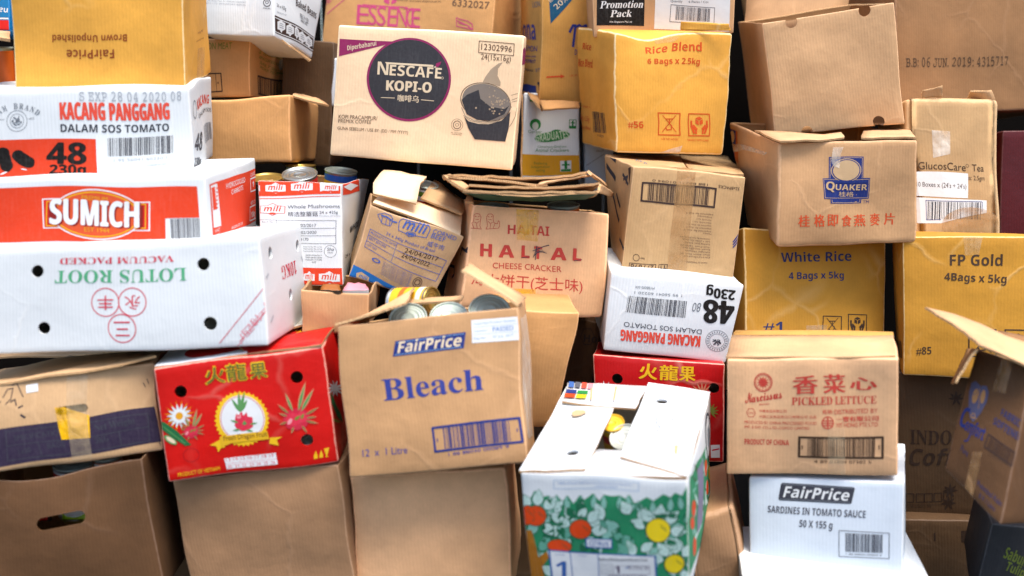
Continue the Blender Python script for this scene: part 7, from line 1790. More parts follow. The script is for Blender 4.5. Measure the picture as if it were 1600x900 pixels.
# ------------------------------------------------------------------ materials
def lin(h):
    h = h.lstrip('#')
    return tuple(((int(h[i:i+2], 16) / 255) / 12.92 if int(h[i:i+2], 16) / 255 <= .04045 else ((int(h[i:i+2], 16) / 255 + .055) / 1.055) ** 2.4) for i in (0, 2, 4))

class N:
    def __init__(s, name):
        s.m = bpy.data.materials.new(name)
        s.m.use_nodes = True
        s.t = s.m.node_tree
        s.b = s.t.nodes["Principled BSDF"]
    def n(s, t, **kw):
        x = s.t.nodes.new(t)
        for k, v in kw.items():
            if k.startswith('i_'):
                x.inputs[k[2:].replace('_', ' ')].default_value = v
            else:
                setattr(x, k, v)
        return x
    def l(s, a, b): s.t.links.new(a, b)
    def mix(s, fac, a, b, blend='MIX'):
        x = s.t.nodes.new('ShaderNodeMix'); x.data_type = 'RGBA'; x.blend_type = blend
        for i, v in ((0, fac), (6, a), (7, b)):
            if isinstance(v, (int, float)): x.inputs[i].default_value = v
            elif isinstance(v, tuple): x.inputs[i].default_value = (*v, 1) if len(v) == 3 else v
            else: s.l(v, x.inputs[i])
        return x.outputs[2]
    def math(s, op, a, b=0.0, clamp=False):
        x = s.t.nodes.new('ShaderNodeMath'); x.operation = op; x.use_clamp = clamp
        for i, v in ((0, a), (1, b)):
            if isinstance(v, (int, float)): x.inputs[i].default_value = v
            else: s.l(v, x.inputs[i])
        return x.outputs[0]
    def ramp(s, f, a, b):
        x = s.t.nodes.new('ShaderNodeMapRange'); x.clamp = True
        x.inputs[1].default_value, x.inputs[2].default_value = a, b
        s.l(f, x.inputs[0]); return x.outputs[0]

def board(name, col, rough=.75, fleck=.08, stain=.19, flute=.8, crease=.45, wear_col=None, wear=.8, coat=0.0, scuff=0.0, lump=.8):
    """Corrugated board: paper colour, fibres, faint flutes, creases and worn folds (UVs are in metres)."""
    k = N(name)
    c = lin(col)
    uv = k.n('ShaderNodeUVMap', uv_map='UVMap').outputs[0]
    mp = k.n('ShaderNodeMapping'); mp.inputs['Scale'].default_value = (1, .22, 1); k.l(uv, mp.inputs[0])
    fib = k.n('ShaderNodeTexNoise', i_Scale=520.0, i_Detail=2.0); k.l(mp.outputs[0], fib.inputs[0])
    big = k.n('ShaderNodeTexNoise', i_Scale=6.5, i_Detail=5.0, i_Roughness=.62); k.l(uv, big.inputs[0])
    streak = k.n('ShaderNodeTexNoise', i_Scale=60.0, i_Detail=3.0)
    mp2 = k.n('ShaderNodeMapping'); mp2.inputs['Scale'].default_value = (1, .06, 1); k.l(uv, mp2.inputs[0]); k.l(mp2.outputs[0], streak.inputs[0])
    dk = tuple(x * (1 - stain * 1.3) for x in c); lt = tuple(min(1, x * (1 + stain * .5)) for x in c)
    base = k.mix(k.ramp(big.outputs[0], .33, .68), dk, lt)
    base = k.mix(k.math('MULTIPLY', k.ramp(fib.outputs[0], .35, .7), fleck * 3), base, tuple(x * .72 for x in c))
    base = k.mix(k.math('MULTIPLY', k.ramp(streak.outputs[0], .3, .75), fleck * 1.6), base, tuple(x * .8 for x in c))
    # creases: thin cell borders that show only in patches
    vo = k.n('ShaderNodeTexVoronoi', feature='DISTANCE_TO_EDGE', i_Scale=5.2)
    wob = k.n('ShaderNodeTexNoise', i_Scale=14.0, i_Detail=3.0); k.l(uv, wob.inputs[0])
    wv = k.n('ShaderNodeVectorMath', operation='MULTIPLY_ADD'); k.l(wob.outputs[1], wv.inputs[0]); wv.inputs[1].default_value = (.05, .05, 0); k.l(uv, wv.inputs[2])
    k.l(wv.outputs[0], vo.inputs[0])
    msk = k.n('ShaderNodeTexNoise', i_Scale=4.1, i_Detail=1.0); k.l(uv, msk.inputs[0])
    cr = k.math('MULTIPLY', k.math('SUBTRACT', 1.0, k.ramp(vo.outputs[0], .0, .03)), k.ramp(msk.outputs[0], .47, .62))
    wc = lin(wear_col) if wear_col else tuple(min(1, x * 1.22 + .05) for x in c)
    base = k.mix(k.math('MULTIPLY', cr, .35 * crease), base, wc)
    # worn folds: attribute "wear" is 1 on the folds of the board
    at = k.n('ShaderNodeAttribute', attribute_name='wear')
    wn = k.n('ShaderNodeTexNoise', i_Scale=70.0, i_Detail=4.0); k.l(uv, wn.inputs[0])
    wf = k.math('MULTIPLY', k.ramp(k.math('ADD', k.math('MULTIPLY', at.outputs[2], .75), k.math('SUBTRACT', wn.outputs[0], .5)), .32, .75), wear)
    base = k.mix(wf, base, wc)
    # small scuffs, spots of dirt
    sp = k.n('ShaderNodeTexNoise', i_Scale=34.0, i_Detail=6.0, i_Roughness=.7); k.l(uv, sp.inputs[0])
    base = k.mix(k.math('MULTIPLY', k.ramp(sp.outputs[0], .66, .74), .25 + scuff), base, tuple(x * .62 for x in c))
    k.l(base, k.b.inputs['Base Color'])
    k.b.inputs['Roughness'].default_value = rough
    k.b.inputs['Specular IOR Level'].default_value = .25
    if coat:
        k.b.inputs['Coat Weight'].default_value = coat; k.b.inputs['Coat Roughness'].default_value = .22
    wave = k.n('ShaderNodeTexWave', i_Scale=48.0, i_Distortion=.25, i_Detail=1.0); wave.inputs['Detail Scale'].default_value = 2; k.l(uv, wave.inputs[0])
    und = k.n('ShaderNodeTexNoise', i_Scale=16.0, i_Detail=3.0); k.l(uv, und.inputs[0])
    h = k.math('ADD', k.math('MULTIPLY', wave.outputs[1], .00025 * flute), k.math('MULTIPLY', und.outputs[0], .0042 * lump))
    h = k.math('ADD', h, k.math('MULTIPLY', cr, .0016 * crease))
    h = k.math('ADD', h, k.math('MULTIPLY', big.outputs[0], .006 * lump))
    bp = k.n('ShaderNodeBump', i_Strength=.55, i_Distance=1.0); k.l(h, bp.inputs['Height']); k.l(bp.outputs[0], k.b.inputs['Normal'])
    return k.m

MAT = {}
for nm, col, kw in BOARDS:
    MAT[nm] = board(nm, col, **kw)

def ink(name, col, rough=.65, rub=.16, kraft='#b98a58'):
    k = N('ink_' + name)
    c = lin(col)
    uv = k.n('ShaderNodeUVMap', uv_map='UVMap').outputs[0]
    a = k.n('ShaderNodeTexNoise', i_Scale=150.0, i_Detail=4.0, i_Roughness=.7); k.l(uv, a.inputs[0])
    b = k.n('ShaderNodeTexNoise', i_Scale=18.0, i_Detail=3.0); k.l(uv, b.inputs[0])
    c = tuple(x * .78 for x in c)
    col2 = tuple(min(1, x * .85 + .05) for x in c)
    f = k.math('MULTIPLY', k.ramp(a.outputs[0], .42, .75), rub * 2)
    base = k.mix(f, c, col2)
    base = k.mix(k.math('MULTIPLY', k.ramp(b.outputs[0], .35, .7), .22), base, tuple(x * .8 for x in c))
    mp = k.n('ShaderNodeMapping'); mp.inputs['Scale'].default_value = (1, .08, 1); k.l(uv, mp.inputs[0])
    st = k.n('ShaderNodeTexNoise', i_Scale=230.0, i_Detail=2.0); k.l(mp.outputs[0], st.inputs[0])
    base = k.mix(k.math('MULTIPLY', k.ramp(st.outputs[0], .5, .72), rub * 1.1), base, tuple(min(1, x * .85 + .07) for x in c))
    k.l(base, k.b.inputs['Base Color']); k.b.inputs['Roughness'].default_value = rough
    k.b.inputs['Specular IOR Level'].default_value = .18
    und = k.n('ShaderNodeTexNoise', i_Scale=16.0, i_Detail=3.0); k.l(uv, und.inputs[0])
    bp = k.n('ShaderNodeBump', i_Strength=.5, i_Distance=.0042); k.l(und.outputs[0], bp.inputs['Height']); k.l(bp.outputs[0], k.b.inputs['Normal'])
    return k.m
for nm, col in INKS.items():
    MAT['ink_' + nm] = ink(nm, col)

def tape(name, col, alpha, rough=.18):
    k = N('ink_' + name)
    uv = k.n('ShaderNodeUVMap', uv_map='UVMap').outputs[0]
    k.b.inputs['Base Color'].default_value = (*lin(col), 1); k.b.inputs['Roughness'].default_value = rough
    a = k.n('ShaderNodeTexNoise', i_Scale=25.0, i_Detail=4.0); k.l(uv, a.inputs[0])
    mp = k.n('ShaderNodeMapping'); mp.inputs['Scale'].default_value = (1, .35, 1); k.l(uv, mp.inputs[0])
    vo = k.n('ShaderNodeTexVoronoi', feature='DISTANCE_TO_EDGE', i_Scale=38.0); k.l(mp.outputs[0], vo.inputs[0])
    k.l(k.math('MULTIPLY', k.ramp(a.outputs[0], .2, .75), alpha * 1.3, True), k.b.inputs['Alpha'])
    h = k.math('ADD', a.outputs[0], k.math('MULTIPLY', k.ramp(vo.outputs[0], 0, .12), .25))
    bp = k.n('ShaderNodeBump', i_Strength=.8, i_Distance=.004); k.l(h, bp.inputs['Height']); k.l(bp.outputs[0], k.b.inputs['Normal'])
    return k.m
for nm, col, al in TAPES:
    MAT['ink_' + nm] = tape(nm, col, al)

def plain(name, col, rough=.5, metal=0.0, bump=0.0, scale=40.0, var=.15):
    k = N(name); c = lin(col)
    tc = k.n('ShaderNodeTexCoord').outputs['Object']
    a = k.n('ShaderNodeTexNoise', i_Scale=scale, i_Detail=4.0); k.l(tc, a.inputs[0])
    k.l(k.mix(k.ramp(a.outputs[0], .3, .7), tuple(x * (1 - var) for x in c), c), k.b.inputs['Base Color'])
    k.b.inputs['Roughness'].default_value = rough; k.b.inputs['Metallic'].default_value = metal
    if rough > .85: k.b.inputs['Specular IOR Level'].default_value = .05
    if bump:
        bp = k.n('ShaderNodeBump', i_Strength=bump, i_Distance=.002); k.l(a.outputs[0], bp.inputs['Height']); k.l(bp.outputs[0], k.b.inputs['Normal'])
    return k.m
for nm, col, ro, me in PLAINS:
    MAT[nm] = plain(nm, col, ro, me)
def edge_mat():
    """the cut edge of corrugated board: two liners and the flutes between them"""
    k = N('corrugated_edge')
    uv = k.n('ShaderNodeUVMap', uv_map='UVMap').outputs[0]
    wv = k.n('ShaderNodeTexWave', i_Scale=150.0, i_Distortion=3.0, i_Detail=2.0); k.l(uv, wv.inputs[0])
    k.l(k.mix(wv.outputs[1], lin('#b98a5a'), lin('#dcb584')), k.b.inputs['Base Color']); k.b.inputs['Roughness'].default_value = .85
    bp = k.n('ShaderNodeBump', i_Strength=.8, i_Distance=.002); k.l(wv.outputs[1], bp.inputs['Height']); k.l(bp.outputs[0], k.b.inputs['Normal'])
    return k.m
MAT['corrugated_edge'] = edge_mat()

# ------------------------------------------------------------------ object helpers
def link(name, mesh, parent=None, mats=()):
    o = bpy.data.objects.new(name, mesh)
    for m in mats: mesh.materials.append(MAT[m] if isinstance(m, str) else m)
    COL.objects.link(o)
    if parent is not None: o.parent = parent
    return o

def tag(o, label=None, cat=None, group=None, kind=None):
    for k, v in (('label', label), ('category', cat), ('group', group), ('kind', kind)):
        if v: o[k] = v
    return o

def thing(name, label, cat, loc, group=None):
    o = bpy.data.objects.new(name, None)
    o.empty_display_size = .05
    COL.objects.link(o)
    o.location = loc
    return tag(o, label, cat, group)

# ------------------------------------------------------------------ text outlines (Blender's own built-in face)
FONTS = {'sans': None, 'bold': (0x1d5d4, 0x1d5ee, 0x1d7ec), 'serif': (0x1d400, 0x1d41a, 0x1d7ce), 'script': (0x1d4d0, 0x1d4ea, 0x1d7ce), 'mono': (0x1d670, 0x1d68a, 0x1d7f6)}
SLANT = {'sansit': 'sans', 'bolditsans': 'bold', 'serifit': 'serif'}
def restyle(s, font):
    f = FONTS[font]
    if not f: return s
    out = ''
    for ch in s:
        if 'A' <= ch <= 'Z': out += chr(f[0] + ord(ch) - 65)
        elif 'a' <= ch <= 'z': out += chr(f[1] + ord(ch) - 97)
        elif '0' <= ch <= '9': out += chr(f[2] + ord(ch) - 48)
        else: out += ch
    return out
_tc = {}
def text_mesh(s, font, res=3):
    key = (s, font)
    if font in SLANT and key not in _tc:
        v, f = text_mesh(s, SLANT[font]); v = v.copy(); v[:, 0] += .22 * v[:, 1]; _tc[key] = (v, f)
    if key in _tc: return _tc[key]
    if 'o' not in _tc:       # one text object is reused for every string
        c = bpy.data.curves.new('t', 'FONT'); c.dimensions = '2D'; c.fill_mode = 'FRONT'; c.resolution_u = res
        _tc['o'] = bpy.data.objects.new('t', c)
    o = _tc['o']; o.data.body = restyle(s, font)
    me = o.to_mesh()
    v = np.empty(len(me.vertices) * 3); me.vertices.foreach_get('co', v); v = v.reshape(-1, 3)[:, :2]
    f = [tuple(p.vertices) for p in me.polygons]
    o.to_mesh_clear()
    _tc[key] = (v, f)
    return v, f
_cap = {}
def cap(font):
    if font not in _cap:
        v, _ = text_mesh('H', font); _cap[font] = v[:, 1].max()
    return _cap[font]

# ------------------------------------------------------------------ cartons
class Carton:
    """An eight-cornered carton. Corner order: x (left, right) + 2*y (front, back) + 4*z (bottom, top)."""
    def __init__(s, C, seed, bulge, amp, r, dents):
        s.C = np.array(C, float).reshape(8, 3); C = s.C
        s.dim = np.array([np.mean([np.linalg.norm(C[i + 1] - C[i]) for i in (0, 2, 4, 6)]), np.mean([np.linalg.norm(C[i + 2] - C[i]) for i in (0, 1, 4, 5)]), np.mean([np.linalg.norm(C[i + 4] - C[i]) for i in (0, 1, 2, 3)])])
        s.bulge, s.amp, s.r, s.dents, s.seed = bulge, amp, r, dents, seed
        rng = np.random.RandomState(seed)
        s.k = rng.randn(9, 3) * np.array([14] * 5 + [38] * 4)[:, None]; s.ph = rng.rand(9) * 6.28; s.a = rng.randn(9, 3) * np.array([1] * 5 + [.28] * 4)[:, None]
    def pos(s, a, off=0.0, axis=None, sign=0):
        d = s.dim; p = a * d; r = s.r
        c = np.clip(p, r, d - r); v = p - c; L = np.linalg.norm(v, axis=1, keepdims=True)
        p = np.where(L > 1e-9, c + v / np.maximum(L, 1e-9) * r, p)
        sc = 2 * a - 1
        nrm = np.zeros_like(p)
        for ax in range(3):
            o = [i for i in range(3) if i != ax]
            w_ = (1 - sc[:, o[0]] ** 2) * (1 - sc[:, o[1]] ** 2) * np.clip(np.abs(sc[:, ax]), 0, 1) ** 3
            nrm[:, ax] += np.sign(sc[:, ax]) * w_ * s.bulge[ax]
        p = p + nrm
        if axis is not None: p[:, axis] += sign * off
        n = np.zeros_like(p)
        for k, ph, a_ in zip(s.k, s.ph, s.a): n += np.sin(p @ k + ph)[:, None] * a_
        p = p + n * s.amp / 2.2
        for (cx, cy, cz, rad, dx, dy, dz) in s.dents:
            g = np.exp(-(((p - np.array([cx, cy, cz]) * d) / rad) ** 2).sum(1))[:, None]
            p = p + g * np.array([dx, dy, dz])
        t = p / d
        P = 0
        for i in range(8):
            wx = t[:, 0] if i & 1 else 1 - t[:, 0]; wy = t[:, 1] if i & 2 else 1 - t[:, 1]; wz = t[:, 2] if i & 4 else 1 - t[:, 2]
            P = P + (wx * wy * wz)[:, None] * s.C[i]
        return P
    FA = {'front': (1, -1), 'back': (1, 1), 'left': (0, -1), 'right': (0, 1), 'bottom': (2, -1), 'top': (2, 1)}
    def unit(s, face, u, v):
        o, l = np.zeros_like(u), np.ones_like(u)
        return np.stack({'front': (u, o, v), 'back': (1 - u, l, v), 'right': (l, u, v), 'left': (o, 1 - u, v), 'top': (u, v, l), 'bottom': (u, 1 - v, o)}[face], 1)
    def size(s, face):
        d = s.dim
        return {'front': (d[0], d[2]), 'back': (d[0], d[2]), 'left': (d[1], d[2]), 'right': (d[1], d[2]), 'top': (d[0], d[1]), 'bottom': (d[0], d[1])}[face]
    def face(s, face, u, v, off=0.0):
        ax, sg = s.FA[face]
        return s.pos(s.unit(face, np.asarray(u, float), np.asarray(v, float)), off, ax, sg)
    def lines(s, L, n):
        r = s.r
        return np.array([0, .35 * r, r] + list(np.linspace(0, L, n + 2)[1:-1]) + [L - r, L - .35 * r, L]) / L
    def grid(s, face):
        W, H = s.size(face)
        return s.lines(W, 14), s.lines(H, 12 if face not in ('front', 'back') else 14) if False else s.lines(H, 14)
    def body(s, open_top):
        vid, verts, wear, faces, uvs = {}, [], [], [], []
        r = s.r
        for fi, face in enumerate(('front', 'back', 'left', 'right', 'bottom', 'top')):
            if face == 'top' and open_top: continue
            gu, gv = s.grid(face); W, H = s.size(face)
            U, V = np.meshgrid(gu, gv)
            A = s.unit(face, U.ravel(), V.ravel()); P = s.pos(A)
            m = np.minimum(A, 1 - A) * s.dim
            we = ((m < .4 * r).sum(1) >= 2).astype(float)
            idx = []
            for a, p, e in zip(np.round(A * 1e5).astype(int), P, we):
                k = tuple(a)
                if k not in vid: vid[k] = len(verts); verts.append(p); wear.append(e)
                idx.append(vid[k])
            nu, nv = len(gu), len(gv)
            ox, oy = s.seed * 1.37 + fi * .61, s.seed * .83
            for j in range(nv - 1):
                for i in range(nu - 1):
                    q = (j * nu + i, j * nu + i + 1, (j + 1) * nu + i + 1, (j + 1) * nu + i)
                    faces.append([idx[k] for k in q])
                    uvs += [(U.ravel()[k] * W + ox, V.ravel()[k] * H + oy) for k in q]
        me = bpy.data.meshes.new('body')
        me.from_pydata([tuple(v) for v in verts], [], faces)
        ul = me.uv_layers.new(name='UVMap'); ul.data.foreach_set('uv', np.array(uvs, 'f').ravel())
        at = me.attributes.new('wear', 'FLOAT', 'POINT'); at.data.foreach_set('value', np.array(wear, 'f'))
        me.polygons.foreach_set('use_smooth', [True] * len(me.polygons))
        return me
    # ---- printing
    def prints(s, face, ops, name, parent):
        W, H = s.size(face)
        bm = bmesh.new(); zl = bm.verts.layers.float.new('z'); mats = []
        def add(pts, polys, col, z):
            if col not in mats: mats.append(col)
            mi = mats.index(col)
            vs_ = []
            for x, y in pts:
                v = bm.verts.new((x, y, 0)); v[zl] = z; vs_.append(v)
            for p in polys:
                if len(set(p)) < 3: continue
                try: f = bm.faces.new([vs_[i] for i in p])
                except ValueError: continue
                f.material_index = mi
        S = np.array([W, H]) / 1e4
        for op in ops:
            t = op[0]; col = op[1]; z = op[2]
            if t == 't':
                txt, font, q = op[3], op[4], np.array(op[5], float).reshape(3, 2) * S
                v, f = text_mesh(txt, font)
                if not len(v): continue
                lo, hi = v[:, 0].min(), v[:, 0].max()
                cjk = any(ord(ch) > 0x2e00 and ord(ch) < 0x1d400 for ch in txt)
                y0, y1 = (v[:, 1].min(), v[:, 1].max()) if cjk else (0, cap(font))
                a = (v[:, 0] - lo) / max(hi - lo, 1e-6); b = (v[:, 1] - y0) / (y1 - y0)
                P = q[0] + a[:, None] * (q[1] - q[0]) + b[:, None] * (q[2] - q[0])
                add(P, f, col, z)
            elif t == 'p':
                P = np.array(op[3], float).reshape(-1, 2) * S
                tri = tessellate_polygon([[Vector((x, y, 0)) for x, y in P]])
                add(P, tri, col, z)
            elif t == 's':
                P = np.array(op[4], float).reshape(-1, 2) * S; h = op[3] / 2e4
                for a, b in zip(P[:-1], P[1:]):
                    dd = b - a; L = np.linalg.norm(dd)
                    if L < 1e-6: continue
                    e = dd / L; nn = np.array([-e[1], e[0]]) * h; e = e * h * .6
                    add([a - e + nn, a - e - nn, b + e - nn, b + e + nn], [(0, 1, 2, 3)], col, z)
            elif t == 'l':
                q = np.array(op[3], float).reshape(3, 2) * S; vein = op[4]
                ax, ay = q[1] - q[0], q[2] - q[0]
                ts = (0, .18, .38, .58, .8, 1, .8, .58, .38, .18); sg = (1,) * 6 + (-1,) * 4
                P = [q[0] + ax * a + ay * g * .5 * math.sin(math.pi * a ** .8) for a, g in zip(ts, sg)]
                add(P, [tuple(range(10))], col, z)
                if vein:
                    for a in (.25, .42, .58, .72):
                        for g in (-1, 1):
                            p0 = q[0] + ax * a; p1 = q[0] + ax * (a + .12) + ay * .33 * g; nn = ax * .012
                            add([p0 - nn, p1 - nn, p1 + nn, p0 + nn], [(0, 1, 2, 3)], vein, z + .4)
            elif t == 'e':
                q = np.array(op[3], float).reshape(3, 2) * S; inner, n = op[4], op[5]
                ax, ay = q[1] - q[0], q[2] - q[0]
                an = np.arange(n) * 2 * math.pi / n
                O = q[0] + np.cos(an)[:, None] * ax + np.sin(an)[:, None] * ay
                if inner:
                    I = q[0] + (np.cos(an)[:, None] * ax + np.sin(an)[:, None] * ay) * inner
                    add(np.vstack([O, I]), [(i, (i + 1) % n, n + (i + 1) % n, n + i) for i in range(n)], col, z)
                else:
                    add(O, [tuple(range(n))], col, z)
            elif t == 'b':
                q = np.array(op[3], float).reshape(4, 2) * S; rng = random.Random(op[4]); n = op[5]
                x = 0.0; xs = []
                while len(xs) < n:
                    b_ = rng.choice((1, 1, 1, 2, 2, 3)); g = rng.choice((1, 1, 2, 2, 3)); xs.append((x, x + b_)); x += b_ + g
                x -= g
                for a, b in xs:
                    P = [q[0] + (q[1] - q[0]) * a / x, q[0] + (q[1] - q[0]) * b / x, q[3] + (q[2] - q[3]) * b / x, q[3] + (q[2] - q[3]) * a / x]
                    add(P, [(0, 1, 2, 3)], col, z)
        # trim to the face and cut along the board's own mesh lines so that the print follows every bulge
        geo = lambda: bm.verts[:] + bm.edges[:] + bm.faces[:]
        gu, gv = s.grid(face)
        for co, no in (((.0008, 0, 0), (-1, 0, 0)), ((W - .0008, 0, 0), (1, 0, 0)), ((0, .0008, 0), (0, -1, 0)), ((0, H - .0008, 0), (0, 1, 0))):
            bmesh.ops.bisect_plane(bm, geom=geo(), dist=1e-7, plane_co=co, plane_no=no, clear_outer=True)
        if not bm.verts: bm.free(); return None
        xs = [v.co.x for v in bm.verts]; ys = [v.co.y for v in bm.verts]
        for g in gu:
            if min(xs) < g * W < max(xs): bmesh.ops.bisect_plane(bm, geom=geo(), dist=1e-7, plane_co=(g * W, 0, 0), plane_no=(1, 0, 0))
        for g in gv:
            if min(ys) < g * H < max(ys): bmesh.ops.bisect_plane(bm, geom=geo(), dist=1e-7, plane_co=(0, g * H, 0), plane_no=(0, 1, 0))
        X = np.array([v.co[:2] for v in bm.verts]); Zs = np.array([v[zl] for v in bm.verts])
        off = .00045 + .00022 * Zs
        P = s.face(face, X[:, 0] / W, X[:, 1] / H, off)
        uvl = bm.loops.layers.uv.new('UVMap'); ox, oy = s.seed * 1.37, s.seed * .83
        for f in bm.faces:
            for l in f.loops: l[uvl].uv = (l.vert.co.x + ox, l.vert.co.y + oy)
        flip = False
        for v, p in zip(bm.verts, P): v.co = p
        bm.normal_update()
        ax, sg = s.FA[face]
        nrm = (s.C[[1, 3, 5, 7]].mean(0) - s.C[[0, 2, 4, 6]].mean(0), s.C[[2, 3, 6, 7]].mean(0) - s.C[[0, 1, 4, 5]].mean(0), s.C[[4, 5, 6, 7]].mean(0) - s.C[[0, 1, 2, 3]].mean(0))[ax] * sg
        nrm = Vector(nrm)
        for f in bm.faces:
            if f.normal.dot(nrm) < 0: f.normal_flip()
        me = bpy.data.meshes.new(name); bm.to_mesh(me); bm.free()
        return link(name, me, parent, ['ink_' + m for m in mats])

def bake(o):
    dg = bpy.context.evaluated_depsgraph_get()
    me = bpy.data.meshes.new_from_object(o.evaluated_get(dg), preserve_all_data_layers=True, depsgraph=dg)
    me.set_sharp_from_angle(angle=R(35))
    o.modifiers.clear(); old = o.data; o.data = me; bpy.data.meshes.remove(old)

def blocks(c, face, ops, gap=.006):
    """Sort printed marks into blocks that stand apart on the face."""
    W, H = c.size(face); bb = []
    for op in ops:
        pts = op[5] if op[0] == 't' else op[4] if op[0] == 's' else op[3]
        P = np.array(pts, float).reshape(-1, 2) / 1e4 * (W, H)
        if op[0] == 't': P = np.vstack([P, P[1:2] + P[2:3] - P[0:1]])
        if op[0] == 'e': P = np.vstack([P, 2 * P[0:1] - P[1:2], 2 * P[0:1] - P[2:3]])
        bb.append([*P.min(0), *P.max(0)])
    own = list(range(len(ops)))
    def root_(i):
        while own[i] != i: i = own[i]
        return i
    for i in range(len(ops)):
        for j in range(i):
            a, b = bb[i], bb[j]
            if a[0] < b[2] + gap and b[0] < a[2] + gap and a[1] < b[3] + gap and b[1] < a[3] + gap: own[root_(j)] = root_(i)
    out = {}
    for i, op in enumerate(ops): out.setdefault(root_(i), []).append(op)
    return list(out.values())

SOLVER = 'MANIFOLD'
BOXES = {}
def carton(key, name, label, cat, group, mat, inner, C, seed, bulge, amp, r, dents, open_top, holes, prints):
    c = Carton(C, seed, bulge, amp, r, dents)
    base = c.C[[0, 1, 2, 3]].mean(0)
    root = thing(name, label, cat, base, group)
    root.matrix_world.translation = base
    c.root = root; BOXES[key] = c
    me = c.body(open_top)
    o = link('box_body', me, None, [mat, inner, 'corrugated_edge'])
    if open_top or holes:
        m = o.modifiers.new('s', 'SOLIDIFY'); m.thickness = .0042; m.offset = -1; m.material_offset = 1; m.material_offset_rim = 2
        cut = []
        for face, u, v, ru, rv in holes:
            n = 24; W, H = c.size(face)
            an = np.arange(n) * 2 * math.pi / n
            if rv < 0:      # a slot with round ends: half length ru, half height -rv (metres)
                hv = -rv
                px = np.where(np.cos(an) >= 0, ru - hv, hv - ru) + np.cos(an) * hv; py = np.sin(an) * hv
            else: px, py = np.cos(an) * ru, np.sin(an) * rv
            e = 1e-3; uu, vv_ = u, v
            u, v = min(max(u, .06), .94), min(max(v, .06), .94)
            A = c.face(face, np.full(1, u), np.full(1, v), 0)[0]
            du = (c.face(face, [u + e], [v])[0] - c.face(face, [u - e], [v])[0]); du /= np.linalg.norm(du)
            dv = (c.face(face, [u], [v + e])[0] - c.face(face, [u], [v - e])[0]); dv /= np.linalg.norm(dv)
            nn = np.cross(du, dv); A = A + du * (uu - u) * W + dv * (vv_ - v) * H
            ring = [A + du * x + dv * y for x, y in zip(px, py)]
            vs_ = [tuple(p + nn * .03) for p in ring] + [tuple(p - nn * .03) for p in ring]
            fs = [tuple(range(n)), tuple(range(2 * n - 1, n - 1, -1))] + [(i, n + i, n + (i + 1) % n, (i + 1) % n) for i in range(n)]
            cm = bpy.data.meshes.new('c'); cm.from_pydata(vs_, [], fs)
            bmx = bmesh.new(); bmx.from_mesh(cm); bmesh.ops.recalc_face_normals(bmx, faces=bmx.faces[:]); bmx.to_mesh(cm); bmx.free()
            co = bpy.data.objects.new('c', cm); COL.objects.link(co); cut.append(co)
            b = o.modifiers.new('b', 'BOOLEAN'); b.operation = 'DIFFERENCE'; b.solver = SOLVER; b.object = co
        bake(o)
        for co in cut:
            m_ = co.data; bpy.data.objects.remove(co); bpy.data.meshes.remove(m_)
    o.parent = root
    o.matrix_parent_inverse = root.matrix_world.inverted()
    for face, part, ops in prints:
        for blk in blocks(c, face, ops) if part in ('lettering', 'emblem', 'fruit_print', 'title', 'barcode', 'tape', 'sticker', 'printed_band', 'cup_print', 'torn_patch', 'colour_chart', 'pen_marks') else [ops]:
            p = c.prints(face, blk, part, root)
            if p: p.matrix_parent_inverse = root.matrix_world.inverted()
    return root

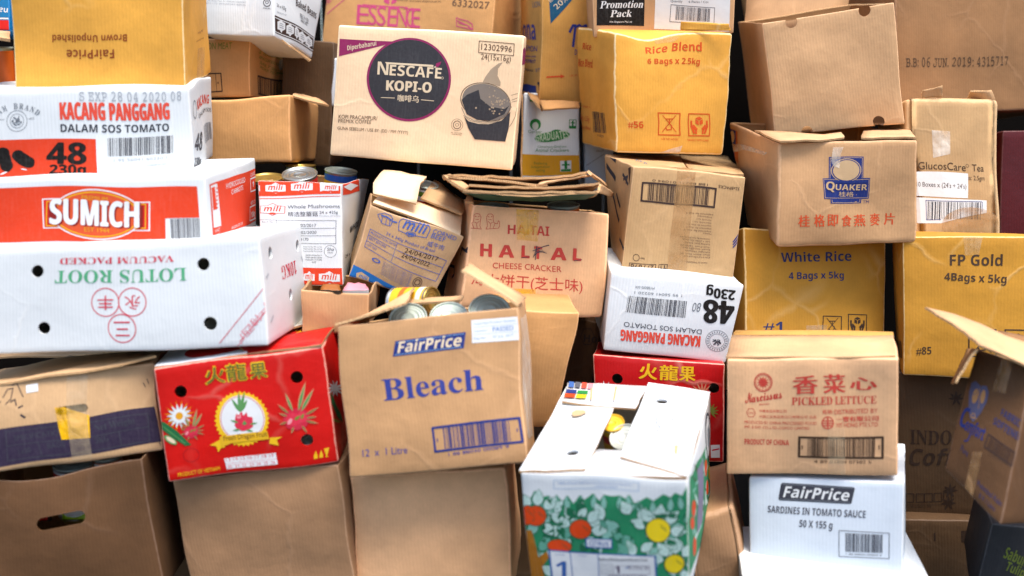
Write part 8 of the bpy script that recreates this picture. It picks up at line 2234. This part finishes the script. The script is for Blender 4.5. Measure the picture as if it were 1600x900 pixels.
def sheet(name, rows, mat, edge='corrugated_edge', thick=.004, parent=None, seed=0, sub=5, amp=.0015, back=None, holes=()):
    """A bent sheet of board through a grid of points, with real thickness and ragged edges."""
    G_ = np.array(rows, float); nr, nc = G_.shape[:2]
    def dens(A, k):
        out = []
        for i in range(len(A) - 1):
            for t in range(k): out.append(A[i] * (1 - t / k) + A[i + 1] * (t / k))
        out.append(A[-1]); return np.array(out)
    G_ = dens(G_, sub); G_ = dens(G_.transpose(1, 0, 2), sub).transpose(1, 0, 2)
    nr, nc = G_.shape[:2]
    rng = np.random.RandomState(seed + 5)
    k = rng.randn(5, 3) * 16; ph = rng.rand(5) * 6; 
    du = np.gradient(G_, axis=1); dv = np.gradient(G_, axis=0)
    n = np.cross(du, dv); n /= np.linalg.norm(n, axis=2, keepdims=True) + 1e-9
    wob = sum(np.sin(G_ @ kk + p) for kk, p in zip(k, ph)) * amp * .6
    G_ = G_ + n * wob[..., None]
    for edge_i in ((0, slice(None)), (-1, slice(None)), (slice(None), 0), (slice(None), -1)):
        G_[edge_i] += rng.randn(*G_[edge_i].shape) * .0006
    T = G_ + n * thick / 2; B = G_ - n * thick / 2
    verts = [tuple(p) for p in T.reshape(-1, 3)] + [tuple(p) for p in B.reshape(-1, 3)]
    M = nr * nc; F_, mi = [], []
    uvq = []
    lu = np.linalg.norm(du, axis=2).mean(); lv = np.linalg.norm(dv, axis=2).mean()
    def uvp(i): i = i % M; return ((i % nc) * lu + seed * 1.7, (i // nc) * lv + seed * .9)
    for j in range(nr - 1):
        for i in range(nc - 1):
            q = (j * nc + i, j * nc + i + 1, (j + 1) * nc + i + 1, (j + 1) * nc + i)
            F_.append(q); mi.append(0); F_.append(tuple(M + x for x in q[::-1])); mi.append(2 if back else 0)
    per = [i for i in range(nc)] + [j * nc + nc - 1 for j in range(1, nr)] + [(nr - 1) * nc + i for i in range(nc - 2, -1, -1)] + [j * nc for j in range(nr - 2, 0, -1)]
    for a, b in zip(per, per[1:] + per[:1]): F_.append((b, a, M + a, M + b)); mi.append(1)
    me = bpy.data.meshes.new(name); me.from_pydata(verts, [], F_)
    me.polygons.foreach_set('material_index', mi)
    ul = me.uv_layers.new(name='UVMap'); ul.data.foreach_set('uv', np.array([uvp(v) for f in F_ for v in f], 'f').ravel())
    me.polygons.foreach_set('use_smooth', [m != 1 for m in mi])
    o = link(name, me, None, [mat, edge] + ([back] if back else []))
    for (x, y, z, r_) in holes:
        nn = n.reshape(-1, 3)[np.argmin(((G_.reshape(-1, 3) - np.array([x, y, z])) ** 2).sum(1))]
        t1 = np.cross(nn, (0, 0, 1.0) if abs(nn[2]) < .9 else (1.0, 0, 0)); t1 /= np.linalg.norm(t1); t2 = np.cross(nn, t1)
        ring = [np.array([x, y, z]) + r_ * (math.cos(a) * t1 + math.sin(a) * t2) for a in np.arange(20) * math.pi / 10]
        cm = bpy.data.meshes.new('c'); cm.from_pydata([tuple(p + nn * .02) for p in ring] + [tuple(p - nn * .02) for p in ring], [], [tuple(range(20)), tuple(range(39, 19, -1))] + [(i, 20 + i, 20 + (i + 1) % 20, (i + 1) % 20) for i in range(20)])
        bx = bmesh.new(); bx.from_mesh(cm); bmesh.ops.recalc_face_normals(bx, faces=bx.faces[:]); bx.to_mesh(cm); bx.free()
        co = bpy.data.objects.new('c', cm); COL.objects.link(co)
        b = o.modifiers.new('b', 'BOOLEAN'); b.operation = 'DIFFERENCE'; b.solver = SOLVER; b.object = co
        bake(o); bpy.data.objects.remove(co); bpy.data.meshes.remove(cm)
    if parent is not None:
        o.parent = parent; o.matrix_parent_inverse = parent.matrix_world.inverted()
    return o

def lathe(name, prof, mat, parent, n=40):
    vs_, fs = [], []
    for r_, z in prof:
        for i in range(n):
            a = 2 * math.pi * i / n; vs_.append((r_ * math.cos(a), r_ * math.sin(a), z))
    for k in range(len(prof) - 1):
        for i in range(n): fs.append((k * n + i, k * n + (i + 1) % n, (k + 1) * n + (i + 1) % n, (k + 1) * n + i))
    if prof[0][0] < 1e-6 or prof[-1][0] < 1e-6: pass
    me = bpy.data.meshes.new(name); me.from_pydata(vs_, [], fs)
    bm = bmesh.new(); bm.from_mesh(me); bmesh.ops.remove_doubles(bm, verts=bm.verts[:], dist=1e-6); bmesh.ops.recalc_face_normals(bm, faces=bm.faces[:])
    bm.to_mesh(me); bm.free()
    me.polygons.foreach_set('use_smooth', [True] * len(me.polygons))
    return link(name, me, parent, [mat])

def can(name, label, cat, top, axis, rad, h, lid, side, bands=(), group=None):
    """A tin: stepped lid with its beads and rolled rim, a body, a paper label with printed bands. top = centre of the lid."""
    root = thing(name, label, cat, top, group)
    root.rotation_euler = Vector(axis).to_track_quat('Z', 'Y').to_euler()
    r_ = rad
    lathe('lid', [(1e-7, -.003), (r_ * .34, -.003), (r_ * .37, -.0022), (r_ * .40, -.003), (r_ * .60, -.003), (r_ * .63, -.002), (r_ * .66, -.003), (r_ * .76, -.003), (r_ * .79, -.0018), (r_ * .82, -.0034), (r_ * .9, -.0036), (r_ * .93, -.0005), (r_ * .96, .0006), (r_, 0), (r_ * 1.012, -.0016), (r_ * .99, -.0036)], lid, root)
    lathe('can_body', [(r_ * .975, -.0034), (r_ * .975, -h + .004), (r_, -h + .003), (r_, -h), (1e-7, -h + .002)], 'tin', root)
    lb = lathe('paper_label', [(r_ * .982, -.007), (r_ * .984, -h + .008)], side, root)
    for a, b, m in bands:
        lathe('label_band', [(r_ * .988, -.007 - (h - .015) * a), (r_ * .988, -.007 - (h - .015) * b)], m, lb)
    return root

# ------------------------------------------------------------------ the ground and the added dark screen behind
def quad(name, pts, mat, kind='structure'):
    me = bpy.data.meshes.new(name); me.from_pydata(pts, [], [(0, 1, 2, 3)])
    return tag(link(name, me, None, [mat]), kind=kind)
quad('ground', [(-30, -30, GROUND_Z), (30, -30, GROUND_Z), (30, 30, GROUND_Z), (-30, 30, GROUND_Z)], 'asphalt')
# added near-black screen of boards, so the gaps between boxes stay black
backdrop = thing('gap_backdrop', 'added near-black screen of boards behind the whole pile, keeps its gaps dark', 'backdrop', (0, 3.42, GROUND_Z))
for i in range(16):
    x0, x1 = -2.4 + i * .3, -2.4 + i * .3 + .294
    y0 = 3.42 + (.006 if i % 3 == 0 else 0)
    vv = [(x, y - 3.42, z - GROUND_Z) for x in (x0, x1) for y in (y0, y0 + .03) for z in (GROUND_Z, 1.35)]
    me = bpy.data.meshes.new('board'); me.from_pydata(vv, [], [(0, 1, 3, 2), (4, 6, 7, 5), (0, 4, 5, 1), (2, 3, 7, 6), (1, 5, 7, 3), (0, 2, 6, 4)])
    link('board', me, backdrop, ['gap_black'])
bpy.context.view_layer.update()

# ------------------------------------------------------------------ the pile
for args in CARTONS:
    carton(*args)
for name, key, rows, mat, seed, kw in SHEETS:
    sheet(name, rows, mat, parent=BOXES[key].root if key else None, seed=seed, **kw)
for name, label, cat, group, parts in LOOSE:
    t = thing(name, label, cat, parts[0][1][0][0], group)
    t.matrix_world.translation = parts[0][1][0][0]
    for pn, rows, mat, seed, kw in parts: sheet(pn, rows, mat, parent=t, seed=seed, **kw)
for args in CANS:
    can(*args)
